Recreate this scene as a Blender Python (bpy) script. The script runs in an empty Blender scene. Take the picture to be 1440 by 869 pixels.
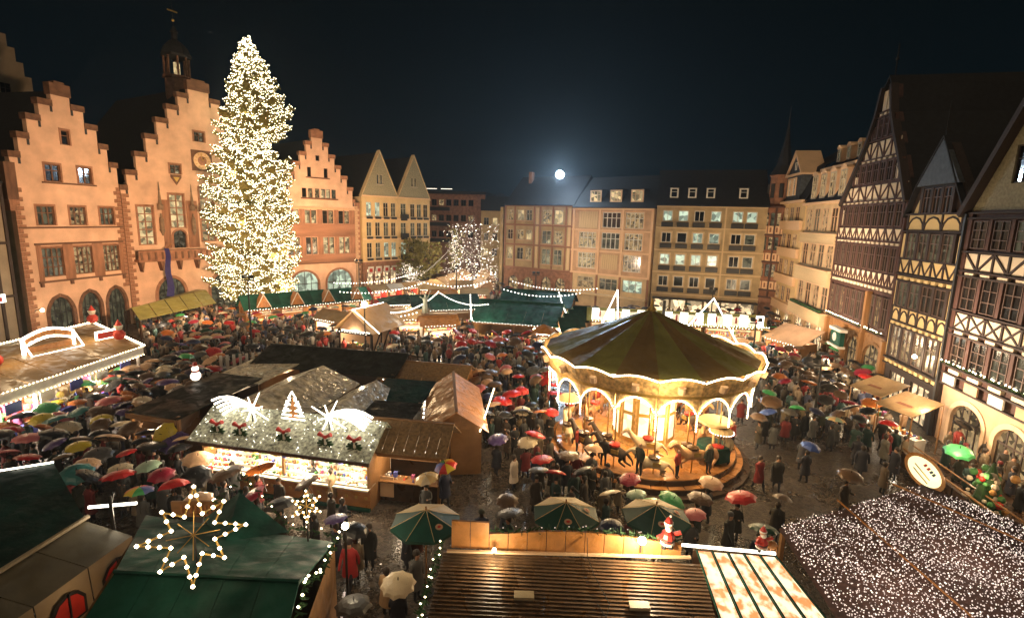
import bpy, bmesh, math, random
import numpy as np
from mathutils import Vector, Matrix, Quaternion, Euler
random.seed(7)
SC = bpy.context.scene
COL = SC.collection
R = math.radians
PI = math.pi

# ---------------------------------------------------------------- camera
CAM_H, FPX = 13.0, 717.0
PITCH, ROLL = R(9.97), R(1.5)
FW = Vector((0, math.cos(PITCH), -math.sin(PITCH)))
RT0, UP0 = Vector((1, 0, 0)), Vector((0, math.sin(PITCH), math.cos(PITCH)))
RT = RT0 * math.cos(ROLL) + UP0 * math.sin(ROLL)
UP = UP0 * math.cos(ROLL) - RT0 * math.sin(ROLL)
cd = bpy.data.cameras.new('camera')
cam = bpy.data.objects.new('camera', cd)
COL.objects.link(cam)
cd.sensor_width = 36.0
cd.lens = 36.0 * FPX / 1440.0
cd.clip_start, cd.clip_end = 0.3, 2500
cam.matrix_world = Matrix(((RT.x, UP.x, -FW.x, 0), (RT.y, UP.y, -FW.y, 0), (RT.z, UP.z, -FW.z, CAM_H), (0, 0, 0, 1)))
SC.camera = cam
SC.view_settings.view_transform = 'Standard'
SC.view_settings.look = 'None'
SC.view_settings.exposure = 0.0
SC.view_settings.gamma = 1.0
SC.cycles.use_denoising = True
SC.cycles.max_bounces = 5
SC.cycles.diffuse_bounces = 2
SC.cycles.glossy_bounces = 2
SC.cycles.transmission_bounces = 2
SC.cycles.sample_clamp_indirect = 3.0
SC.cycles.sample_clamp_direct = 0.0
SC.cycles.use_light_tree = True

# ---------------------------------------------------------------- night sky
W = bpy.data.worlds.new('World')
SC.world = W
W.use_nodes = True
nt = W.node_tree
bg = nt.nodes['Background']
tc = nt.nodes.new('ShaderNodeTexCoord')
sx = nt.nodes.new('ShaderNodeSeparateXYZ')
cr = nt.nodes.new('ShaderNodeValToRGB')
nt.links.new(tc.outputs['Generated'], sx.inputs[0])
nt.links.new(sx.outputs['Z'], cr.inputs[0])
nt.links.new(cr.outputs[0], bg.inputs[0])
cr.color_ramp.elements[0].position = 0.0
cr.color_ramp.elements[0].color = (0.0024, 0.0062, 0.0090, 1)
cr.color_ramp.elements[1].position = 0.5
cr.color_ramp.elements[1].color = (0.0011, 0.0022, 0.0025, 1)
bg.inputs[1].default_value = 1.0

# warm glow of the city on low cloud: one weak soft sun
sd = bpy.data.lights.new('sun', 'SUN')
sd.energy = 0.50
sd.color = (1.0, 0.74, 0.46)
sd.angle = R(40)
sun = bpy.data.objects.new('sun', sd)
COL.objects.link(sun)
sun.rotation_euler = Vector((0.1, 0.62, -0.78)).to_track_quat('-Z', 'Y').to_euler()

# ---------------------------------------------------------------- materials
def nodes_of(m):
    m.use_nodes = True
    t = m.node_tree
    return t, t.nodes, t.links, t.nodes['Principled BSDF']

MATS = {}
def mat(name, col, rough=0.7, var=0.25, scale=4.0, bump=0.0, bscale=None, metal=0.0, spec=0.5, stripes=None, attr=None, objcol=False, coat=0.0):
    if name in MATS: return MATS[name]
    m = bpy.data.materials.new(name)
    t, N, L, P = nodes_of(m)
    P.inputs['Roughness'].default_value = rough
    P.inputs['Metallic'].default_value = metal
    P.inputs['Specular IOR Level'].default_value = spec
    P.inputs['Coat Weight'].default_value = coat
    co = N.new('ShaderNodeTexCoord')
    nz = N.new('ShaderNodeTexNoise'); nz.inputs['Scale'].default_value = scale
    nz.inputs['Detail'].default_value = 5
    L.new(co.outputs['Object'], nz.inputs['Vector'])
    rp = N.new('ShaderNodeMapRange')
    rp.inputs['From Min'].default_value = 0.3; rp.inputs['From Max'].default_value = 0.7
    rp.inputs['To Min'].default_value = 1 - var; rp.inputs['To Max'].default_value = 1 + var
    L.new(nz.outputs['Fac'], rp.inputs['Value'])
    sc = N.new('ShaderNodeVectorMath'); sc.operation = 'SCALE'
    if attr:
        a = N.new('ShaderNodeAttribute'); a.attribute_name = attr
        L.new(a.outputs['Color'], sc.inputs[0])
    elif objcol:
        a = N.new('ShaderNodeObjectInfo'); L.new(a.outputs['Color'], sc.inputs[0])
    else:
        sc.inputs[0].default_value = col[:3]
    L.new(rp.outputs[0], sc.inputs['Scale'])
    src = sc.outputs[0]
    h = nz.outputs['Fac']
    if stripes:   # (axis, period, darkness): joints between boards or sheets
        ax, per, dk = stripes
        sp = N.new('ShaderNodeSeparateXYZ'); L.new(co.outputs['Object'], sp.inputs[0])
        md = N.new('ShaderNodeMath'); md.operation = 'PINGPONG'; md.inputs[1].default_value = per / 2
        L.new(sp.outputs['XYZ'.index(ax)], md.inputs[0])
        st = N.new('ShaderNodeMapRange'); st.inputs['From Max'].default_value = per * 0.12
        st.inputs['To Min'].default_value = dk; st.inputs['To Max'].default_value = 1.0
        L.new(md.outputs[0], st.inputs['Value'])
        s2 = N.new('ShaderNodeVectorMath'); s2.operation = 'SCALE'
        L.new(src, s2.inputs[0]); L.new(st.outputs[0], s2.inputs['Scale'])
        src = s2.outputs[0]; h = st.outputs[0]
        bump = bump or 0.3
    L.new(src, P.inputs['Base Color'])
    if name.startswith(('canvas', 'tarp', 'slat_brown', 'roof_', 'shingle', 'wood')):     # wet patches shine, dry ones do not
        wn = N.new('ShaderNodeTexNoise'); wn.inputs['Scale'].default_value = 1.1; wn.inputs['Detail'].default_value = 6; wn.inputs['Distortion'].default_value = 1.2
        L.new(co.outputs['Object'], wn.inputs['Vector'])
        wr = N.new('ShaderNodeMapRange'); wr.inputs['From Min'].default_value = 0.42; wr.inputs['From Max'].default_value = 0.58
        wr.inputs['To Min'].default_value = max(0.22, rough - (0.24 if 'green' in name else 0.36)); wr.inputs['To Max'].default_value = min(1, rough + 0.1)
        L.new(wn.outputs['Fac'], wr.inputs['Value']); L.new(wr.outputs[0], P.inputs['Roughness'])
    if bump:
        if bscale and not stripes:
            nb = N.new('ShaderNodeTexNoise'); nb.inputs['Scale'].default_value = bscale; nb.inputs['Detail'].default_value = 3
            L.new(co.outputs['Object'], nb.inputs['Vector']); h = nb.outputs['Fac']
        b = N.new('ShaderNodeBump'); b.inputs['Strength'].default_value = bump; b.inputs['Distance'].default_value = 0.14 if name.startswith(('canvas', 'tarp')) else 0.03
        L.new(h, b.inputs['Height']); L.new(b.outputs[0], P.inputs['Normal'])
    MATS[name] = m
    return m

def emis(name, col, strength, sampling='NONE', blotch=None):
    """a lamp, a bulb or the lit room seen through a window"""
    if name in MATS: return MATS[name]
    m = bpy.data.materials.new(name)
    t, N, L, P = nodes_of(m)
    P.inputs['Base Color'].default_value = (*[c * 0.5 for c in col[:3]], 1)
    P.inputs['Emission Color'].default_value = (*col[:3], 1)
    P.inputs['Emission Strength'].default_value = strength
    P.inputs['Roughness'].default_value = 0.3
    if blotch:   # things standing in the lit room: (scale, min, max)
        co = N.new('ShaderNodeTexCoord'); oi = N.new('ShaderNodeObjectInfo')
        ad = N.new('ShaderNodeVectorMath'); L.new(co.outputs['Object'], ad.inputs[0])
        sc = N.new('ShaderNodeVectorMath'); sc.operation = 'SCALE'; sc.inputs[0].default_value = (31, 17, 23)
        L.new(oi.outputs['Random'], sc.inputs['Scale']); L.new(sc.outputs[0], ad.inputs[1])
        vz = N.new('ShaderNodeTexVoronoi'); vz.inputs['Scale'].default_value = blotch[0]
        L.new(ad.outputs[0], vz.inputs['Vector'])
        sv = N.new('ShaderNodeSeparateColor'); L.new(vz.outputs['Color'], sv.inputs[0])
        rp = N.new('ShaderNodeMapRange'); rp.inputs['To Min'].default_value = blotch[1] * strength; rp.inputs['To Max'].default_value = blotch[2] * strength
        L.new(sv.outputs[0], rp.inputs['Value']); L.new(rp.outputs[0], P.inputs['Emission Strength'])
    if name.startswith('pane'):
        P.inputs['Base Color'].default_value = (0.012, 0.013, 0.014, 1); P.inputs['Roughness'].default_value = 0.15
    m.cycles.emission_sampling = sampling
    MATS[name] = m
    return m

def M(n): return MATS[n]

mat('plaster_pink', (0.66, 0.42, 0.29), 0.9, 0.20, 0.6, 0.15, 12)
mat('sandstone_red', (0.30, 0.145, 0.085), 0.85, 0.35, 1.6, 0.4, 5)
mat('sandstone_dark', (0.15, 0.075, 0.045), 0.85, 0.4, 2.0, 0.4, 5)
mat('plaster_grey', (0.30, 0.25, 0.18), 0.9, 0.15, 0.8, 0.15, 10)
mat('slate', (0.009, 0.009, 0.011), 0.75, 0.4, 3.0, 0.3, 14)
mat('slate_blue', (0.05, 0.06, 0.07), 0.6, 0.4, 3.0, 0.4, 16)
mat('slate_tan', (0.30, 0.27, 0.17), 0.75, 0.3, 6.0, 0.5, 18)
mat('window_frame', (0.50, 0.42, 0.30), 0.6, 0.1, 4)
mat('window_frame_brown', (0.12, 0.075, 0.055), 0.6, 0.1, 4)
mat('window_frame_dark', (0.06, 0.04, 0.03), 0.6, 0.1, 4)
mat('window_frame_white', (0.70, 0.66, 0.58), 0.5, 0.1, 4)
mat('ochre', (0.42, 0.31, 0.17), 0.9, 0.25, 0.7, 0.15, 12)
mat('ochre_pale', (0.60, 0.45, 0.26), 0.9, 0.20, 0.7, 0.15, 12)
mat('peach', (0.56, 0.36, 0.22), 0.9, 0.20, 0.8, 0.15, 12)
mat('peach_light', (0.74, 0.50, 0.30), 0.85, 0.08, 0.8, 0.1, 12)
mat('cream', (0.64, 0.45, 0.22), 0.9, 0.10, 0.8, 0.1, 12)
mat('timber_dark', (0.034, 0.020, 0.015), 0.7, 0.3, 5, 0.3, 20)
mat('timber_red', (0.080, 0.036, 0.026), 0.7, 0.3, 5, 0.3, 20)
mat('plaster_white', (0.80, 0.68, 0.50), 0.9, 0.10, 1.2, 0.1, 12)
mat('plaster_yellow', (0.66, 0.50, 0.24), 0.9, 0.12, 1.2, 0.1, 12)
mat('timber_brown', (0.24, 0.10, 0.05), 0.7, 0.3, 3, 0.3, 15)
mat('gold', (0.55, 0.36, 0.10), 0.4, 0.2, 3, metal=0.6)
mat('iron', (0.02, 0.02, 0.02), 0.5, 0.2, 3)
mat('zinc', (0.20, 0.22, 0.18), 0.5, 0.2, 2)
mat('statue_stone', (0.22, 0.15, 0.10), 0.85, 0.3, 3, 0.5, 8)
mat('wood', (0.30, 0.15, 0.055), 0.65, 0.25, 3, 0.2, 14)
mat('wood_dark', (0.055, 0.028, 0.014), 0.55, 0.35, 3, 0.3, 14)
mat('wood_orange', (0.46, 0.20, 0.06), 0.6, 0.25, 2.5, 0.2, 14)
mat('shingle', (0.26, 0.16, 0.075), 0.8, 0.35, 7, 0.6, 10)
mat('canvas_green', (0.012, 0.075, 0.052), 0.75, 0.55, 0.9, 0.35, 2.2, spec=0.2)
mat('canvas_green_dark', (0.008, 0.040, 0.030), 0.75, 0.55, 0.9, 0.35, 2.2, spec=0.2)
mat('roof_olive', (0.15, 0.125, 0.075), 0.7, 0.2, 1.4, 0.2, 4)
mat('slat_brown', (0.11, 0.062, 0.032), 0.5, 0.35, 3, 0.3, 14)
mat('net_brown', (0.12, 0.06, 0.045), 0.8, 0.4, 6)
mat('canvas_black', (0.022, 0.022, 0.017), 0.75, 0.5, 1.2, 0.6, 1.6, spec=0.15)
mat('canvas_brown', (0.34, 0.20, 0.075), 0.7, 0.2, 0.8, 0.2, 3)
mat('canvas_tan', (0.40, 0.26, 0.12), 0.7, 0.2, 1.2, 0.2, 3)
mat('canvas_olive', (0.27, 0.25, 0.065), 0.65, 0.2, 0.9, 0.2, 3)
mat('canvas_rust', (0.25, 0.16, 0.055), 0.65, 0.2, 0.9, 0.2, 3)
mat('tarp_clear', (0.55, 0.47, 0.33), 0.3, 0.6, 2.2, 1.0, 3.2, spec=0.8)
mat('snow', (0.46, 0.48, 0.38), 0.7, 0.75, 7, 0.9, 9)
mat('beige_metal', (0.40, 0.31, 0.19), 0.55, 0.1, 1.5)
mat('paint_white', (0.75, 0.70, 0.62), 0.5, 0.1, 3)
mat('paint_red', (0.50, 0.03, 0.02), 0.5, 0.15, 3)
mat('paint_blue', (0.05, 0.06, 0.28), 0.5, 0.15, 3)
mat('fir', (0.20, 0.17, 0.04), 0.8, 0.5, 3)
mat('fir_dark', (0.02, 0.06, 0.015), 0.8, 0.5, 3)
mat('bark', (0.06, 0.04, 0.025), 0.9, 0.3, 5)
mat('objcol', (1, 1, 1), 0.75, 0.12, 5, objcol=True)
mat('objcol_cloth', (1, 1, 1), 0.36, 0.10, 2.5, 0.15, 5, objcol=True)
mat('attrcol', (1, 1, 1), 0.6, 0.15, 5, attr='Col')
mat('skin', (0.50, 0.28, 0.18), 0.6, 0.05, 8)
mat('hair', (0.035, 0.022, 0.014), 0.6, 0.4, 8)
mat('trousers', (0.022, 0.024, 0.034), 0.8, 0.5, 6)
mat('shoes', (0.015, 0.012, 0.010), 0.5, 0.1, 6)
mat('brass', (0.55, 0.36, 0.12), 0.3, 0.1, 6, metal=0.9)
mat('ornament', (0.62, 0.40, 0.16), 0.5, 0.55, 5, 0.5, 6)
mat('horse_cream', (0.68, 0.52, 0.32), 0.4, 0.2, 5)
mat('glass_pane', (0.012, 0.013, 0.014), 0.10, 0.6, 1.5, 0.25, 1.2, spec=0.8)
emis('pane_warm', (1.0, 0.74, 0.36), 0.8, 'NONE', (1.7, 0.12, 1.25))
emis('pane_dim', (1.0, 0.66, 0.30), 0.34, 'NONE', (3.2, 0.0, 1.5))
emis('pane_cool', (0.80, 0.96, 0.70), 0.75, 'NONE', (1.6, 0.15, 1.3))
emis('pane_faint', (0.75, 0.70, 0.40), 0.10, 'NONE', (2.5, 0.05, 1.4))
emis('pane_shop', (1.0, 0.72, 0.40), 1.3, 'NONE', (3.0, 0.05, 1.5))
emis('bulb', (1.0, 0.80, 0.50), 14.0, 'NONE')
emis('bulb_white', (1.0, 0.92, 0.78), 9.0, 'NONE')
emis('bulb_tree', (1.0, 0.85, 0.56), 9.5, 'NONE')
emis('bulb_pink', (1.0, 0.80, 0.70), 1.0, 'NONE')
emis('bulb_soft', (1.0, 0.86, 0.70), 2.2, 'NONE')
emis('tube_light', (1.0, 0.93, 0.76), 5.0, 'NONE')
emis('neon', (1.0, 0.90, 0.72), 6.0, 'NONE')
emis('lit_glass', (1.0, 0.84, 0.58), 1.15, 'NONE', (2.2, 0.55, 1.2))
def blotch_glass():
    m = emis('food_glass', (1.0, 0.9, 0.7), 1.5, 'NONE'); t, N, L, P = nodes_of(m)
    co = N.new('ShaderNodeTexCoord'); nz = N.new('ShaderNodeTexNoise'); nz.inputs['Scale'].default_value = 3.5; nz.inputs['Detail'].default_value = 4
    cr = N.new('ShaderNodeValToRGB'); L.new(co.outputs['Object'], nz.inputs['Vector']); L.new(nz.outputs['Fac'], cr.inputs[0]); L.new(cr.outputs[0], P.inputs['Emission Color'])
    cr.color_ramp.elements[0].position = 0.40; cr.color_ramp.elements[0].color = (0.75, 0.24, 0.07, 1); cr.color_ramp.elements[1].position = 0.56; cr.color_ramp.elements[1].color = (1.0, 0.86, 0.55, 1)
blotch_glass()
emis('flood_lens', (0.75, 0.88, 1.0), 90.0, 'NONE')
emis('lamp_globe', (1.0, 0.82, 0.50), 30.0, 'NONE')
emis('sign_face', (1.0, 0.92, 0.55), 1.2, 'NONE')
emis('stall_back', (1.0, 0.74, 0.46), 0.8, 'NONE', (4.0, 0.3, 1.4))  # stall backs glow in place of the lamplight falling on them

def ground_mat():
    m = bpy.data.materials.new('wet_cobbles'); t, N, L, P = nodes_of(m)
    co = N.new('ShaderNodeTexCoord')
    v = N.new('ShaderNodeTexVoronoi'); v.inputs['Scale'].default_value = 7.5
    L.new(co.outputs['Object'], v.inputs['Vector'])
    e = N.new('ShaderNodeTexVoronoi'); e.feature = 'DISTANCE_TO_EDGE'; e.inputs['Scale'].default_value = 7.5
    L.new(co.outputs['Object'], e.inputs['Vector'])
    n = N.new('ShaderNodeTexNoise'); n.inputs['Scale'].default_value = 0.35; n.inputs['Detail'].default_value = 4
    L.new(co.outputs['Object'], n.inputs['Vector'])
    s = N.new('ShaderNodeSeparateColor'); L.new(v.outputs['Color'], s.inputs[0])
    cr = N.new('ShaderNodeValToRGB'); L.new(s.outputs[0], cr.inputs[0])
    cr.color_ramp.elements[0].color = (0.035, 0.026, 0.018, 1); cr.color_ramp.elements[1].color = (0.13, 0.10, 0.075, 1)
    jm = N.new('ShaderNodeMapRange'); jm.inputs['From Max'].default_value = 0.10; jm.inputs['To Min'].default_value = 0.25
    L.new(e.outputs['Distance'], jm.inputs['Value'])
    mx = N.new('ShaderNodeVectorMath'); mx.operation = 'SCALE'; L.new(cr.outputs[0], mx.inputs[0]); L.new(jm.outputs[0], mx.inputs['Scale'])
    L.new(mx.outputs[0], P.inputs['Base Color'])
    rr = N.new('ShaderNodeMapRange'); rr.inputs['From Min'].default_value = 0.35; rr.inputs['From Max'].default_value = 0.65
    rr.inputs['To Min'].default_value = 0.16; rr.inputs['To Max'].default_value = 0.42
    L.new(n.outputs['Fac'], rr.inputs['Value']); L.new(rr.outputs[0], P.inputs['Roughness'])
    b = N.new('ShaderNodeBump'); b.inputs['Strength'].default_value = 0.9; b.inputs['Distance'].default_value = 0.03
    L.new(jm.outputs[0], b.inputs['Height']); L.new(b.outputs[0], P.inputs['Normal'])
    MATS['wet_cobbles'] = m
ground_mat()

# ---------------------------------------------------------------- object helpers
def G(px, py, z=0.0):
    """the point of the square that shows at that place of the photograph, at height z"""
    d = FW + RT * ((px - 720) / FPX) - UP * ((py - 434.5) / FPX)
    t = (z - CAM_H) / d.z
    return Vector((d.x * t, d.y * t, z))

def tag(o, label=None, cat=None, group=None, kind=None):
    if label: o['label'] = label
    if cat: o['category'] = cat
    if group: o['group'] = group
    if kind: o['kind'] = kind
    return o

def empty(name, loc=(0, 0, 0), rz=0.0, parent=None):
    o = bpy.data.objects.new(name, None)
    COL.objects.link(o)
    o.location = loc; o.rotation_euler = (0, 0, rz); o.empty_display_size = 0.3
    if parent: o.parent = parent
    return o

def thing(name, label, cat, loc=(0, 0, 0), rz=0.0, group=None):
    return tag(empty(name, loc, rz), label, cat, group)

def link(name, me, parent=None, loc=(0, 0, 0), rot=None, scale=None):
    o = bpy.data.objects.new(name, me)
    COL.objects.link(o)
    o.location = loc
    if rot is not None: o.rotation_euler = rot
    if scale is not None: o.scale = scale
    if parent: o.parent = parent
    return o

class MB:
    def __init__(s, mats=('wood',)):
        s.v, s.f, s.m, s.c = [], [], [], []
        s.mats = list(mats); s.xf = None; s.col = None
    def add(s, vs, fs, m=0):
        o = len(s.v)
        if s.xf is not None: vs = [tuple(s.xf @ Vector(p)) for p in vs]
        s.v.extend([tuple(p) for p in vs])
        for f in fs:
            s.f.append([i + o for i in f]); s.m.append(m); s.c.append(s.col)
    def box(s, x0, x1, y0, y1, z0, z1, m=0):
        s.add([(x0, y0, z0), (x1, y0, z0), (x1, y1, z0), (x0, y1, z0), (x0, y0, z1), (x1, y0, z1), (x1, y1, z1), (x0, y1, z1)],
              [(0, 3, 2, 1), (4, 5, 6, 7), (0, 1, 5, 4), (1, 2, 6, 5), (2, 3, 7, 6), (3, 0, 4, 7)], m)
    def quad(s, a, b, c, d, m=0): s.add([a, b, c, d], [(0, 1, 2, 3)], m)
    def tri(s, a, b, c, m=0): s.add([a, b, c], [(0, 1, 2)], m)
    def slab(s, pts, t, m=0):
        """polygon pts (3D, planar) thickened downwards by t"""
        n = len(pts)
        lo = [(p[0], p[1], p[2] - t) for p in pts]
        s.add(list(pts) + lo, [tuple(range(n)), tuple(range(2 * n - 1, n - 1, -1))] + [(i, i + n, (i + 1) % n + n, (i + 1) % n) for i in range(n)], m)
    def prism(s, poly, y0, y1, m=0):
        """polygon in (x, z) extruded from y0 to y1"""
        n = len(poly)
        s.add([(x, y0, z) for x, z in poly] + [(x, y1, z) for x, z in poly],
              [tuple(range(n)), tuple(range(2 * n - 1, n - 1, -1))] + [(i, i + n, (i + 1) % n + n, (i + 1) % n) for i in range(n)], m)
    def tube(s, p, q, r, n=6, m=0, r2=None):
        p, q = Vector(p), Vector(q); d = (q - p)
        if d.length < 1e-6: return
        d.normalize(); a = d.orthogonal().normalized(); b = d.cross(a)
        r2 = r if r2 is None else r2
        vs = []
        for c, rr in ((p, r), (q, r2)):
            for i in range(n):
                t = 2 * PI * i / n
                vs.append(c + (a * math.cos(t) + b * math.sin(t)) * rr)
        s.add(vs, [(i, (i + 1) % n, (i + 1) % n + n, i + n) for i in range(n)] + [tuple(range(n - 1, -1, -1)), tuple(range(n, 2 * n))], m)
    def path(s, pts, r, n=5, m=0):
        for a, b in zip(pts[:-1], pts[1:]): s.tube(a, b, r, n, m)
    def lathe(s, prof, n=12, m=0, c=(0, 0, 0), ang0=0.0):
        """prof: [(r, z)] bottom to top"""
        vs = []; k = len(prof)
        for r, z in prof:
            for i in range(n):
                t = 2 * PI * i / n + ang0
                vs.append((c[0] + r * math.cos(t), c[1] + r * math.sin(t), c[2] + z))
        fs = []
        for j in range(k - 1):
            for i in range(n):
                fs.append((j * n + i, j * n + (i + 1) % n, (j + 1) * n + (i + 1) % n, (j + 1) * n + i))
        fs.append(tuple(range(n - 1, -1, -1))); fs.append(tuple(range((k - 1) * n, k * n)))
        s.add(vs, fs, m)
    def octa(s, c, r, m=0):
        x, y, z = c
        s.add([(x + r, y, z), (x, y + r, z), (x - r, y, z), (x, y - r, z), (x, y, z + r), (x, y, z - r)],
              [(0, 1, 4), (1, 2, 4), (2, 3, 4), (3, 0, 4), (1, 0, 5), (2, 1, 5), (3, 2, 5), (0, 3, 5)], m)
    def ball(s, c, r, m=0, n=8, k=5, sq=1.0):
        prof = [(max(1e-3, r * math.sin(PI * i / k)), -r * sq * math.cos(PI * i / k)) for i in range(k + 1)]
        s.lathe(prof, n, m, c)
    def mesh(s, name, smooth=False):
        me = bpy.data.meshes.new(name)
        me.from_pydata(s.v, [], s.f)
        for n in s.mats: me.materials.append(M(n) if isinstance(n, str) else n)
        if len(s.mats) > 1: me.polygons.foreach_set('material_index', s.m)
        if any(c is not None for c in s.c):
            a = me.color_attributes.new('Col', 'FLOAT_COLOR', 'CORNER')
            buf = []
            for f, c in zip(s.f, s.c):
                c = c or (0.5, 0.5, 0.5)
                buf.extend([c[0], c[1], c[2], 1.0] * len(f))
            a.data.foreach_set('color', buf)
        if smooth: me.polygons.foreach_set('use_smooth', [True] * len(s.f))
        me.update()
        return me
    def build(s, name, parent=None, loc=(0, 0, 0), rz=0.0, smooth=False, kind=None):
        o = link(name, s.mesh(name, smooth), parent, loc, (0, 0, rz))
        if kind: o['kind'] = kind
        return o

_unit = {}
def piece(name, m, parent, x0, x1, y0, y1, z0, z1, tilt=0.0, wob=0.0):
    """one box-shaped piece; alike pieces share one mesh. tilt turns it in the facade plane"""
    if m not in _unit:
        b = MB([m]); b.box(-.5, .5, -.5, .5, -.5, .5); _unit[m] = b.mesh('unit_' + m)
    return link(name, _unit[m], parent, ((x0 + x1) / 2, (y0 + y1) / 2, (z0 + z1) / 2), (0, -tilt, wob), (x1 - x0, y1 - y0, z1 - z0))

def bar(name, m, parent, xa, za, xb, zb, w, y0, y1):
    """a straight beam lying in the facade from (xa,za) to (xb,zb)"""
    L_ = math.hypot(xb - xa, zb - za); a = math.atan2(zb - za, xb - xa)
    cx, cz = (xa + xb) / 2, (za + zb) / 2
    return piece(name, m, parent, cx - L_ / 2, cx + L_ / 2, y0, y1, cz - w / 2, cz + w / 2, tilt=a)

def rnd(a, b): return random.uniform(a, b)
# ---------------------------------------------------------------- facades
# a building's own frame: X runs along its front from left to right as seen from the square, Y goes into the house
def bld_frame(x, y, az):
    """az: compass direction of the front, degrees right of +Y"""
    return (x, y, 0), R(90 - az)

def interp(prof, z):
    for (za, la, ra), (zb, lb, rb) in zip(prof[:-1], prof[1:]):
        if za <= z <= zb and zb > za:
            t = (z - za) / (zb - za)
            return la + (lb - la) * t, ra + (rb - ra) * t
    return prof[-1][1], prof[-1][2]

def rect(x0, x1, z0, z1): return [(z0, x0, x1), (z1, x0, x1)]
def arch(x0, x1, z0, zs, zt, pointed=False, n=6):
    c, h = (x0 + x1) / 2, (x1 - x0) / 2
    p = [(z0, x0, x1), (zs, x0, x1)]
    for i in range(1, n + 1):
        t = i / n
        z = zs + (zt - zs) * math.sin(t * PI / 2) if not pointed else zs + (zt - zs) * t
        w = h * math.cos(t * PI / 2) if not pointed else h * math.sqrt(max(0, 1 - t ** 1.6))
        p.append((z, c - max(w, .01), c + max(w, .01)))
    return p

def wall_mesh(mb, outline, openings, m=0, reveal=0.22, thick=0.5, mr=None):
    zs = set()
    for p in [outline] + openings:
        for q in p: zs.add(round(q[0], 4))
    zs = sorted(zs); e = 1e-4
    mr = m if mr is None else mr
    for za, zb in zip(zs[:-1], zs[1:]):
        if zb - za < 1e-3: continue
        if za + e < outline[0][0] or zb - e > outline[-1][0]: continue
        la, ra = interp(outline, za + e); lb, rb = interp(outline, zb - e)
        act = []
        for o in openings:
            if o[0][0] <= za + e and o[-1][0] >= zb - e:
                a, b = interp(o, za + e), interp(o, zb - e)
                act.append((a[0], a[1], b[0], b[1]))
        act.sort()
        xs = [(la, lb)]
        for a0, a1, b0, b1 in act: xs += [(a0, b0), (a1, b1)]
        xs.append((ra, rb))
        for i in range(0, len(xs), 2):
            (p, q), (r_, s_) = xs[i], xs[i + 1]
            mb.quad((p, 0, za), (r_, 0, za), (s_, 0, zb), (q, 0, zb), m)
        mb.quad((lb, 0, zb), (lb, thick, zb), (la, thick, za), (la, 0, za), m)
        mb.quad((ra, 0, za), (ra, thick, za), (rb, thick, zb), (rb, 0, zb), m)
        mb.quad((ra, thick, za), (la, thick, za), (lb, thick, zb), (rb, thick, zb), m)
    for (za, la, ra), (zb, lb, rb) in zip(outline[:-1], outline[1:]):
        if abs(zb - za) < 1e-3:
            for u, v in ((la, lb), (rb, ra)):
                if abs(u - v) > 1e-3: mb.quad((u, 0, za), (v, 0, za), (v, thick, za), (u, thick, za), m)
    z, l, r_ = outline[-1]
    if r_ - l > .02: mb.quad((l, 0, z), (r_, 0, z), (r_, thick, z), (l, thick, z), m)
    for o in openings:
        for (za, la, ra), (zb, lb, rb) in zip(o[:-1], o[1:]):
            mb.quad((la, 0, za), (la, reveal, za), (lb, reveal, zb), (lb, 0, zb), mr)
            mb.quad((ra, 0, za), (rb, 0, zb), (rb, reveal, zb), (ra, reveal, za), mr)
        z, l, r_ = o[0]; mb.quad((l, 0, z), (r_, 0, z), (r_, reveal, z), (l, reveal, z), mr)
        z, l, r_ = o[-1]; mb.quad((l, 0, z), (l, reveal, z), (r_, reveal, z), (r_, 0, z), mr)

_win = {}
def win_meshes(w, h, nx, nz, fm, pm, fw=0.07, bars=0.035, sur=None, sill=None):
    key = (round(w, 2), round(h, 2), nx, nz, fm, pm, sur, sill, fw)
    if key in _win: return _win[key]
    b = MB([fm])
    x = w / 2
    b.box(-x, -x + fw, .08, .17, 0, h); b.box(x - fw, x, .08, .17, 0, h)
    b.box(-x + fw, x - fw, .08, .17, 0, fw); b.box(-x + fw, x - fw, .08, .17, h - fw, h)
    for i in range(1, nx): c = -x + w * i / nx; b.box(c - bars, c + bars, .09, .16, fw, h - fw)
    for i in range(1, nz):
        c = h * (i / nz if nz != 2 else 0.64)
        b.box(-x + fw, x - fw, .095, .155, c - bars * .8, c + bars * .8)
    f = b.mesh('window_frame')
    b = MB([pm]); b.quad((-x, .15, 0), (x, .15, 0), (x, .15, h), (-x, .15, h)); p = b.mesh('pane')
    s = None
    if sur:
        b = MB([sur]); t = 0.17
        b.box(-x - t, -x, -.05, .08, -.02, h); b.box(x, x + t, -.05, .08, -.02, h); b.box(-x - t, x + t, -.06, .08, h, h + t)
        s = b.mesh('surround')
    l = None
    if sill:
        b = MB([sill]); b.box(-x - .18, x + .18, -.14, .1, -.12, 0); l = b.mesh('sill')
    _win[key] = (f, p, s, l)
    return _win[key]

def window(par, x0, x1, z0, z1, nx=2, nz=2, fm='window_frame', pm='glass_pane', sur=None, sill=None, y=0.0, fw=0.07, bars=0.035):
    f, p, s, l = win_meshes(x1 - x0, z1 - z0, nx, nz, fm, pm, fw, bars, sur, sill)
    o = link('window', f, par, ((x0 + x1) / 2, y, z0))
    link('pane', p, o)
    if s: link('surround', s, o)
    if l: link('sill', l, o)
    return o

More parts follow.
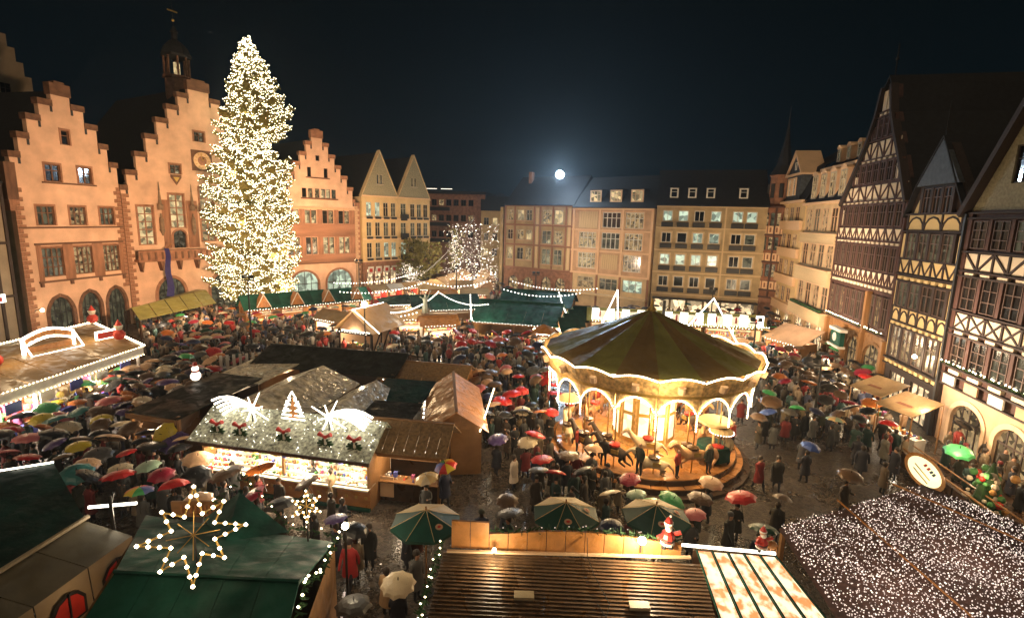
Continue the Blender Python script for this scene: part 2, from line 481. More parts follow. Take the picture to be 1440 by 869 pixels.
def arch_window(par, prof, fm='window_frame_dark', pm='glass_pane', y=0.18, nx=3, sur=None, name='arch_window', t=0.28):
    x0, x1 = prof[0][1], prof[0][2]
    b = MB([pm]); pts = [(p[1], p[0]) for p in prof] + [(p[2], p[0]) for p in reversed(prof)]
    b.add([(x, y, z) for x, z in pts], [tuple(range(len(pts)))[::-1]])
    b.f[-1] = b.f[-1][::-1] if True else b.f[-1]
    f = MB([fm])
    for i in range(nx + 1):
        c = x0 + .04 + (x1 - x0 - .08) * i / nx
        zt = prof[-1][0]
        for (za, la, ra), (zb, lb, rb) in zip(prof[:-1], prof[1:]):
            if lb > c or rb < c: zt = za; break
        f.box(c - .04, c + .04, y - .06, y - .01, prof[0][0], zt)
    f.box(x0, x1, y - .07, y - .012, prof[1][0] - .05, prof[1][0] + .05)
    o = f.build(name, par)
    pm_ = b.mesh('pane'); link('pane', pm_, o)
    if sur:
        c = (x0 + x1) / 2; s = MB([sur]); k = 0
        lo = [(p[1], p[0]) for p in prof]; hi = [(p[2], p[0]) for p in prof]
        for side in (lo, hi):
            for (xa, za), (xb, zb) in zip(side[:-1], side[1:]):
                sg = -1 if side is lo else 1
                if zb - za < .01 and abs(xb - xa) < .01: continue
                ua, ub = xa + sg * t, xb + sg * t
                if za >= prof[1][0]: ua, ub = c + (xa - c) * (1 + 2 * t / (x1 - x0)), c + (xb - c) * (1 + 2 * t / (x1 - x0))
                oa = t * (max(0, za - prof[1][0]) / max(.01, prof[-1][0] - prof[1][0])); ob = t * (max(0, zb - prof[1][0]) / max(.01, prof[-1][0] - prof[1][0]))
                P = [(xa, -.06, za), (xb, -.06, zb), (ub, -.06, zb + ob), (ua, -.06, za + oa)]
                Q = [(x, .02, z) for x, _, z in P]
                s.add(P + Q, [(0, 1, 2, 3) if sg < 0 else (3, 2, 1, 0), (3, 2, 6, 7), (2, 3, 7, 6), (0, 4, 5, 1), (1, 5, 4, 0)])
        s.build('surround', o)
    return o

def body_box(par, x0, x1, z1, depth, m, y0=0.5, name='rear_wall'):
    b = MB([m]); b.box(x0, x1, y0 + .003, depth, 0, z1); return b.build(name, par)

def gable_roof_in(par, x0, x1, zE, zR, depth, m='slate', y0=0.35, over=0.0, xc=None, name='roof'):
    """roof whose ridge runs into the house, behind a gable"""
    c = (x0 + x1) / 2 if xc is None else xc
    for s_, (xa, xb) in enumerate(((x0 - over, c), (c, x1 + over))):
        za, zb = (zE, zR) if s_ == 0 else (zR, zE)
        b = MB([m]); b.slab([(xa, y0, za), (xb, y0, zb), (xb, depth, zb), (xa, depth, za)], .18); b.build(name, par)

def quoins(par, x, z0, z1, side, m='sandstone_red', h=0.42, w=(0.75, 0.45), y=-0.05):
    z, k = z0, 0
    while z + h <= z1:
        ww = w[k % 2]; a, b_ = (x, x + ww) if side < 0 else (x - ww, x)
        piece('quoin', m, par, a, b_, y, .01, z + .015, z + h - .015); z += h; k += 1

def step_caps(par, prof, m='sandstone_dark'):
    """a stone cap on every step of the stepped gable, with the little slot beside it"""
    for (za, la, ra), (zb, lb, rb) in zip(prof[:-1], prof[1:]):
        if abs(zb - za) < 1e-3 and (lb - la) > .1:
            piece('gable_cap', m, par, la - .12, lb + .02, -.12, .62, za - .42, za + .16)
            piece('gable_cap', m, par, rb - .02, ra + .12, -.12, .62, za - .42, za + .16)
            piece('gable_slot', 'iron', par, lb - .20, lb + .02, -.03, .02, za - .95, za - .42)
            piece('gable_slot', 'iron', par, rb - .02, rb + .20, -.03, .02, za - .95, za - .42)
    z, l, r_ = prof[-1]
    piece('gable_cap', m, par, l - .10, r_ + .10, -.12, .60, z - 1.0, z + .12)
    piece('gable_cap', m, par, l + .4, r_ - .4, -.08, .56, z + .12, z + .32)

def steps(c, base_l, base_r, z0, tiers):
    """stepped outline: tiers [(z_top, half_width)]"""
    p = [(0, base_l, base_r), (z0, base_l, base_r)]
    for zt, hw in tiers:
        p += [(p[-1][0], c - hw, c + hw), (zt, c - hw, c + hw)]
    return p

# ---- left town hall house
loc, rz = bld_frame(-45.8, 47.4, 11)
B = thing('town_hall', 'orange lit stepped gable house with three pointed arches, leftmost of the gabled houses', 'town hall', loc, rz, 'floodlit stepped gable houses')
prof = steps(5.25, 0.0, 10.5, 15.7, [(17.8, 5.15), (19.6, 4.25), (21.4, 3.3), (23.0, 2.1), (24.7, .88)])
op, wins = [], []
for x0, x1, z0, z1, nx, nz, pm in [(4.9, 5.65, 19.1, 20.5, 1, 2, 'glass_pane'), (3.0, 4.4, 15.45, 17.1, 2, 2, 'glass_pane'), (6.15, 7.5, 15.45, 17.1, 2, 2, 'glass_pane'),
        (1.8, 3.35, 11.25, 13.1, 3, 2, 'pane_faint'), (4.85, 6.4, 11.25, 13.1, 3, 2, 'pane_dim'), (7.95, 9.5, 11.25, 13.1, 3, 2, 'pane_faint'),
        (1.75, 3.7, 6.25, 9.1, 4, 3, 'pane_faint'), (4.75, 6.65, 6.25, 9.1, 4, 3, 'pane_dim'), (7.85, 9.65, 6.25, 9.1, 4, 3, 'pane_dim')]:
    op.append(rect(x0, x1, z0, z1)); wins.append((x0, x1, z0, z1, nx, nz, pm))
ar = [arch(1.8, 4.0, 0, 2.6, 4.2, True), arch(4.9, 6.9, 0, 2.7, 4.3, True), arch(7.8, 9.8, 0, 2.7, 4.35, True)]
b = MB(['plaster_pink', 'sandstone_red']); wall_mesh(b, prof, op + ar, 0, .22, .5, 1); b.build('wall', B)
for w in wins: window(B, *w[:4], w[4], w[5], 'sandstone_dark', w[6], 'sandstone_red', None, fw=.10, bars=.06)
for a in ar: arch_window(B, a, 'iron', 'pane_faint', sur='sandstone_dark', nx=4, t=.35)
piece('string_course', 'sandstone_dark', B, .1, 10.4, -.1, 0, 10.95, 11.12); piece('string_course', 'sandstone_dark', B, 2.6, 7.9, -.1, 0, 15.25, 15.4)
piece('window_panel', 'sandstone_red', B, 1.3, 1.72, -.06, 0, 5.9, 9.35)
for x0, x1 in ((3.75, 4.7), (6.7, 7.8), (9.7, 10.1)): piece('window_panel', 'sandstone_red', B, x0, x1, -.06, 0, 5.9, 9.35)
piece('string_course', 'sandstone_dark', B, 1.2, 10.15, -.16, 0, 9.36, 9.55); piece('string_course', 'sandstone_dark', B, 1.2, 10.15, -.16, 0, 5.72, 5.9)
for x in (1.4, 4.2, 7.2, 9.9): piece('corbel', 'sandstone_dark', B, x - .13, x + .13, -.2, 0, 5.35, 5.72)
quoins(B, 0, 0, 15.4, -1); quoins(B, 10.5, 4.4, 15.4, 1); step_caps(B, prof)
piece('corner_turret', 'sandstone_dark', B, -.75, .15, -.5, .6, 13.6, 16.9); piece('corner_turret', 'sandstone_red', B, -.55, 0, -.3, .5, 12.6, 13.6)
body_box(B, .05, 10.45, 15.5, 16, 'plaster_grey'); gable_roof_in(B, .1, 10.4, 15.5, 24.2, 16)
m_ = MB(['iron', 'lamp_globe']); m_.tube((.5, 0, 3.2), (.5, -.9, 3.5), .04); m_.ball((.5, -.9, 3.3), .16, 1); m_.build('wall_lantern', B)

# ---- middle town hall house with balcony, clock and bell turret
loc, rz = bld_frame(-43.8, 57.6, 29.2)
B = thing('town_hall', 'largest orange stepped gable house with balcony, clock and bell turret', 'town hall', loc, rz, 'floodlit stepped gable houses')
prof = steps(9.55, 0.15, 18.9, 15.5, [(17.2, 8.7), (19.3, 7.6), (21.4, 6.4), (23.4, 5.1), (25.1, 3.8), (26.7, 2.5), (28.4, 1.25)])
tall = [(1.6, 3.2, 8.95, 13.4), (5.1, 6.75, 10.9, 14.9), (8.7, 10.4, 9.2, 15.9), (12.3, 13.95, 9.2, 14.9), (15.8, 17.4, 8.95, 13.4)]
small = [(8.6, 9.85, 21.4, 22.6, 2, 2), (5.5, 6.7, 17.3, 18.4, 2, 2), (12.4, 13.6, 17.3, 18.4, 2, 2)]
door = arch(5.25, 6.7, 8.5, 10.0, 10.6)
gates = [arch(3.0, 6.1, 0, 2.9, 4.9), arch(9.3, 12.6, 0, 2.9, 4.9), arch(14.4, 17.2, 0, 2.7, 4.4)]
b = MB(['plaster_pink', 'sandstone_red']); wall_mesh(b, prof, [rect(*t) for t in tall] + [rect(*s[:4]) for s in small] + [door] + gates, 0, .25, .5, 1); b.build('wall', B)
for i, t in enumerate(tall): window(B, *t, 2, 5, 'sandstone_red', 'pane_warm' if i < 2 else 'pane_dim', 'sandstone_red', None, fw=.1, bars=.07)
for s in small: window(B, *s[:4], s[4], s[5], 'sandstone_dark', 'glass_pane', 'sandstone_red', None, fw=.1)
arch_window(B, door, 'iron', 'glass_pane', nx=2, sur='sandstone_red', name='door', t=.2)
for a in gates: arch_window(B, a, 'iron', 'pane_faint', nx=4, sur='sandstone_red', t=.35)
step_caps(B, prof); quoins(B, .15, 0, 15, -1); quoins(B, 18.9, 0, 15, 1)
piece('wall_panel', 'sandstone_red', B, 4.2, 5.0, -.05, 0, 8.5, 14.2); piece('wall_panel', 'sandstone_red', B, 7.0, 8.3, -.05, 0, 8.5, 14.2)
for x in (3.95, 7.6, 11.5, 15.0):      # statues under stone canopies
    s = MB(['statue_stone'])
    s.lathe([(.05, 10.0), (.28, 10.6), (.3, 10.75)], 8, 0, (x, -.3, 0)); s.lathe([(.22, 10.75), (.26, 11.6), (.2, 12.1), (.1, 12.2), (.12, 12.45), (.04, 12.6)], 8, 0, (x, -.3, 0))
    s.lathe([(.32, 13.0), (.34, 13.6), (.2, 13.7), (.14, 14.6), (.06, 15.2), (.1, 15.3), (.02, 16.2)], 6, 0, (x, -.3, 0)); s.build('statue', B)
bal = MB(['sandstone_red']); bal.box(.8, 18.2, -1.1, 0, 7.05, 7.3); bal.box(.8, 18.2, -1.1, -.95, 8.15, 8.35); bal.box(.8, 18.2, -1.08, -1.0, 7.3, 8.15)
bal.build('balcony', B)
for i in range(24): piece('baluster', 'sandstone_dark', B, 1.0 + i * .74, 1.22 + i * .74, -1.16, -1.08, 7.3, 8.15)
for i in range(9):
    x = 1.3 + i * 2.1; c = MB(['sandstone_dark']); c.prism([(x - .22, 7.05), (x, 5.9), (x + .22, 7.05)], -.8, 0); c.build('console', B)
ck = MB(['sandstone_dark', 'peach_light', 'gold', 'sandstone_red']); ck.box(8.1, 10.6, -.08, 0, 17.9, 20.4)
ck.prism([(9.35 + 1.05 * math.cos(2 * PI * i / 20), 19.15 + 1.05 * math.sin(2 * PI * i / 20)) for i in range(20)][::-1], -.12, -.08, 1)
ck.prism([(9.35 + .55 * math.cos(2 * PI * i / 20), 19.15 + .55 * math.sin(2 * PI * i / 20)) for i in range(20)][::-1], -.14, -.12, 3)
for i in range(12):
    t = 2 * PI * i / 12; ck.tube((9.35 + .7 * math.cos(t), -.14, 19.15 + .7 * math.sin(t)), (9.35 + .95 * math.cos(t), -.14, 19.15 + .95 * math.sin(t)), .04, 4, 2)
ck.tube((9.35, -.17, 19.15), (9.9, -.17, 19.7), .04, 4, 2); ck.tube((9.35, -.17, 19.15), (9.2, -.17, 20.0), .04, 4, 2)
ck.build('clock', B)
em = MB(['sandstone_dark', 'gold']); em.prism([(5.5, 16.9), (6.1, 16.0), (6.7, 16.9), (6.7, 17.2), (5.5, 17.2)][::-1], -.12, 0); em.prism([(5.75, 16.9), (6.1, 16.35), (6.45, 16.9)][::-1], -.16, -.12, 1); em.build('shield', B)
body_box(B, .2, 18.85, 15.4, 20, 'plaster_grey'); gable_roof_in(B, .3, 18.8, 15.4, 28.0, 20, y0=.3)
cu = MB(['sandstone_dark', 'slate', 'gold', 'pane_warm']); cu.xf = Matrix.Translation((-1.0, 0, .8))
cu.lathe([(1.5, 24.0), (1.5, 28.6), (1.75, 28.7), (1.75, 28.9)], 8, 0, (11.1, 5.2, 0))
for i in range(8):
    t = 2 * PI * (i + .5) / 8; cu.tube((11.1 + 1.35 * math.cos(t), 5.2 + 1.35 * math.sin(t), 28.9), (11.1 + 1.35 * math.cos(t), 5.2 + 1.35 * math.sin(t), 31.2), .13, 6, 0)
cu.lathe([(1.7, 31.2), (1.75, 31.5), (1.4, 32.3), (.8, 33.0), (.4, 33.3)], 8, 1, (11.1, 5.2, 0)); cu.lathe([(.35, 33.3), (.35, 34.1), (.5, 34.2), (.05, 35.0), (.03, 37.6)], 8, 1, (11.1, 5.2, 0))
cu.lathe([(.4, 29.2), (.4, 30.6)], 6, 3, (11.1, 5.2, 0)); cu.box(10.5, 11.7, 5.15, 5.25, 36.6, 36.75, 2); cu.ball((11.1, 5.2, 35.6), .18, 2)
cu.build('bell_turret', B)

# ---- right stepped gable house
loc, rz = bld_frame(-34, 75.1, 42)
B = thing('town_hall', 'smallest orange stepped gable house, right of the lit fir, with two round arches', 'town hall', loc, rz, 'floodlit stepped gable houses')
prof = steps(6.05, 0.05, 12.05, 15.3, [(17.2, 5.7), (18.9, 4.75), (20.4, 3.7), (21.9, 2.75), (23.5, 1.75), (25.2, .85)])
op, wins = [], []
for k, x in enumerate((.95, 3.7, 6.5, 9.2)):
    for z0, z1, lit in ((11.6, 13.6, k < 2), (6.9, 9.5, k > 1)):
        for dx in (0, 1.0): wins.append((x + dx, x + dx + .8, z0, z1, 1, 2, 'pane_warm' if lit else ('pane_dim' if dx else 'glass_pane')))
for x, pm in ((3.4, 'glass_pane'), (4.35, 'pane_dim'), (5.45, 'pane_dim'), (6.4, 'pane_warm'), (7.2, 'pane_warm'), (8.15, 'pane_faint')): wins.append((x, x + .7, 15.45, 16.8, 1, 1, pm))
wins += [(4.35, 4.95, 18.5, 19.9, 1, 1, 'glass_pane'), (7.0, 7.6, 18.5, 19.9, 1, 1, 'glass_pane'), (5.75, 6.35, 20.9, 21.7, 1, 1, 'glass_pane')]
ar = [arch(1.2, 5.4, 0, 2.4, 4.3), arch(6.9, 11.2, 0, 2.4, 4.35)]
b = MB(['plaster_pink', 'sandstone_red']); wall_mesh(b, prof, [rect(*w[:4]) for w in wins] + ar, 0, .22, .5, 1); b.build('wall', B)
for w in wins: window(B, *w[:4], w[4], w[5], 'window_frame_dark', w[6], None, None, fw=.06)
for a in ar: arch_window(B, a, 'window_frame_dark', 'pane_cool', nx=4, sur='sandstone_red', t=.3)
for z0, z1 in ((5.6, 6.85), (9.55, 11.55)): piece('stone_band', 'sandstone_red', B, .1, 12.0, -.06, 0, z0, z1)
for z0, z1 in ((6.85, 9.55), (11.55, 13.7)):
    for x0, x1 in ((.1, .9), (2.8, 3.65), (5.6, 6.45), (8.4, 9.15), (11.05, 12.0)): piece('stone_pier', 'sandstone_red', B, x0, x1, -.06, 0, z0, z1)
    for x in (.95, 3.7, 6.5, 9.2): piece('stone_pier', 'sandstone_red', B, x + .82, x + .98, -.05, 0, z0, z1)
piece('string_course', 'sandstone_dark', B, 0, 12.1, -.14, 0, 5.42, 5.6); piece('string_course', 'peach', B, 0, 12.1, -.16, 0, 13.72, 14.0)
piece('string_course', 'sandstone_dark', B, 3.2, 9.2, -.1, 0, 15.2, 15.4); piece('string_course', 'sandstone_dark', B, 4.1, 7.9, -.1, 0, 18.3, 18.45)
step_caps(B, prof, 'sandstone_red'); quoins(B, 12.05, 5.7, 13.6, 1, 'peach')
body_box(B, .1, 12.0, 15.2, 16, 'plaster_grey'); gable_roof_in(B, .2, 11.9, 15.2, 24.3, 16)
piece('rear_wall', 'sandstone_red', B, 12.1, 13.2, .3, 3.0, 0, 15.0)
quoins(B, 12.15, 1, 14.6, -1, 'peach', y=.24)

# ---- twin gabled pair
for k in range(2):
    fx, fy = -25.0 + .643 * 7.25 * k, 85.0 + .766 * 7.25 * k
    loc, rz = bld_frame(fx, fy, 40)
    B = thing('gabled_house', ['pale slate gabled house with four windows a floor, beside the orange gabled house',
                               'pale house with slate hung pointed gable and dark balconies, on the street corner'][k], 'house', loc, rz, 'pair of houses with pointed gables')
    w_ = 7.2
    prof = [(0, .0, w_), (16.2, .0, w_), (23.4, w_ / 2 - .12, w_ / 2 + .12)]
    wins = []
    for f, (z0, z1) in enumerate(((12.9, 15.2), (9.6, 11.9), (6.0, 8.5))):
        xs = (.8, 2.5, 4.2, 5.75) if k == 0 else (2.7, 4.2, 5.7)
        for i, x in enumerate(xs):
            pm = 'pane_cool' if (k == 0 and (f == 0 and i < 2 or f == 2 and i > 1)) else ('pane_faint' if (i + f) % 2 else 'glass_pane')
            wins.append((x, x + 1.0, z0, z1, 2, 2, pm))
        if k == 1: wins.append((.55, 1.75, z0 - .2, z1, 2, 2, 'pane_cool' if f == 2 else 'pane_faint'))
    wins += [(3.0, 3.45, 18.2, 19.8, 1, 1, 'pane_faint'), (3.7, 4.15, 18.2, 19.8, 1, 1, 'pane_faint')]
    if k == 0: ar = [rect(.7 + i * 1.6, 1.9 + i * 1.6, 0, 4.1) for i in range(4)]
    else: ar = [arch(.6, 2.6, 0, 3.2, 4.4), arch(4.2, 6.3, 0, 3.2, 4.4)]
    b = MB(['cream', 'slate_tan', 'sandstone_red'])
    lo = [(0, 0, w_), (5.3, 0, w_)]; mi = [(5.3, 0, w_), (16.2, 0, w_)]; hi = [(16.2, 0, w_), (23.4, w_ / 2 - .12, w_ / 2 + .12)]
    for pr, mm in ((lo, 2), (mi, 0), (hi, 1)):
        wall_mesh(b, pr, [rect(*w[:4]) for w in wins if pr[0][0] <= w[2] < pr[1][0]] + (ar if mm == 2 else []), mm)
    b.build('wall', B)
    for w in wins: window(B, *w[:4], w[4], w[5], 'window_frame', w[6], None, 'window_frame', fw=.07)
    for a in ar:
        if k == 0: window(B, a[0][1], a[0][2], 0, 4.1, 2, 2, 'window_frame_dark', 'pane_shop')
        else: arch_window(B, a, 'window_frame_dark', 'pane_faint', nx=2, sur='sandstone_red', t=.2)
    for z in (5.3, 9.0, 12.4, 16.1): piece('string_course', 'peach_light', B, 0, w_, -.12, 0, z, z + .22)
    for z in (5.55, 9.1, 12.5):
        for w in [q for q in wins if abs(q[2] - (z + .35)) < .6]: piece('flower_box', 'iron', B, w[0] - .05, w[1] + .05, -.3, -.125, w[2] - .45, w[2] - .1)
    if k == 1:
        for z in (5.7, 9.3, 12.6): piece('balcony', 'iron', B, .4, 1.9, -.6, -.125, z, z + .75)
    for sg in (-1, 1):
        c = w_ / 2; q = MB(['ochre_pale']); q.add([(c + sg * (c + .12), -.12, 16.15), (c + sg * .0, -.12, 23.75), (c + sg * .0, .7, 23.75), (c + sg * (c + .12), .7, 16.15),
                 (c + sg * (c + .12), -.12, 15.9), (c, -.12, 23.4), (c, .7, 23.4), (c + sg * (c + .12), .7, 15.9)], [(0, 1, 2, 3), (0, 4, 5, 1), (4, 7, 6, 5)]); q.build('verge', B)
    body_box(B, .05, w_ - .05, 16.1, 12, 'ochre_pale'); gable_roof_in(B, 0, w_, 16.2, 23.4, 13)
    if k == 0:
        for i in range(4): piece('shop_board', 'paint_white', B, .75 + i * 1.6, 1.85 + i * 1.6, -.28, -.2, 3.3, 4.5); piece('shop_board', 'paint_red', B, 1.0 + i * 1.6, 1.6 + i * 1.6, -.3, -.283, 3.6, 4.2)

# ---- back row
def long_roof(par, x0, x1, zE, zR, depth, m='slate', over=.25):
    b = MB([m]); b.slab([(x0, -over, zE), (x1, -over, zE), (x1, depth * .45, zR), (x0, depth * .45, zR)], .15)
    b.build('roof', par)
    b = MB([m]); b.slab([(x0, depth * .45, zR), (x1, depth * .45, zR), (x1, depth, zE), (x0, depth, zE)], .15); b.build('roof', par)
    b = MB([m]); b.prism([(0, zE - .15), (depth * .45, zR - .15), (depth, zE - .15)], 0, .3)
    for x in (x0, x1 - .3):
        o = link('gable_wall', b.mesh('gable_wall'), par, (x + .3 if x == x0 else x + .3, 0, 0), (0, 0, PI / 2))

def dormer(par, x0, x1, z0, z1, y, fm, pm, wall='slate', cap=None, nx=2, arched=False, dy=1.6):
    b = MB([wall, cap or wall, fm])
    b.box(x0 - .15, x1 + .15, y + .02, y + dy, z0 - .1, z1 + .12)
    if arched: b.prism([(x0 - .22 + (x1 - x0 + .44) * (.5 - .5 * math.cos(PI * i / 8)), z1 + .12 + .38 * math.sin(PI * i / 8)) for i in range(9)][::-1], y - .12, y + .5, 1)
    else: b.box(x0 - .22, x1 + .22, y - .1, y + dy, z1 + .12, z1 + .25, 1)
    b.box(x0 - .13, x0, y - .06, y + .02, z0 - .1, z1 + .1, 2); b.box(x1, x1 + .13, y - .06, y + .02, z0 - .1, z1 + .1, 2); b.box(x0, x1, y - .06, y + .02, z1 + .0, z1 + .1, 2); b.box(x0, x1, y - .06, y + .02, z0 - .1, z0, 2)
    o = b.build('dormer', par)
    f, p, s_, l = win_meshes(x1 - x0, z1 - z0, nx, 2, fm, pm)
    w = link('window', f, o, ((x0 + x1) / 2, y - .15, z0)); return o

def dormer_pane(par, x0, x1, z0, z1, y, pm):
    b = MB([pm]); b.quad((x0, y - .03, z0), (x1, y - .03, z0), (x1, y - .03, z1), (x0, y - .03, z1)); return b.build('pane', par)

# block with red stone frame
loc, rz = bld_frame(-1.6, 87.7, 124)
B = thing('apartment_house', 'red stone framed house with yellow panels below the white roof floodlight', 'house', loc, rz, 'flat fronted houses along the far side')
wins = []
for f, (z0, z1) in enumerate(((12.85, 14.6), (9.7, 11.35), (6.4, 8.4))):
    for i, (x0, x1) in enumerate(((.6, 1.7), (2.55, 3.85), (4.3, 5.4), (7.4, 9.1), (9.6, 11.2))):
        h = (z0, z1) if i < 3 else (z0 - .5, z1)
        pm = {0: 'pane_dim', 1: 'glass_pane', 2: 'pane_warm'}[(i * 2 + f) % 3] if not (f == 2 and i > 2) else 'pane_faint'
        wins.append((x0, x1, h[0], h[1], 2, 2, pm))
ar = [arch(1, 3, 0, 2.6, 3.6), arch(4, 6, 0, 2.6, 3.6), arch(7.6, 9.4, 0, 2.8, 3.9), arch(10.2, 12.0, 0, 2.8, 3.9)]
b = MB(['ochre', 'sandstone_red']); wall_mesh(b, [(0, 0, 13), (4.9, 0, 13)], ar, 1); wall_mesh(b, [(4.9, 0, 13), (15.35, 0, 13)], [rect(*w[:4]) for w in wins], 0); b.build('wall', B)
for w in wins: window(B, *w[:4], w[4], w[5], 'window_frame', w[6], None, 'peach', fw=.09)
for a in ar: arch_window(B, a, 'window_frame_dark', 'pane_dim', nx=2, sur='sandstone_red', t=.2)
for z in (4.9, 8.75, 12.0, 15.1): piece('string_course', 'sandstone_red', B, 0, 13, -.12, 0, z, z + .28)
for x in (0, 1.95, 5.75, 6.9, 9.25, 11.6, 12.7): piece('pilaster', 'sandstone_red', B, x, x + .28, -.09, 0, 5.18, 15.1)
for x in (6.2, 12.1): piece('shutter_panel', 'ochre_pale', B, x, x + .5, -.05, 0, 5.3, 14.9)
body_box(B, .05, 12.95, 15.3, 12, 'ochre'); long_roof(B, -.1, 13.1, 15.4, 20.3, 12)
for x, h in ((2.0, .7),): piece('chimney', 'sandstone_red', B, x, x + .6, 4.0, 4.8, 18.6, 20.3 + h)
# block with peach frame
loc, rz = bld_frame(9.1, 80.2, 130)
B = thing('apartment_house', 'peach framed house with a grid of nine big windows and three lit dormers', 'house', loc, rz, 'flat fronted houses along the far side')
wins = []
for f, (z0, z1) in enumerate(((12.1, 14.35), (9.0, 11.4), (5.9, 8.3))):
    for i, (x0, x1) in enumerate(((1.2, 4.3), (5.2, 8.2), (9.0, 11.8))):
        if f == 0 and i == 0 or f == 2 and i == 1: continue
        wins.append((x0, x1, z0, z1, 4, 2, ['pane_dim', 'glass_pane', 'pane_dim', 'pane_faint'][(i + f * 2) % 4]))
low = [(1.3, 4.2, 2.9, 4.6), (5.2, 8.2, 2.9, 4.6), (9.1, 12.2, 2.9, 4.7)]
b = MB(['peach', 'ochre_pale']); wall_mesh(b, [(0, 0, 13.3), (5.0, 0, 13.3)], [rect(*w) for w in low], 1); wall_mesh(b, [(5.0, 0, 13.3), (15.0, 0, 13.3)], [rect(*w[:4]) for w in wins], 0); b.build('wall', B)
for w in wins: window(B, *w[:4], w[4], w[5], 'window_frame_white', w[6], 'peach_light', None, fw=.1, bars=.06)
for i, w in enumerate(low): window(B, *w, 3, 2, 'window_frame', ['pane_dim', 'pane_faint', 'pane_cool'][i])
for x0, x1, z0, z1 in ((1.1, 4.4, 12.0, 14.5), (5.3, 8.1, 6.0, 8.2)):
    n_ = 8
    for i in range(n_): piece('wall_slat', 'ochre_pale', B, x0 + (x1 - x0) * i / n_ + .03, x0 + (x1 - x0) * (i + 1) / n_ - .03, -.06, 0, z0, z1)
for z in (5.05, 8.5, 11.6, 14.7): piece('string_course', 'peach_light', B, -.05, 13.3, -.2, 0, z, z + .25)
for x in (0, 4.6, 8.45, 12.95): piece('pilaster', 'peach_light', B, x, x + .35, -.12, 0, 5.3, 14.7)
for x in (0.1, 4.6, 8.5, 12.9): piece('pilaster', 'sandstone_red', B, x, x + .3, -.12, 0, 0, 5.05)
piece('balcony', 'ochre_pale', B, .2, 13.1, -.7, 0, 1.9, 2.2)
body_box(B, .05, 13.25, 14.9, 12, 'peach'); long_roof(B, -.1, 13.4, 15.1, 19.9, 12)
for x in (2.6, 6.0, 9.4):
    d = dormer(B, x, x + 1.7, 15.95, 17.5, .7, 'peach_light', 'pane_warm', nx=3); dormer_pane(d, x, x + 1.7, 15.95, 17.5, .7, 'pane_warm')
# ochre block with rows of lit windows
loc, rz = bld_frame(19.9, 71.6, 107)
B = thing('apartment_house', 'ochre house with rows of lit square windows and black flower boxes', 'house', loc, rz, 'flat fronted houses along the far side')
wins = []
lit = ['CCww..', '..C.ff', 'CCCC.f', '....ff']
for f, (z0, z1) in enumerate(((13.3, 14.75), (10.4, 11.8), (7.35, 8.85), (4.35, 5.8))):
    for i, x0 in enumerate((.55, 2.6, 4.65, 6.75, 9.45, 11.15)):
        c = ['CCwCCC', '..CC.f', 'CCCC.f', '....ff'][f][i]
        wins.append((x0, x0 + 1.3, z0, z1, 1 if i % 2 else 2, 1, {'C': 'pane_cool', 'w': 'glass_pane', '.': 'glass_pane', 'f': 'pane_faint'}[c]))
b = MB(['ochre', 'sandstone_red']); wall_mesh(b, [(0, -.3, 13.6), (15.4, -.3, 13.6)], [rect(*w[:4]) for w in wins], 0); b.build('wall', B)
for w in wins:
    window(B, *w[:4], w[4], w[5], 'window_frame_white', w[6], 'ochre_pale' if w[2] < 13 else None, None, fw=.1)
    piece('flower_box', 'iron', B, w[0] - .12, w[1] + .12, -.34, -.02, w[2] - .75, w[2] - .12)
for z in (3.2, 6.25, 9.3, 12.35, 15.2): piece('string_course', 'ochre_pale', B, -.3, 13.6, -.16, 0, z, z + .16)
piece('pilaster', 'ochre_pale', B, 8.5, 8.7, -.1, 0, 3.36, 15.2)
piece('shop_canopy', 'iron', B, 0, 13.4, -1.6, 0, 2.7, 2.85)
for i in range(6): o_ = piece('shop_window', 'pane_shop', B, .3 + i * 2.2, 2.2 + i * 2.2, -.04, 0, .3, 2.5)
body_box(B, -.25, 13.55, 15.3, 12, 'ochre'); long_roof(B, -.4, 13.8, 15.5, 20.6, 12)
for x in (1.4, 3.75, 6.1, 10.2):
    d = dormer(B, x, x + .85, 16.55, 17.7, .9, 'window_frame_white', 'glass_pane', nx=1); dormer_pane(d, x, x + .85, 16.55, 17.7, .9, 'glass_pane')
# ---------------------------------------------------------------- the row on the right
def row_pt(u): a = R(11.3); return 27.3 + math.sin(a) * u, 31 + math.cos(a) * u

# red corner house with spire
loc, rz = bld_frame(32.6, 68.2, 139)
B = thing('corner_house', 'narrow red half-timbered corner house with dark spire, between ochre and cream houses', 'house', loc, rz)
wins = [(x, x + .55, z, z + 1.7, 1, 2, 'pane_faint' if (i + j) % 2 else 'pane_dim') for j, z in enumerate((6.4, 9.9, 13.0)) for i, x in enumerate((.25, 1.0, 1.75, 2.5))]
b = MB(['timber_brown', 'sandstone_red']); wall_mesh(b, [(0, 0, 3.3), (3.6, 0, 3.3)], [arch(.6, 2.6, 0, 2.3, 3.1)], 1); wall_mesh(b, [(3.6, 0, 3.3), (15.6, 0, 3.3)], [rect(*w[:4]) for w in wins], 0); b.build('wall', B)
for w in wins: window(B, *w[:4], w[4], w[5], 'timber_red', w[6], fw=.05)
for z in (4.6, 8.3, 11.8):
    for x in (.1, .9, 1.7, 2.5): piece('parapet_panel', 'peach_light', B, x, x + .65, -.1, -.03, z + .2, z + 1.2); piece('ornament', 'timber_brown', B, x + .22, x + .42, -.14, -.1, z + .4, z + 1.0)
for z in (3.6, 4.55, 8.25, 11.75, 15.3): piece('beam', 'timber_red', B, -.05, 3.35, -.2, 0, z, z + .22)
for x in (0, 1.6, 3.1): piece('post', 'timber_red', B, x, x + .2, -.16, 0, 3.8, 15.3)
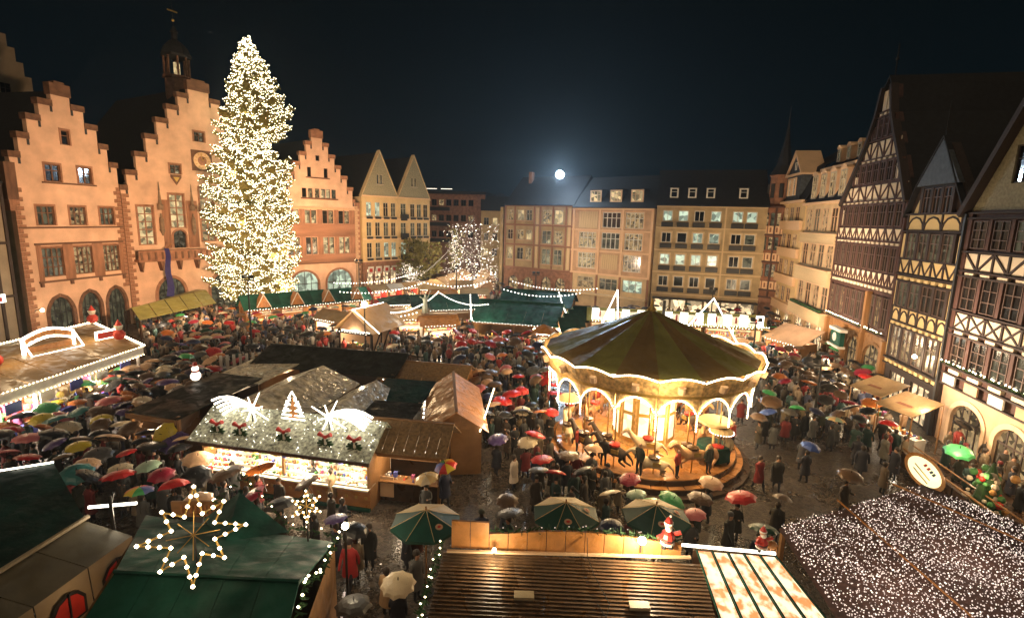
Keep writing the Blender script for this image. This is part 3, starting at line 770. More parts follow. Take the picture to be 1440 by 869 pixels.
body_box(B, .05, 3.25, 15.5, 8, 'timber_brown')
tb = MB(['sandstone_red', 'slate', 'iron', 'window_frame']); tb.lathe([(1.5, 15.5), (1.5, 19.3), (1.7, 19.5)], 8, 0, (1.2, 2.0, 0)); tb.lathe([(1.75, 19.5), (1.0, 20.8), (.4, 23.5), (.08, 26.2), (.03, 28)], 8, 1, (1.2, 2.0, 0))
for i in range(8):
    t = R(45 * i + 22.5); x, y = 1.2 + 1.40 * math.cos(t), 2.0 + 1.40 * math.sin(t)
    tb.box(x - .22, x + .22, y - .22, y + .22, 16.6, 18.4, 2)
tb.build('tower', B)

# cream house with three storey bay
loc, rz = bld_frame(*row_pt(36.5), 191.3)
B = thing('bay_house', 'cream house with tall window bay and white pedimented dormer', 'house', loc, rz)
wins = [(x, x + 1.35, z0, z1, 2, 2, ['pane_dim', 'pane_faint', 'glass_pane'][(i + j) % 3]) for j, (z0, z1) in enumerate(((13.5, 15.3), (10.35, 12.1), (7.2, 9.0), (3.9, 5.7))) for i, x in enumerate((.9, 2.95, 5.0))]
b = MB(['cream', 'peach']); wall_mesh(b, [(0, 0, 8.0), (16, 0, 8.0)], [rect(*w[:4]) for w in wins] + [arch(1.2, 3.6, 0, 1.6, 2.6), arch(4.6, 7.0, 0, 1.6, 2.6)], 0); b.build('wall', B)
for w in wins: window(B, *w[:4], w[4], w[5], 'window_frame_dark' if False else 'peach', w[6], None, None, y=-.10, fw=.06)
for a in (arch(1.2, 3.6, 0, 1.6, 2.6), arch(4.6, 7.0, 0, 1.6, 2.6)): arch_window(B, a, 'window_frame_dark', 'pane_shop', nx=3)
for z in (2.75, 6.1, 9.35, 12.6): piece('parapet_panel', 'peach_light', B, .2, 7.6, -.32, 0, z, z + .95); piece('ledge', 'peach_light', B, .1, 7.7, -.42, 0, z + .95, z + 1.08)
piece('cornice', 'peach_light', B, 0, 7.9, -.45, 0, 15.75, 16.05)
body_box(B, .05, 7.95, 15.8, 12, 'cream')
b = MB(['slate']); b.slab([(-.1, -.1, 16.05), (8.1, -.1, 16.05), (8.1, 1.6, 19.9), (-.1, 1.6, 19.9)], .2); b.build('roof', B)
b = MB(['slate']); b.slab([(-.1, 1.6, 19.9), (8.1, 1.6, 19.9), (8.1, 6.5, 23.0), (-.1, 6.5, 23.0)], .2); b.build('roof', B)
d = MB(['slate_blue', 'peach_light']); d.box(.6, 5.6, -.05, 2.5, 16.1, 19.0); d.box(.35, 5.85, -.3, 2.5, 19.0, 19.25, 1); d.prism([(.35, 19.25), (5.85, 19.25), (3.1, 21.8)][::-1], .05, 2.5)
d.add([(.2, -.25, 19.2), (3.1, -.25, 22.0), (3.1, 2.5, 22.0), (.2, 2.5, 19.2), (6.0, -.25, 19.2), (6.0, 2.5, 19.2), (.5, -.25, 19.2), (3.1, -.25, 21.6), (5.7, -.25, 19.2)], [(0, 1, 2, 3), (1, 4, 5, 2), (0, 6, 7, 1), (1, 7, 8, 4)], 1)
do = d.build('dormer', B)
for x in (1.7, 3.3): window(B, x, x + .95, 16.7, 18.6, 2, 3, 'window_frame_white', 'pane_dim', 'peach_light', y=-.2, fw=.08)
window(B, 2.8, 3.4, 19.7, 20.6, 1, 1, 'window_frame_white', 'pane_dim', y=-.1, fw=.08)

# ochre house with wide bands and arched dormers
loc, rz = bld_frame(*row_pt(28.4), 191.3)
B = thing('mansard_house', 'ochre house with wide peach bands and a row of arched dormers', 'house', loc, rz)
wins = [(x, x + 1.45, z0, z1, 2, 2, ['pane_dim', 'glass_pane', 'pane_dim', 'pane_faint'][(i * 3 + j) % 4]) for j, (z0, z1) in enumerate(((12.55, 14.9), (8.95, 11.25), (4.75, 7.1))) for i, x in enumerate((.9, 3.15, 5.4, 7.65))]
b = MB(['ochre_pale', 'peach']); sh = [arch(.8, 3.4, 0, 2.0, 3.2), arch(3.9, 6.2, 0, 2.0, 3.2), arch(6.7, 9.2, 0, 2.0, 3.2)]
wall_mesh(b, [(0, 0, 9.85), (15.6, 0, 9.85)], [rect(*w[:4]) for w in wins] + sh, 0); b.build('wall', B)
for w in wins: window(B, *w[:4], w[4], w[5], 'peach', w[6], None, None, y=-.12, fw=.06)
for a in sh: arch_window(B, a, 'window_frame_dark', 'pane_shop', nx=3, sur='peach_light', t=.2)
for z0, z1, q in ((11.35, 12.3, .3), (7.3, 8.7, .5), (3.4, 4.5, .7)):
    piece('parapet_panel', 'ochre_pale', B, .2, 9.7, -q, 0, z0, z1); piece('ledge', 'peach_light', B, .1, 9.75, -q - .08, 0, z1, z1 + .1); piece('ledge', 'peach_light', B, .1, 9.75, -q - .06, 0, z0 - .1, z0)
for i in range(4): piece('plant_box', 'fir_dark', B, .8 + i * 2.25, 2.5 + i * 2.25, -.75, -.4, 4.6, 4.9)
for x in (0, 9.55): piece('pilaster', 'cream', B, x, x + .35, -.1, 0, 0, 15.4)
piece('cornice', 'peach_light', B, 0, 9.85, -.4, 0, 15.35, 15.6)
body_box(B, .05, 9.8, 15.4, 12, 'ochre_pale')
b = MB(['slate']); b.slab([(-.1, -.1, 15.62), (9.95, -.1, 15.62), (9.95, 1.4, 19.0), (-.1, 1.4, 19.0)], .2); b.build('roof', B)
b = MB(['slate']); b.slab([(-.1, 1.4, 19.1), (9.95, 1.4, 19.1), (9.95, 6.5, 23.6), (-.1, 6.5, 23.6)], .2); b.build('roof', B)
b = MB(['slate']); b.prism([(-.1, 15.6), (9.95, 15.6), (9.95, 23.2), (-.1, 23.2)][::-1], 6.3, 6.6); b.build('roof', B)
piece('cornice', 'peach_light', B, .9, 9.9, .7, 1.3, 18.95, 19.25)
for i, x in enumerate((1.2, 3.6, 6.0, 8.4)):
    d = dormer(B, x, x + 1.15, 16.1, 18.4, .1, 'window_frame', 'pane_dim', 'peach', 'peach_light', 2, True); dormer_pane(d, x, x + 1.15, 16.1, 18.4, .1, 'pane_dim')
    x += .5
    d = dormer(B, x + .3, x + .85, 20.0, 21.1, 1.9, 'window_frame', 'pane_faint', 'peach', 'peach_light', 1, True); dormer_pane(d, x + .3, x + .85, 20.0, 21.1, 1.9, 'pane_faint')
rt = MB(['slate', 'iron']); rt.lathe([(1.2, 22.5), (.9, 23.6), (.2, 24.6), (.03, 26.6)], 6, 0, (4.5, 5.5, 0)); rt.build('roof_turret', B)

def timber_floor(B, x0, x1, zs, ze, n, pat, tm, pm, jut, wlit, outline=None):
    """one parapet zone of plaster panels with braces: zs..ze, n bays"""
    w = (x1 - x0) / n
    piece('infill', pm, B, x0, x1, -jut + .02, 0, zs, ze)
    for i in range(n + 1):
        x = x0 + i * w; piece('post', tm, B, x - .07, x + .07, -jut - .05, -jut + .03, zs, ze)
    for i in range(n):
        a, c = x0 + i * w + .07, x0 + (i + 1) * w - .07; m_ = (a + c) / 2; y0, y1 = -jut - .04, -jut + .03
        if pat == 'X': bar('brace', tm, B, a, zs, c, ze, .11, y0, y1); bar('brace', tm, B, a, ze, c, zs, .11, y0 + .013, y1 + .003)
        elif pat == 'Y': bar('brace', tm, B, m_, zs, a, ze, .11, y0, y1); bar('brace', tm, B, m_, zs, c, ze, .11, y0 + .013, y1 + .003)
        elif pat == 'V': bar('brace', tm, B, a if i % 2 else c, zs, c if i % 2 else a, ze, .13, y0, y1)
        elif pat == 'O':
            for k in range(6):
                t0, t1 = PI * k / 6, PI * (k + 1) / 6; rw, rh = (c - a) / 2, (ze - zs) * .85
                bar('brace', tm, B, m_ - rw * math.cos(t0), zs + rh * math.sin(t0), m_ - rw * math.cos(t1), zs + rh * math.sin(t1), .10, y0 + .002 * k, y1)

def beam_ends(B, x0, x1, z, n, pm, jut):
    """the light infill blocks between joist ends"""
    w = (x1 - x0) / n
    for i in range(n): piece('infill', pm, B, x0 + i * w + w * .22, x0 + (i + 1) * w - w * .22, -jut - .03, 0, z - .11, z + .11)

def win_band(B, x0, x1, z0, z1, n, tm, lits, y, fm='window_frame_brown', nz=2, nx=2, gap=.16):
    w = (x1 - x0) / n
    for i in range(n):
        window(B, x0 + i * w + gap, x0 + (i + 1) * w - gap, z0, z1, nx, nz, fm, random.choice(lits), y=y - .16, fw=.05, bars=.03)
        piece('post', tm, B, x0 + i * w - .13, x0 + i * w + .13, y - .12, 0, z0 - .05, z1 + .05)
    piece('post', tm, B, x1 - .13, x1 + .13, y - .12, 0, z0 - .05, z1 + .05)

# tall half-timbered gable
loc, rz = bld_frame(*row_pt(18.6), 191.3)
B = thing('half_timbered_house', 'tallest half-timbered gable house with white panels and long window bands', 'house', loc, rz, 'half-timbered houses along the right side')
gp = [(0, .05, 11.5), (15.0, .05, 11.5), (15.05, .4, 11.5), (18.5, 3.0, 9.6), (20.4, 4.3, 8.4), (22.0, 5.1, 7.5), (24.2, 5.7, 6.9)]
b = MB(['timber_red', 'wood']); ga = [arch(1.0, 4.2, 0, 2.6, 3.8), arch(4.9, 7.3, 0, 2.6, 3.8), arch(8.0, 11.0, 0, 2.6, 3.8)]
wall_mesh(b, [(0, .05, 11.5), (4.6, .05, 11.5)], ga, 1); wall_mesh(b, [(4.6, .05, 11.5)] + gp[1:], [], 0); b.build('wall', B)
for a in ga: arch_window(B, a, 'window_frame_dark', 'pane_dim', nx=4, sur='wood', t=.25)
L1 = ['glass_pane', 'glass_pane', 'pane_faint']
for z0, z1, x0, x1, n, lits in ((5.35, 7.75, .3, 11.3, 10, ['pane_faint', 'pane_dim', 'glass_pane']), (9.7, 11.6, .3, 11.3, 10, L1), (13.2, 14.9, .6, 11.2, 9, ['glass_pane']), (16.75, 18.3, 2.2, 9.9, 7, ['glass_pane']), (20.3, 21.8, 4.6, 8.0, 4, ['glass_pane'])):
    win_band(B, x0, x1, z0, z1, n, 'timber_red', lits, -.12)
for zs, ze, x0, x1, n, pat in ((8.65, 9.5, .2, 11.4, 12, 'Y'), (12.1, 13.0, .2, 11.4, 9, 'Y'), (15.35, 16.5, .95, 11.0, 8, 'V'), (18.75, 20.0, 3.5, 9.1, 5, 'V')):
    timber_floor(B, x0, x1, zs, ze, n, pat, 'timber_red', 'plaster_white', .14, None)
for z, n, x0, x1 in ((8.3, 17, .2, 11.4), (11.82, 15, .2, 11.4), (15.1, 13, .4, 11.4), (18.5, 7, 3.1, 9.5), (22.1, 3, 5.2, 7.3)): beam_ends(B, x0, x1, z, n, 'plaster_white', .16)
for x0, x1, z0, z1 in ((5.6, 6.2, 22.4, 23.9), (6.35, 6.95, 22.4, 23.8), (.35, .9, 13.2, 14.6), (2.3, 2.85, 16.8, 17.4), (9.2, 9.75, 16.8, 18.3)): piece('infill', 'plaster_white', B, x0, x1, -.16, -.01, z0, z1)
for z in (4.75, 8.05, 8.52, 11.65, 12.0, 14.95, 15.22): piece('beam', 'timber_red', B, 0, 11.55, -.24, 0, z, z + .1)
for z, x0, x1 in ((18.33, 3.0, 9.6), (18.62, 3.1, 9.5), (20.1, 4.2, 8.6), (21.9, 5.1, 7.6), (22.25, 5.1, 7.5)): piece('beam', 'timber_red', B, x0, x1, -.24, 0, z, z + .1)
for (za, la, ra), (zb, lb, rb) in zip(gp[2:-1], gp[3:]):
    bar('verge', 'timber_dark', B, la - .1, za, lb - .1, zb, .3, -.45, .1); bar('verge', 'timber_dark', B, ra + .1, za, rb + .1, zb, .3, -.45, .1)
for x, z0, z1 in ((.05, 4.6, 15), (11.4, 4.6, 15)): piece('corner_post', 'timber_red', B, x, x + .2, -.2, 0, z0, z1)
for x in (.4, 4.5, 7.6, 11.2): piece('pillar', 'wood', B, x - .2, x + .2, -.3, 0, 0, 4.5)
piece('carved_figure', 'wood', B, 8.0, 8.35, -.5, -.1, 4.6, 8.0)
body_box(B, .1, 11.45, 15, 17, 'timber_dark')
for k in (0, 1):
    q = MB(['slate']); P = [(la if k == 0 else ra, za) for za, la, ra in gp[2:]] + [(6.3, 25.0)]
    for (xa, za), (xb, zb) in zip(P[:-1], P[1:]):
        q.slab([(xa, -.3, za), (xb, -.3, zb), (xb, 22, zb), (xa, 22, za)], .16)
    q.build('roof', B)
rt = MB(['iron']); rt.tube((6.3, .1, 24.9), (6.3, .1, 27.3), .05); rt.ball((6.3, .1, 26.2), .14); rt.build('finial', B)
# shop sign with a white letter on green under the jetty
sg = MB(['paint_white', 'canvas_green', 'gold']); sg.box(4.6, 6.9, -1.5, -.9, 4.15, 4.4); sg.box(4.5, 6.8, -1.5, -.9, 2.7, 2.9); sg.box(4.7, 6.7, -1.35, -1.0, 2.9, 4.15, 1); sg.tube((5.7, -1.0, 4.3), (5.7, 0, 4.3), .05, 6, 2)
sg.prism([(5.55 + .38 * math.cos(2 * PI * i / 12), 3.55 + .38 * math.sin(2 * PI * i / 12)) for i in range(12)][::-1], -1.38, -1.35, 0); sg.build('shop_sign', B)

# small yellow half-timbered house
loc, rz = bld_frame(*row_pt(7.0), 191.3)
B = thing('half_timbered_house', 'narrow half-timbered house with yellow panels and slate gable, between two taller ones', 'house', loc, rz, 'half-timbered houses along the right side')
b = MB(['timber_dark']); wall_mesh(b, [(0, .05, 6.75), (14.1, .05, 6.75), (16.0, 1.0, 5.75), (18.9, 3.3, 3.5)], [rect(.8, 2.8, 0, 2.6), rect(3.6, 5.8, 0, 2.6)]); b.build('wall', B)
for x0, x1 in ((.8, 2.8), (3.6, 5.8)): window(B, x0, x1, 0, 2.6, 3, 2, 'window_frame_dark', 'pane_shop')
for z0, z1, x0, x1, n, lits in ((3.75, 6.0, .5, 6.3, 4, ['pane_dim', 'pane_warm', 'pane_dim']), (7.5, 9.25, .5, 6.3, 4, ['pane_faint', 'glass_pane']), (10.95, 12.75, .7, 6.1, 4, ['glass_pane', 'pane_faint']), (14.1, 15.75, 1.8, 5.2, 3, ['glass_pane'])):
    win_band(B, x0, x1, z0, z1, n, 'timber_dark', lits, -.12, nx=2)
for zs, ze, x0, x1, n, pat in ((6.45, 7.35, .1, 6.7, 6, 'O'), (9.95, 10.85, .1, 6.7, 5, 'Y'), (13.0, 14.0, .4, 6.4, 3, 'O')):
    timber_floor(B, x0, x1, zs, ze, n, pat, 'timber_dark', 'plaster_yellow', .14, None)
for z, n in ((3.3, 10), (6.2, 9), (9.55, 8)): beam_ends(B, .1, 6.7, z, n, 'plaster_yellow', .18)
for x in (.1, 6.4): piece('infill', 'plaster_yellow', B, x, x + .3, -.15, 0, 11.0, 12.7); piece('infill', 'plaster_yellow', B, x, x + .3, -.15, 0, 7.5, 9.3); piece('infill', 'plaster_yellow', B, x, x + .25, -.15, 0, 3.8, 6.0)
q = MB(['plaster_yellow']); q.prism([(.9, 14.15), (1.5, 14.15), (1.5, 15.2)][::-1], -.12, 0); q.build('infill', B)
for z in (3.05, 3.48, 6.02, 6.33, 7.38, 9.3, 9.75, 10.9, 12.85, 14.02): piece('beam', 'timber_dark', B, 0, 6.8, -.24, 0, z, z + .09)
q = MB(['slate_blue']); q.prism([(1.0, 15.95), (5.75, 15.95), (3.4, 18.95)][::-1], -.3, 0); q.build('slate_gable', B)
q = MB(['slate']); q.slab([(.0, -.35, 14.0), (1.0, -.35, 16.0), (3.4, -.35, 19.1), (3.4, 12, 19.1), (.0, 12, 14.0)][:5], .16); q.build('roof', B)
q = MB(['slate']); q.slab([(3.4, -.35, 19.1), (6.8, -.35, 14.0), (6.8, 12, 14.0), (3.4, 12, 19.1)], .16); q.build('roof', B)
rt = MB(['iron']); rt.tube((3.4, -.2, 19.0), (3.4, -.2, 21.2), .04); rt.build('finial', B)
piece('drain_pipe', 'iron', B, 6.82, 7.0, -.35, -.15, 0, 14); piece('corner_post', 'timber_dark', B, 6.75, 7.05, -.12, .3, 0, 14.0)
body_box(B, .1, 6.7, 14, 12, 'timber_dark')

# right edge house
loc, rz = bld_frame(*row_pt(0), 191.3)
B = thing('half_timbered_house', 'dark red half-timbered house with crossed white panels at the right edge', 'house', loc, rz, 'half-timbered houses along the right side')
gp = [(0, .1, 12.5), (14.2, .1, 12.5), (14.25, -.3, 12.9), (24.0, 6.2, 6.4)]
ga = [arch(1.3, 4.0, 0, 1.9, 2.9), arch(5.0, 7.4, 0, 1.9, 2.9), arch(8.4, 10.8, 0, 1.9, 2.9)]
b = MB(['timber_red', 'peach', 'slate_tan']); wall_mesh(b, [(0, .1, 12.5), (3.6, .1, 12.5)], ga, 1); wall_mesh(b, [(3.6, .1, 12.5), (14.2, .1, 12.5)], [], 0)
wall_mesh(b, [(14.2, -.3, 12.9), (24.0, 6.2, 6.4)], [rect(2.6, 3.8, 15.6, 17.6), rect(6.0, 7.2, 15.6, 17.6)], 2); b.build('wall', B)
for x in (2.6, 6.0): window(B, x, x + 1.2, 15.6, 17.6, 2, 2, 'window_frame_dark', 'glass_pane')
for a in ga: arch_window(B, a, 'window_frame_dark', 'pane_dim', nx=4, sur='peach_light', t=.3)
for z0, z1, lits in ((4.95, 6.75, ['glass_pane', 'pane_faint']), (8.4, 10.35, ['glass_pane']), (12.0, 13.6, ['glass_pane', 'glass_pane', 'pane_faint'])):
    win_band(B, .3, 12.3, z0, z1, 7, 'timber_red', lits, -.12, nx=2, nz=3, gap=.26)
timber_floor(B, .2, 12.4, 10.75, 11.7, 10, 'V', 'timber_dark', 'plaster_white', .14, None)
timber_floor(B, .2, 12.4, 7.15, 8.1, 9, 'X', 'timber_dark', 'plaster_white', .14, None)
for z, n in ((10.45, 9), (6.92, 9), (4.55, 7)): beam_ends(B, .2, 12.4, z, n, 'plaster_white', .16)
for i in range(6): piece('fascia_panel', 'paint_white' if i % 2 == 0 else 'peach', B, .4 + i * 2, 1.5 + i * 2, -.3, -.2, 3.75, 4.3)
for z in (3.6, 4.3, 4.75, 6.75, 7.05, 8.2, 10.3, 10.6, 11.75, 13.7, 14.0): piece('beam', 'timber_dark', B, 0, 12.6, -.26, 0, z, z + .1)
bar('verge', 'timber_dark', B, -.55, 13.9, 6.3, 24.4, .35, -.5, .1)
q = MB(['slate']); q.slab([(-.45, -.4, 14.2), (6.3, -.4, 24.2), (6.3, 14, 24.2), (-.45, 14, 14.2)], .16); q.build('roof', B)
piece('corner_post', 'timber_red', B, 0, .3, -.2, 0, 3.6, 14.1)
body_box(B, .15, 12.4, 14.1, 14, 'timber_dark')

# ---- far street and what closes it
loc, rz = (-21.5, 118, 0), R(-8)
B = thing('office_block', 'brown flat roofed block far down the street above the bare trees', 'office block', loc, rz)
wins = [(1.0 + i * 1.7, 2.2 + i * 1.7, z, z + 1.4, 2, 1, 'glass_pane' if (i * 7 + k * 3) % 5 else 'pane_dim') for k, z in enumerate((8.6, 12.2, 15.6)) for i in range(7)]
b = MB(['sandstone_red']); wall_mesh(b, [(0, 0, 15), (18.2, 0, 15)], [rect(*w[:4]) for w in wins]); b.build('wall', B)
for w in wins: window(B, *w[:4], w[4], w[5], 'window_frame_dark', w[6]); 
for k, z in enumerate((8.4, 12.0, 15.4)): piece('balcony', 'iron', B, 1, 7, -.6, 0, z - .9, z - .1)
body_box(B, .05, 14.95, 18, 12, 'sandstone_dark'); piece('roof', 'slate', B, -.3, 15.3, -.3, 12.3, 18.2, 18.8)
piece('roof_light', 'bulb_soft', B, .8, 3.6, 1, 1.15, 19.3, 19.42); piece('roof_light', 'bulb_soft', B, 4.6, 7.2, 1, 1.15, 19.3, 19.42)
B = thing('street_house', 'pale green fronted house at the end of the lit street', 'house', (-7.2, 112, 0), R(4))
wins = [(.6 + i * 1.9, 1.7 + i * 1.9, z, z + 1.6, 2, 2, 'pane_warm' if (i + k) % 3 == 0 else 'glass_pane') for k, z in enumerate((5, 8.3, 11.6)) for i in range(3)]
b = MB(['cream']); wall_mesh(b, [(0, 0, 6.5), (14.8, 0, 6.5)], [rect(*w[:4]) for w in wins]); b.build('wall', B)
for w in wins: window(B, *w[:4], w[4], w[5], 'window_frame', w[6])
body_box(B, .05, 6.45, 14.6, 12, 'ochre'); long_roof(B, -.1, 6.6, 14.8, 18, 12)
B = thing('street_house', 'dark fronted side house along the lit street, right of the gap', 'house', (-1.9, 88.2, 0), R(78))
wins = [(1 + i * 2.6, 2.4 + i * 2.6, z, z + 1.8, 2, 2, 'pane_dim' if (i + k) % 2 else 'glass_pane') for k, z in enumerate((5.5, 9, 12.3)) for i in range(6)]
b = MB(['ochre']); wall_mesh(b, [(0, 0, 17), (15, 0, 17)], [rect(*w[:4]) for w in wins]); b.build('wall', B)
for w in wins: window(B, *w[:4], w[4], w[5], 'window_frame', w[6])
body_box(B, 0, 17, 14.8, -6, 'ochre', y0=-.5) if False else None
# grey house with dark shutters left of the town hall
loc, rz = bld_frame(-47.2, 33.5, 6)
B = thing('plaster_house', 'grey brown plaster house cut by the left edge, with dark timber posts', 'house', loc, rz)
b = MB(['plaster_grey']); wall_mesh(b, [(0, 0, 13.0), (15.0, 0, 13.0)], [rect(9.6, 11.2, 6, 9), rect(6.2, 7.8, 6, 9)]); b.build('wall', B)
for x in (9.6, 6.2): window(B, x, x + 1.6, 6, 9, 2, 3, 'window_frame_dark', 'glass_pane')
for x in (8.6, 11.6, 12.75): piece('post', 'timber_dark', B, x, x + .25, -.12, 0, 0, 15)
for z in (4.8, 9.6, 14.7): piece('beam', 'timber_dark', B, 0, 13, -.15, 0, z, z + .22)
body_box(B, .05, 12.95, 14.9, 10, 'plaster_grey'); long_roof(B, -.1, 13, 15.1, 21, 12)
ln = MB(['iron', 'tube_light', 'paint_red']); ln.tube((10.6, 0, 5.4), (10.6, -1.0, 5.4), .04); ln.box(9.9, 11.2, -1.1, -.9, 4.6, 5.3, 1); ln.box(10.2, 10.9, -1.12, -1.1, 4.7, 5.1, 2); ln.build('shop_sign', B)
# stepped gable far left, unlit
B = thing('rear_gable', 'unlit grey stepped gable rising behind the roofs at the left edge', 'house', (-74, 70, 0), R(70))
prof = steps(6, 0, 12, 24, [(26, 5.6), (27.8, 4.8), (29.6, 4.0), (31.4, 3.2), (33.2, 2.4), (35, 1.6), (36.6, .8)])
b = MB(['plaster_grey']); wall_mesh(b, prof, [rect(5.4, 6.6, 28, 30)]); b.build('wall', B); window(B, 5.4, 6.6, 28, 30, 2, 2, 'window_frame_dark', 'glass_pane')
body_box(B, .1, 11.9, 24, 12, 'plaster_grey'); gable_roof_in(B, 0, 12, 24, 34, 12)
# hill of dark roofs beyond
hb = MB(['slate']); random.seed(3)
for i in range(26):
    x = -60 + i * 8 + rnd(-2, 2); y = rnd(190, 260); w_, h = rnd(8, 16), rnd(16, 30) if 5 < i < 22 else rnd(12, 22)
    hb.box(x, x + w_, y, y + 14, 0, h - 5); hb.prism([(x - .5, h - 5), (x + w_ + .5, h - 5), (x + w_ / 2, h)][::-1], y - .4, y + 14.4)
tag(hb.build('far_roofs'), kind='structure')
gb = MB(['wet_cobbles']); gb.quad((-900, -100, 0), (900, -100, 0), (900, 1700, 0), (-900, 1700, 0)); tag(gb.build('ground'), kind='structure')
# ---------------------------------------------------------------- lamps of the square, real and added
LIGHTK = 1.75
def point(name, loc, power, col=(1, .72, .42), r=0.12, parent=None):
    l = bpy.data.lights.new(name, 'POINT'); l.energy = power * LIGHTK; l.color = col; l.shadow_soft_size = r
    o = bpy.data.objects.new(name, l); COL.objects.link(o); o.location = loc
    if parent: o.parent = parent
    return o

def floodlight(x, y, h, targets, power, col, label, group='floodlight poles aimed at the house fronts'):  # poles and spots put in to light the house fronts
    t = thing('floodlight_pole', label, 'floodlight', (x, y, 0), 0, group)
    b = MB(['iron']); b.lathe([(.12, 0), (.09, .4), (.06, h)], 8); b.box(-.5, .5, -.05, .05, h - .1, h); b.build('pole', t)
    for k, (tx, ty, tz) in enumerate(targets):
        d = (Vector((tx, ty, tz)) - Vector((x, y, h + .25))); q = d.to_track_quat('-Z', 'Y')
        ox = (k - (len(targets) - 1) / 2) * .55
        hb = MB(['iron', 'lamp_globe']); hb.box(-.2, .2, -.14, .14, -.1, .12); hb.box(-.17, .17, -.11, .11, -.125, -.1, 1)
        o = hb.build('lamp_head', t, (ox, 0, h + .25)); o.rotation_euler = q.to_euler()
        l = bpy.data.lights.new('flood', 'SPOT'); l.energy = power[k] if isinstance(power, (list, tuple)) else power; l.color = col
        l.spot_size = R(95); l.spot_blend = 0.9; l.shadow_soft_size = .25
        lo = bpy.data.objects.new('flood', l); COL.objects.link(lo); lo.parent = t
        dn = d.normalized() * .25; lo.location = (ox + dn.x, dn.y, h + .25 + dn.z); lo.rotation_euler = q.to_euler()
    return t

ORANGE = (1.0, .62, .34); WARM = (1.0, .70, .40)
floodlight(-22, 42, 7.5, [(-45, 54, 12), (-40, 66, 13)], [17500, 18000], ORANGE, 'thin floodlight pole beside the crowd facing the leftmost orange gable')
floodlight(-20, 66, 7.0, [(-38, 72, 16), (-30, 80, 13)], [10500, 17500], ORANGE, 'thin floodlight pole facing the smallest orange gable, behind the wooden lodge')
floodlight(-8, 72, 6.0, [(-20, 91, 9)], 5500, (1.0, .72, .46), 'thin floodlight pole in front of the twin pointed gables')
floodlight(3, 66, 6.0, [(3, 85, 8), (14, 76, 8)], [3000, 4300], (1, .74, .54), 'thin floodlight pole between the green roofs, facing the peach house')
floodlight(23, 58, 5.5, [(27, 70, 8), (34, 62, 8)], [2000, 1500], (1, .70, .42), 'thin floodlight pole at the far end of the cream house')
floodlight(20.5, 42, 5.0, [(30, 46, 8), (30.5, 52, 10)], [12500, 5500], (1, .72, .48), 'thin floodlight pole in front of the tallest half-timbered gable')
floodlight(19.5, 31, 4.5, [(28, 33, 7), (27, 27, 6)], [7500, 6500], (1, .72, .50), 'thin floodlight pole in the right hand crowd')

# white floodlight on the roof at the far side
t = thing('roof_floodlight', 'blinding white floodlight on a mast above the far roofs', 'floodlight', (6.9, 82.2, 0))
b = MB(['iron']); b.tube((0, 0, 19.2), (0, 0, 20.2), .07); b.box(-.5, .5, -.1, .25, 20.0, 20.7); b.build('mast', t)
b = MB(['flood_lens']); b.ball((0, -.45, 20.0), .62, 0, 14, 8); b.build('lamp_head', t)
l = bpy.data.lights.new('white_flood', 'SPOT'); l.energy = 14000; l.color = (.62, .82, 1.0); l.spot_size = R(140); l.spot_blend = 1; l.shadow_soft_size = .4
point('white_flood_glow', (6.9, 80.9, 20.1), 1500, (.55, .78, 1.0), .5)
lo = bpy.data.objects.new('white_flood', l); COL.objects.link(lo); lo.location = (6.9, 81.0, 20); lo.rotation_euler = (Vector((-1, 42, 0)) - Vector((6.9, 81, 20))).to_track_quat('-Z', 'Y').to_euler()
# ---------------------------------------------------------------- the big lit fir
def bulbs_mesh(pts, r, m='bulb'):
    b = MB([m])
    for p in pts: b.octa(p, r)
    return b

random.seed(11)
TX, TY = -32.8, 66.0
tr = thing('fir_tree', 'towering fir covered all over in warm white fairy lights', 'fir tree', (TX, TY, 0))
b = MB(['bark']); b.lathe([(.55, 0), (.45, 8), (.32, 18), (.14, 27), (.03, 33.2)], 10); b.build('trunk', tr)
def prof_r(z, side):   # radius of the crown against height; side -1 left, +1 right
    T = [(0.8, 5.7, 4.0), (3.8, 5.9, 4.3), (8.4, 5.8, 4.4), (12.8, 6.3, 4.6), (17.2, 5.3, 4.6), (18.7, 4.8, 4.5), (20.4, 4.2, 2.3), (21.5, 4.1, 2.4), (23, 3.6, 4.6), (25.6, 3.0, 5.0), (26.6, 2.7, 4.0), (27.5, 2.5, 3.4), (30, 1.7, 2.1), (31.8, 1.2, 1.2), (33.2, .3, .3), (33.6, .1, .1)]
    for (za, la, ra), (zb, lb, rb) in zip(T[:-1], T[1:]):
        if za <= z <= zb:
            t = (z - za) / (zb - za); return (la + (lb - la) * t) if side < 0 else (ra + (rb - ra) * t)
    return T[0][1]
fol = MB(['fir']); br = MB(['bark']); pts = []
z = 1.7
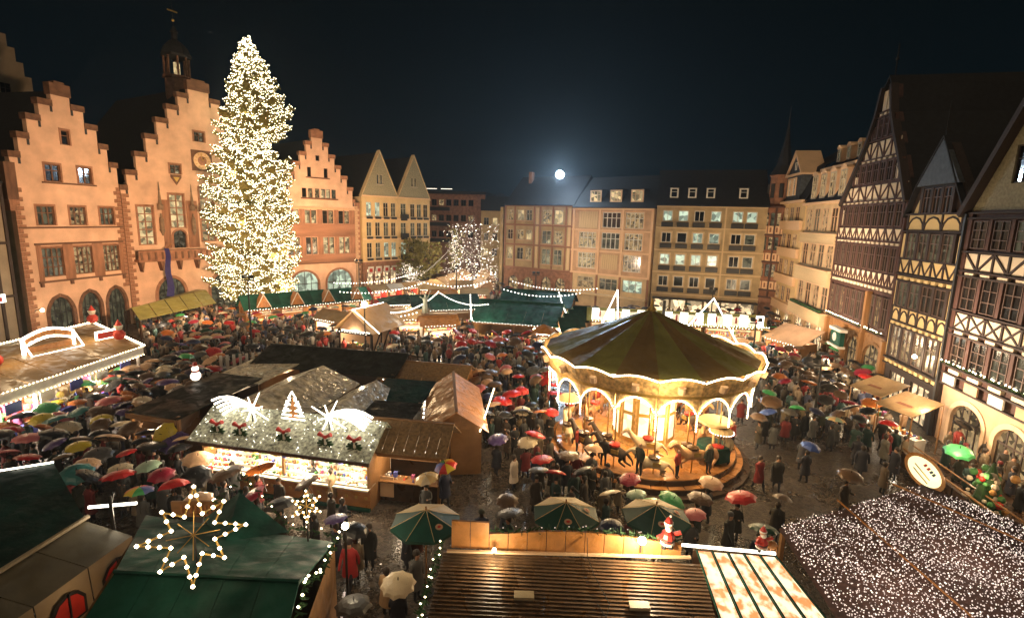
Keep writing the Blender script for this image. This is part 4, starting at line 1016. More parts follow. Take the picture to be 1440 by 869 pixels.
while z < 33.0:
    n = max(6, int(16 - z * .28))
    a0 = rnd(0, 6.28)
    for i in range(n):
        a = a0 + 2 * PI * i / n + rnd(-.2, .2); zz = z + rnd(-.6, .6)
        c = math.cos(a); rr = prof_r(zz, c); r2 = prof_r(zz, -c); rr = rr * (.5 + abs(c) / 2) + r2 * (.5 - abs(c) / 2)
        rr *= rnd(.62, 1.12) * (.93 + .09 * math.sin(zz * 2.3 + a * 2))
        d = Vector((math.cos(a), math.sin(a), 0)); droop = rnd(.0, .34)
        P = [Vector((0, 0, zz + .5)) + d * (rr * t) + Vector((0, 0, -droop * rr * t + .30 * rr * t * t)) for t in (0, .35, .7, 1.0)]
        br.tube(P[0], P[2], .05, 4, 0, .02)
        side = d.cross(Vector((0, 0, 1)))
        ns = int(5 + rr * 5)
        for k in range(ns):
            t = .12 + .88 * k / ns; j = min(2, int(t / .35)); tt = (t - (.35 * j)) / .35 if j < 2 else (t - .7) / .3
            p = P[j].lerp(P[j + 1], min(1, tt)); w = (1 - t * .75) * rr * .30 + .12
            dark = math.sin(a * 3 + zz * 1.7) * math.sin(zz * .9 + a) < -.25 and rnd(0, 1) < .35
            for sg in (-1, 1):
                q = p + side * sg * w * rnd(.7, 1.1) + d * w * .6 + Vector((0, 0, rnd(-.42, .22)))
                u = (q - p).cross(Vector((0, 0, 1))).normalized() * .10
                fol.add([p - u, p + u, q + u * .3 + Vector((0, 0, -.05)), q - u * .3], [(0, 1, 2, 3)])
                fol.add([p, p + Vector((0, 0, -.16)), q + Vector((0, 0, -.22)), q], [(0, 1, 2, 3)])
                if rnd(0, 1) < .92 and not dark: pts.append(tuple(q + Vector((rnd(-.1, .1), rnd(-.1, .1), rnd(-.06, .12)))))
                if rnd(0, 1) < .30 and w > .3: pts.append(tuple(p.lerp(q, .5) + Vector((0, 0, .1))))
        pts.append(tuple(P[3]))
    z += .50 - .007 * z
tag(fol.build('crown', tr), kind='stuff'); tag(br.build('branches', tr), kind='stuff')
tag(bulbs_mesh(pts, .050, 'bulb_tree').build('fairy_lights', tr), kind='stuff')
print('tree bulbs', len(pts))
for zz, rr, pw in ((4, 6.2, 700), (8, 6.3, 700), (13, 6, 650), (19, 5.4, 500), (26, 5.0, 350)):
    for k in range(3):
        a = 2 * PI * k / 3 + zz; point('fairy_glow', (TX + rr * .5 * math.cos(a), TY + rr * .5 * math.sin(a), zz * .92), pw * .75, (1, .80, .44), .6)

# ---------------------------------------------------------------- carousel
CX, CY, CR = 7.75, 27.9, 5.95
car = thing('carousel', 'big round carousel with olive and brown striped tent roof and scalloped lights', 'carousel', (CX, CY, 0), 0)
b = MB(['wood_orange', 'wood_dark', 'ornament']); b.lathe([(5.75, 0), (5.75, .18), (5.4, .18), (5.4, .42), (5.05, .42), (5.05, .72)], 40, 1); b.lathe([(5.0, .725), (5.0, .76)], 40, 0)
b.build('platform', car)
for i in range(40):
    t0, t1 = 2 * PI * i / 40, 2 * PI * (i + .94) / 40
    q = MB(['wood_orange']); q.slab([(5.38 * math.cos(t0), 5.38 * math.sin(t0), .47), (5.38 * math.cos(t1), 5.38 * math.sin(t1), .47), (5.03 * math.cos(t1), 5.03 * math.sin(t1), .47), (5.03 * math.cos(t0), 5.03 * math.sin(t0), .47)], .04)
    q.build('step_board', car)
NG = 18
for i in range(NG):
    t0, t1 = 2 * PI * i / NG, 2 * PI * (i + 1) / NG; tm = (t0 + t1) / 2
    q = MB(['canvas_olive' if i % 2 else 'canvas_rust'])
    prof = [(.12, 8.25), (1.6, 7.62), (3.2, 6.98), (4.6, 6.42), (5.75, 6.02)]
    for (ra, za), (rb, zb) in zip(prof[:-1], prof[1:]):
        sag = .06
        q.quad((ra * math.cos(t0), ra * math.sin(t0), za), (rb * math.cos(t0), rb * math.sin(t0), zb), (rb * .985 * math.cos(tm), rb * .985 * math.sin(tm), zb - sag), (ra * .985 * math.cos(tm), ra * .985 * math.sin(tm), za - sag))
        q.quad((ra * .985 * math.cos(tm), ra * .985 * math.sin(tm), za - sag), (rb * .985 * math.cos(tm), rb * .985 * math.sin(tm), zb - sag), (rb * math.cos(t1), rb * math.sin(t1), zb), (ra * math.cos(t1), ra * math.sin(t1), za))
    q.build('roof_panel', car, smooth=False)
b = MB(['gold', 'paint_red']); b.lathe([(.2, 8.15), (.26, 8.3), (.08, 8.5), (.05, 8.9)], 8); b.build('finial', car)
lights = []
for i in range(NG):    # painted rounding boards leaning outwards, scalloped top
    t0, t1 = 2 * PI * (i + .01) / NG, 2 * PI * (i + .99) / NG
    q = MB(['ornament', 'gold', 'peach_light']); n = 8
    for k in range(n):
        ta, tb = t0 + (t1 - t0) * k / n, t0 + (t1 - t0) * (k + 1) / n
        ha, hb = 5.92 + .20 * abs(math.sin(PI * k / n)) , 5.92 + .20 * abs(math.sin(PI * (k + 1) / n))
        def P(t, r, z): return (r * math.cos(t), r * math.sin(t), z)
        q.quad(P(ta, 5.65, 5.15), P(tb, 5.65, 5.15), P(tb, 5.98, hb), P(ta, 5.98, ha), 0)
        q.quad(P(ta, 5.55, 5.15), P(ta, 5.88, ha), P(tb, 5.88, hb), P(tb, 5.55, 5.15), 0)
        q.quad(P(ta, 5.98, ha), P(tb, 5.98, hb), P(tb, 5.88, hb), P(ta, 5.88, ha), 1)
        q.quad(P(ta, 5.67, 5.1), P(tb, 5.67, 5.1), P(tb, 5.70, 5.25), P(ta, 5.70, 5.25), 1)
        la, lb = 5.12 - .42 * abs(math.sin(PI * k / n)) ** .5 + .3, 5.12 - .42 * abs(math.sin(PI * (k + 1) / n)) ** .5 + .3
        if math.sin(tm) > .30: continue
        for j in range(3): t = ta + (tb - ta) * j / 3; lights.append(P(t, 6.02, ha + (hb - ha) * j / 3 + .05))
    tm = (t0 + t1) / 2
    q.tube(P(tm, 5.84, 5.45), P(tm, 5.93, 5.75), .18, 8, 2); q.build('rounding_board', car)
    q = MB(['ornament', 'gold'])   # the arched valance that hangs under each board
    for k in range(n):
        ta, tb = t0 + (t1 - t0) * k / n, t0 + (t1 - t0) * (k + 1) / n
        fa, fb = 4.25 + .75 * math.sin(PI * k / n) ** .7, 4.25 + .75 * math.sin(PI * (k + 1) / n) ** .7
        q.quad(P(ta, 5.45, fa), P(tb, 5.45, fb), P(tb, 5.5, 5.12), P(ta, 5.5, 5.12), 0); q.quad(P(ta, 5.42, fa), P(ta, 5.44, 5.12), P(tb, 5.44, 5.12), P(tb, 5.42, fb), 0)
        for j in range(3): t = ta + (tb - ta) * j / 3; lights.append(P(t, 5.52, fa + (fb - fa) * j / 3))
    q.build('arch_valance', car)
    for j in range(7): lights.append(P(t0, 5.5, 4.2 - j * .12))
tag(bulbs_mesh(lights, .047, 'bulb').build('light_bulbs', car), kind='stuff')
b = MB(['ornament', 'gold', 'lit_glass', 'paint_white']); b.lathe([(1.7, .76), (1.7, 4.9), (2.2, 5.2)], 12, 0)
b.build('centre_drum', car)
for i in range(12):
    t = 2 * PI * (i + .5) / 12; q = MB(['gold', 'lit_glass']); q.xf = Matrix.Rotation(t, 4, 'Z') @ Matrix.Translation((1.66, 0, 0))
    q.box(0, .05, -.36, .36, 1.1, 4.2, 0); q.box(.05, .065, -.26, .26, 1.3, 2.6, 1); q.box(.05, .065, -.26, .26, 2.8, 4.0, 1); q.build('mirror_panel', car)  # mirror faces given a glow in place of reflected lamplight
for i in range(9):
    a = 2 * PI * i / 9 + .2
    q = MB(['wood_orange']); q.tube((1.9 * math.cos(a), 1.9 * math.sin(a), 5.2), (5.5 * math.cos(a), 5.5 * math.sin(a), 5.2), .06, 4); q.build('roof_beam', car)

def skin_mesh(name, pts, edges, rad, mats, sub=1, root=0):
    me = bpy.data.meshes.new(name + '_c'); me.from_pydata(pts, edges, [])
    o = bpy.data.objects.new(name + '_tmp', me); COL.objects.link(o)
    md = o.modifiers.new('s', 'SKIN'); md.use_smooth_shade = True
    for i, r in enumerate(rad):
        v = me.skin_vertices[0].data[i]; v.radius = r if isinstance(r, tuple) else (r, r); v.use_root = (i == root)
    if sub:
        ss = o.modifiers.new('u', 'SUBSURF'); ss.levels = sub; ss.render_levels = sub
    dg = bpy.context.evaluated_depsgraph_get()
    ev = o.evaluated_get(dg); out = bpy.data.meshes.new_from_object(ev, depsgraph=dg)
    out.name = name; out.materials.clear()
    for m_ in mats: out.materials.append(M(m_))
    bpy.data.objects.remove(o); bpy.data.meshes.remove(me)
    return out

def make_horse():
    P = [(0, 0, 1.15), (.45, 0, 1.18), (.8, 0, 1.35), (1.05, 0, 1.72), (1.2, 0, 1.8), (1.5, 0, 1.55),   # 0 mid,1 chest,2 neckbase,3 poll,4 head,5 nose
         (-.45, 0, 1.18), (-.72, 0, 1.1), (-1.05, 0, .75), (-1.1, 0, .5),                                     # 6 rump,7 tail root,8,9 tail
         (.5, .16, .9), (.85, .16, .72), (.75, .16, .42), (.5, -.16, .9), (.75, -.16, .62), (.5, -.16, .5),
         (-.5, .17, .85), (-.35, .17, .58), (-.75, .17, .38), (-.5, -.17, .85), (-.55, -.17, .5), (-.95, -.17, .36), (1.08, .05, 1.92)]
    E_ = [(0, 1), (1, 2), (2, 3), (3, 4), (4, 5), (0, 6), (6, 7), (7, 8), (8, 9), (1, 10), (10, 11), (11, 12), (1, 13), (13, 14), (14, 15), (6, 16), (16, 17), (17, 18), (6, 19), (19, 20), (20, 21), (3, 22)]
    Rr = [.26, .27, .19, .13, .12, .075, .27, .10, .06, .03, .11, .07, .05, .11, .07, .05, .13, .075, .05, .13, .075, .05, .03]
    return skin_mesh('horse', P, E_, Rr, ['objcol'])
HORSE = make_horse()
sb = MB(['paint_red', 'gold']); sb.lathe([(.30, 0), (.33, .12), (.1, .18)], 8, 0, (0, 0, 1.35)); sb.box(-.32, .1, -.30, .30, 1.0, 1.22, 1); SADDLE = sb.mesh('saddle')
sb = MB(['wood_dark', 'gold']); sb.lathe([(.30, 0), (.33, .12), (.1, .18)], 8, 0, (0, 0, 1.35)); sb.box(-.32, .1, -.30, .30, 1.0, 1.22, 1); SADDLE2 = sb.mesh('saddle')
for ring, n, off in ((4.4, 14, .1), (3.2, 9, .35)):
    for i in range(n):
        a = 2 * PI * i / n + off
        if ring > 4 and i in (13,): continue
        x, y = ring * math.cos(a), ring * math.sin(a); zz = .55 + .25 * math.sin(i * 2.4)
        h = link('horse', HORSE, car, (x, y, zz), (0, 0, a - PI / 2), (.92,) * 3); h.color = random.choice([(.62, .48, .30, 1), (.20, .09, .04, 1), (.45, .36, .26, 1), (.06, .04, .03, 1), (.55, .30, .14, 1)]); link('saddle', SADDLE if i % 3 == 0 else SADDLE2, h)
        q = MB(['brass']); q.tube((0, 0, .76), (0, 0, 5.15), .035, 6); q.build('pole', car, (x, y, 0))
cg = MB(['canvas_green_dark', 'gold', 'cream']); cg.lathe([(.55, .78), (.95, 1.0), (.85, 1.7)], 8, 0); cg.lathe([(.08, 1.6), (.07, 2.3), (.45, 2.75), (.9, 2.9), (.85, 3.0), (.1, 3.05)], 10, 2); cg.build('carriage', car, (3.0, -2.7, 0))
for r_, z_, n, pw in ((4.1, 4.2, 5, 330), (2.6, 2.6, 3, 190)):
    for i in range(n): a = 2 * PI * i / n - 1.57 + (.3 if n == 3 else 0); point('ride_lamp', (CX + r_ * math.cos(a), CY + r_ * math.sin(a), z_), pw, (1, .70, .36), .25)
for i in range(6):
    a = 2 * PI * i / 6 + .4; point('rim_glow', (CX + 6.7 * math.cos(a), CY + 6.7 * math.sin(a), 5.4), 75, (1, .74, .42), .3)

# ---------------------------------------------------------------- stalls
GOODS = [(.55, .05, .03), (.6, .4, .1), (.7, .6, .4), (.08, .25, .07), (.5, .2, .06), (.75, .7, .6), (.1, .12, .4), (.45, .12, .25), (.3, .16, .07), (.7, .5, .12)]
def goods(par, x0, x1, y0, y1, z, n, s=.16, rows=1, hang=False, name='goods'):
    b = MB(['attrcol'])
    for k in range(n):
        x, y = rnd(x0, x1), rnd(y0, y1); q = s * rnd(.4, 1.1); b.col = random.choice(GOODS); h = q * rnd(.6, 1.8)
        zz = z + (rnd(0, 1) * (rows - 1) * .35)
        t = random.random()
        if hang: zz = z - rnd(.1, .5)
        if t < .5: b.box(x - q / 2, x + q / 2, y - q / 2, y + q / 2, zz, zz + h)
        elif t < .8: b.ball((x, y, zz + q * .5), q * .5, 0, 6, 4)
        else: b.lathe([(q * .5, 0), (q * .3, h * .6), (q * .05, h)], 6, 0, (x, y, zz))
    return tag(b.build(name, par), kind='stuff')

def stall(label, x, y, rot, w, d, he, hr, roof, wall='wood', kind='gable', group='market stalls', name='market_stall', cat='market stall', lit=60, over=.35, back=True, seams=0, gm=40, panels=4, trim='wood', strip=True, lcol=(1, .76, .50)):
    t = thing(name, label, cat, (x, y, 0), rot, group)
    if lit and math.hypot(x, y) > 45: lit *= 1.7
    hw, hd = w / 2, d / 2
    n = max(2, panels)
    for i in range(n): piece('front_panel', wall, t, -hw + w * i / n + .01, -hw + w * (i + 1) / n - .01, -hd, -hd + .05, 0, 1.0)
    piece('counter', trim, t, -hw, hw, -hd - .25, -hd + .45, 1.0, 1.06)
    for sx_ in (-1, 1):
        piece('side_wall', wall, t, sx_ * hw - (.05 if sx_ > 0 else 0), sx_ * hw + (0 if sx_ > 0 else .05), -hd + .05, hd, 0, he - .05)
        piece('post', trim, t, sx_ * hw - .07, sx_ * hw + .07, -hd - .08, -hd + .06, 0, he)
    if w > 5: piece('post', trim, t, -.05, .05, -hd - .06, -hd + .04, 1.06, he)
    piece('rear_wall', wall, t, -hw, hw, hd - .05, hd, 0, he - .05)
    if lit: piece('lit_rear_shelf', 'stall_back', t, -hw + .1, hw - .1, hd - .12, hd - .06, 1.1, he - .25)
    for k in range(2): piece('shelf', trim, t, -hw + .1, hw - .1, hd - .5, hd - .12, 1.3 + k * .5, 1.33 + k * .5)
    goods(t, -hw + .2, hw - .2, -hd - .15, -hd + .35, 1.06, gm); goods(t, -hw + .2, hw - .2, hd - .45, hd - .2, 1.34, gm, rows=2)
    o = over
    if kind == 'gable':     # ridge along x
        for i in range(seams or 1):
            m_ = seams or 1; a, c = -hw - o + (w + 2 * o) * i / m_, -hw - o + (w + 2 * o) * (i + 1) / m_ - (.02 if seams else 0)
            for sg in (-1, 1):
                q = MB([roof]); P = [(a, sg * (hd + o), he - .1), (c, sg * (hd + o), he - .1), (c, 0, hr), (a, 0, hr)]
                if sg > 0: P = P[::-1]
                q.slab(P, .05); q.build('roof_sheet', t)
        for sx_ in (-1, 1):
            q = MB([wall]); q.prism([(-hd, 0), (hd, 0), (0, hr - he)], 0, .04); q.build('gable_board', t, (sx_ * hw, 0, he - .05), PI / 2)
        piece('ridge_cap', trim if not roof.startswith('canvas') else roof, t, -hw - o, hw + o, -.08, .08, hr, hr + .05)
    elif kind == 'gabley':
        for sg in (-1, 1):
            m_ = seams or 1
            for i in range(m_):
                a, c = -hd - o + (d + 2 * o) * i / m_, -hd - o + (d + 2 * o) * (i + 1) / m_ - (.02 if seams else 0)
                q = MB([roof]); P = [(sg * (hw + o), a, he - .1), (0, a, hr), (0, c, hr), (sg * (hw + o), c, he - .1)]
                if sg > 0: P = P[::-1]
                q.slab(P, .05); q.build('roof_sheet', t)
        for yy in (-hd, hd - .04):
            q = MB([wall]); q.prism([(-hw, 0), (hw, 0), (0, hr - he)][::-1], 0, .04); q.build('gable_board', t, (0, yy, he - .05))
    elif kind == 'shed':
        m_ = seams or 1
        for i in range(m_):
            a, c = -hw - o + (w + 2 * o) * i / m_, -hw - o + (w + 2 * o) * (i + 1) / m_ - (.02 if seams else 0)
            q = MB([roof]); q.slab([(a, -hd - o, he - .05), (c, -hd - o, he - .05), (c, hd + o, hr), (a, hd + o, hr)], .06); q.build('roof_sheet', t)
    elif kind == 'hip':
        r_ = max(.01, hw - hd); E_ = [(-hw - o, -hd - o), (hw + o, -hd - o), (hw + o, hd + o), (-hw - o, hd + o)]
        for P in ([E_[0] + (he,), E_[1] + (he,), (r_, 0, hr), (-r_, 0, hr)], [E_[2] + (he,), E_[3] + (he,), (-r_, 0, hr), (r_, 0, hr)], [E_[1] + (he,), E_[2] + (he,), (r_, 0, hr)], [E_[3] + (he,), E_[0] + (he,), (-r_, 0, hr)]):
            q = MB([roof]); q.slab(P, .05); q.build('roof_sheet', t)
    if strip:
        piece('fascia', trim, t, -hw - .1, hw + .1, -hd - .3, -hd - .26, he - .35, he - .1)
        piece('strip_light', 'tube_light', t, -hw + .15, hw - .15, -hd + .1, -hd + .18, he - .2, he - .14)
    if lit:
        k = 2 if w > 6 else 1
        for i in range(k):
            xx = (-hw + w * (i + .5) / k)
            point('stall_lamp', (xx, -hd - .15, he - .38), 2.4 * lit / k, lcol, .2, t)
        if lit >= 50:
            q = MB(['bulb_white'])
            for i in range(int(w / .3)): q.octa((-hw + .15 + i * .3, -hd - o - .05, he - .1 - .06 * (i % 2)), .042)
            tag(q.build('eave_bulbs', t), kind='stuff')  # bulbs put in along the eaves of bright stalls for sparkle
    return t

def string_of_lights(label, P, step, r=.05, m='bulb', name='light_string', group=None, wire=True, sag=0.0):
    b = MB(['iron', m]); pp = []
    for a, c in zip(P[:-1], P[1:]):
        a, c = Vector(a), Vector(c); n = max(1, int((c - a).length / step)); prev = a
        for i in range(n + 1):
            t = i / n; p = a.lerp(c, t) - Vector((0, 0, sag * 4 * t * (1 - t)))
            if i and wire: b.tube(prev, p, .012, 3, 0)
            prev = p; b.octa(tuple(p + Vector((0, 0, -.03))), r, 1)
    return tag(b.build(name), label, 'light string', group)

# big children's ride roof at the left
t = thing('ride_pavilion', 'flat brown canvas roof edged with bulbs, with white arched crest, at the left edge', 'fairground ride', (0, 0, 0))
z = 3.2
RP_ = [(-26.8, 19.0), (-26.6, 35.6), (-36.0, 42.7), (-36.4, 19.0)]
cxm, cym = -31.3, 31
n = 10
for i in range(n):
    a, c = i / n, (i + 1) / n - .004
    def L(p, q, s_): return (p[0] + (q[0] - p[0]) * s_, p[1] + (q[1] - p[1]) * s_)
    A0, A1, B0, B1 = L(RP_[0], RP_[1], a), L(RP_[0], RP_[1], c), L(RP_[3], RP_[2], a), L(RP_[3], RP_[2], c)
    for k, (f0, f1, h0, h1) in enumerate(((0, .5, 0, .35), (.5, 1, .35, 0))):
        p0, p1, p2, p3 = L(A0, B0, f0), L(A1, B1, f0), L(A1, B1, f1), L(A0, B0, f1)
        q = MB(['canvas_brown']); q.slab([(*p0, z + h0), (*p1, z + h0), (*p2, z + h1), (*p3, z + h1)], .06); q.build('roof_sheet', t)
for (a, c) in ((RP_[0], RP_[1]), (RP_[1], RP_[2]), (RP_[2], RP_[3])):
    q = MB(['paint_white']); d = Vector((c[0] - a[0], c[1] - a[1], 0)).normalized(); nn = Vector((d.y, -d.x, 0)) * .08
    q.slab([(a[0], a[1], z + .12), (a[0] + nn.x, a[1] + nn.y, z + .12), (c[0] + nn.x, c[1] + nn.y, z + .12), (c[0], c[1], z + .12)], .62); q.build('fascia', t)
for i in range(5):
    y = 19.4 + i * 4; piece('post', 'paint_white', t, -26.95, -26.8, y, y + .14, 0, 3.1)
piece('rear_wall', 'stall_back', t, -29.4, -29.3, 19.2, 35.0, .6, 2.9); piece('ride_floor', 'wood', t, -36, -26.8, 19.0, 35.4, .02, .35)
goods(t, -28.9, -27.2, 19.5, 35, .5, 330, .5, 4)
piece('counter', 'paint_blue', t, -27.2, -26.9, 19.2, 35.2, .3, 1.0)
for i in range(8): piece('pennant_board', 'paint_blue' if i % 2 else 'paint_white', t, -26.75, -26.7, 19.6 + i * 2, 20.5 + i * 2, 2.0, 2.6)
for yy in (22, 27, 32): point('ride_lamp', (-26.9, yy, 2.2), 420, (1, .86, .70), .3, None)
for yy in (24, 30, 36): point('crest_glow', (-30.2, yy, 5.2), 110, (1, .72, .40), .5)
string_of_lights('upper row of white bulbs along the front edge of the ride roof', [(-26.66, 19.2, 3.36), (-26.5, 35.65, 3.36)], .24, .045, 'bulb', group='bulb rows along the ride roof')
string_of_lights('lower row of white bulbs along the front edge of the ride roof', [(-26.6, 19.2, 2.75), (-26.45, 35.5, 2.75)], .26, .045, 'bulb', group='bulb rows along the ride roof')
string_of_lights('row of white bulbs on the slanting far edge of the ride roof', [(-26.5, 35.7, 3.4), (-36.0, 42.85, 3.4)], .38, .09, 'bulb', group='bulb rows along the ride roof')
string_of_lights('row of white bulbs along the rear edge of the ride roof', [(-36.1, 42.8, 3.4), (-36.5, 19.2, 3.4)], .22, .075, 'bulb', group='bulb rows along the ride roof')
cr_ = thing('ride_crest', 'white lit arched crest with red middle standing on the brown canvas roof', 'sign', (-31.2, 33.4, 3.45), R(78))
q = MB(['neon', 'paint_red', 'wood_orange']); W2 = 1.9
for z0, hh, m_ in ((.6, .16, 0), (1.25, .18, 0)):
    for k in range(8):
        xa, xb = -W2 + 2 * W2 * k / 8, -W2 + 2 * W2 * (k + 1) / 8; fa, fb = .55 * math.sin(PI * k / 8), .55 * math.sin(PI * (k + 1) / 8)
        q.add([(xa, -.1, z0 + fa), (xb, -.1, z0 + fb), (xb, -.1, z0 + fb + hh), (xa, -.1, z0 + fa + hh), (xa, .1, z0 + fa), (xb, .1, z0 + fb), (xb, .1, z0 + fb + hh), (xa, .1, z0 + fa + hh)], [(0, 1, 2, 3), (5, 4, 7, 6), (3, 2, 6, 7), (0, 4, 5, 1)], m_)
for k in range(8):
    xa, xb = -W2 + 2 * W2 * k / 8, -W2 + 2 * W2 * (k + 1) / 8; f = .55 * math.sin(PI * (k + .5) / 8)
    q.box(xa, xb - .04, -.04, .04, 0.8 + f, 1.22 + f, 2)
q.box(-W2, -W2 + .16, -.12, .12, 0, 1.4, 0); q.box(W2 - .16, W2, -.12, .12, 0, 1.4, 0); q.box(-W2 + .16, W2 - .16, .0, .06, 0, .6, 2); q.box(-W2, W2, -.95, -.85, 0, .08, 0); q.tube((-W2, -.9, .05), (-W2, 0, 1.3), .06, 4, 0); q.tube((W2, -.9, .05), (W2, 0, 1.3), .06, 4, 0); q.build('crest_board', cr_); cr_.scale = (.85, .85, .8)
for px, lab, rzz in ((-30.2, 'small white framed red sign near the far corner of the brown roof', 75), (-33.6, 'small white framed red sign left of the big crest on the brown roof', 78)):
    t = thing('ride_sign', lab, 'sign', (px, 37.0 if px > -32 else 29.4, 3.4), R(rzz)); q = MB(['neon', 'paint_red', 'ornament']); q.box(-.8, .8, -.05, .05, 0, .7, 0); q.box(-.68, .68, -.08, -.05, .12, .58, 1); q.box(-.68, .68, .05, .08, .12, .58, 1); q.build('sign_board', t)
q = MB(['attrcol']); q.col = (.6, .05, .03); q.ball((0, 0, .45), .4, 0, 8, 5); q.col = (.7, .6, .5); q.ball((0, 0, 1.0), .25, 0, 8, 5); q.col = (.6, .05, .03); q.lathe([(.26, 1.1), (.02, 1.6)], 8); q.col = (.8, .8, .7); q.lathe([(.28, 1.05), (.28, 1.15)], 8)
for k, (x, y, lb) in enumerate(((-29.0, 36.7, 'small red capped roof figure by the far corner of the brown roof'), (-31.0, 29.5, 'red capped roof figure on the near part of the brown roof'), (-32.6, 30.8, 'red capped roof figure farther from the edge of the brown roof'), (-35.3, 42.0, 'red capped roof figure at the far tip of the brown roof'))):
    o = link('roof_figure', q.mesh('roof_figure') if k == 0 else bpy.data.meshes['roof_figure'], None, (x, y, 3.4), scale=(1, 1, 1)); tag(o, lb, 'figure', 'red capped roof figures')

# long stall with comets and a lit tree on its roof
rt_ = math.atan2(20.6 - 22.3, -5.9 + 14.4)
S8c = Vector((-10.1, 22.4, 0)); dirx = Vector((math.cos(rt_), math.sin(rt_), 0)); diry = Vector((-dirx.y, dirx.x, 0))
S8 = thing('comet_stall', 'long glittering snow roofed stall with two lit comets and a lit tree on top', 'market stall', S8c, rt_, 'market stalls')
hw = 4.25
for i in range(6): piece('front_panel', 'wood_orange', S8, -hw + hw / 3 * i + .01, -hw + hw / 3 * (i + 1) - .01, -.75, -.70, .15, 1.05); 
for i in range(18): piece('front_ornament', 'gold', S8, -hw + .25 + i * .47, -hw + .37 + i * .47, -.78, -.75, .55, .68)
piece('plinth', 'canvas_green', S8, -hw, hw, -.85, -.70, 0, .15); piece('counter', 'paint_white', S8, -hw, hw, -1.0, -.2, 1.05, 1.12)
for x in (-hw, -.05, hw - .1): piece('post', 'wood', S8, x, x + .1, -.8, -.7, 1.1, 2.6)
piece('rear_wall', 'stall_back', S8, -hw, hw, 1.35, 1.4, 1.0, 2.6); piece('side_wall', 'wood', S8, -hw, -hw + .05, -.7, 1.4, 0, 2.6); piece('side_wall', 'wood', S8, hw - .05, hw, -.7, 1.4, 0, 2.6)
for i in range(6):
    a, c = -hw - .3 + (2 * hw + .6) * i / 6, -hw - .3 + (2 * hw + .6) * (i + 1) / 6 - .02
    q = MB(['snow']); q.slab([(a, -1.35, 2.6), (c, -1.35, 2.6), (c, .5, 3.75), (a, .5, 3.75)], .08); q.build('roof_sheet', S8)
    q = MB(['snow']); q.slab([(a, .5, 3.75), (c, .5, 3.75), (c, 1.7, 2.6), (a, 1.7, 2.6)], .08); q.build('roof_sheet', S8)
piece('gutter', 'wood_dark', S8, -hw - .32, hw + .32, -1.42, -1.35, 2.5, 2.64)
for k in range(4):
    piece('display_step', 'paint_white', S8, -hw + .1, hw - .1, -.85 + k * .28, -.57 + k * .28, 1.12, 1.2 + k * .14); goods(S8, -hw + .15, hw - .15, -.8 + k * .28, -.62 + k * .28, 1.2 + k * .14, 110, .11); goods(S8, -hw + .2, hw - .2, .9, 1.3, 1.4, 160, .2, 3); goods(S8, -hw + .2, hw - .2, -.9, -.6, 2.6, 60, .18, hang=True)
for i in range(4): point('stall_lamp', (-hw + 1.05 + i * 2.12, -.9, 2.3), 260, (1, .78, .52), .15, S8)
piece('strip_light', 'tube_light', S8, -hw + .1, hw - .1, -.65, -.55, 2.46, 2.54); piece('strip_light', 'tube_light', S8, -hw + .1, hw - .1, 1.2, 1.3, 2.2, 2.3)
for k in range(3): point('roof_decor_glow', (-3 + 3 * k, -.9, 4.6), 16, (1, .85, .6), .3, S8)
gl = MB(['bulb_white']); random.seed(5)
for i in range(150):
    x, t_ = rnd(-hw - .2, hw + .2), rnd(0, 1); gl.octa((x, -1.35 + 1.85 * t_, 2.66 + 1.15 * t_), .018)
tag(gl.build('glitter', S8), kind='stuff')
def on_s8(x, y, z): return tuple(S8c + dirx * x + diry * y + Vector((0, 0, z)))
for k, sg in enumerate((1, -1)):
    cm = thing('comet', 'lit comet figure with its tail to the %s of the lit tree' % ['left', 'right'][k], 'light figure', on_s8(-1.95 if k == 0 else 2.0, -.15, 3.95), rt_, 'lit comets on the snow roofed stall')
    q = MB(['neon'])
    for i in range(8):
        a = PI * i / 4 + .3; L_ = .95 if i % 2 else .6; q.tube((0, 0, 0), (L_ * math.cos(a), 0, L_ * math.sin(a)), .045, 4, 0, .02)
    q.ball((0, 0, 0), .16, 0, 8, 5); q.build('comet_star', cm)
    for j in range(5):
        q = MB(['neon']); pp = [(-sg * u * (2.15 - j * .12), .02 * j, .42 * math.sin(PI * u * .75) * (1 - .16 * j) + .16 - j * .12 * u - .25 * u * u) for u in (0, .2, .4, .6, .8, 1)]; q.path(pp, .05, 5); q.build('comet_tail', cm)
    q = MB(['iron']); q.tube((0, 0, -.9), (0, 0, 0), .03); q.build('stand', cm)
lt = thing('lit_tree_figure', 'flat lit fir tree outline standing between the two comets', 'light figure', on_s8(.15, -.1, 3.62), rt_); lt.scale = (.8, .8, .72)
q = MB(['neon']); 
for sg in (-1, 1):
    q.path([(0, 0, 1.9), (sg * .25, 0, 1.45), (sg * .12, 0, 1.45), (sg * .42, 0, 1.1), (sg * .2, 0, 1.1), (sg * .55, 0, .72), (sg * .28, 0, .72), (sg * .7, 0, .3), (sg * .1, 0, .3)], .04, 5)
    for zz, ww in ((1.3, .4), (1.0, .52), (.62, .66)): q.tube((sg * .12, 0, zz), (sg * ww, 0, zz - .05), .035, 4)
q.path([(-.75, 0, .06), (.75, 0, .06)], .04, 5); q.build('light_tube', lt); q = MB(['wood_orange']); q.prism([(-.3, .1), (.3, .1), (0, 1.5)][::-1], .03, .06); q.build('tree_board', lt)
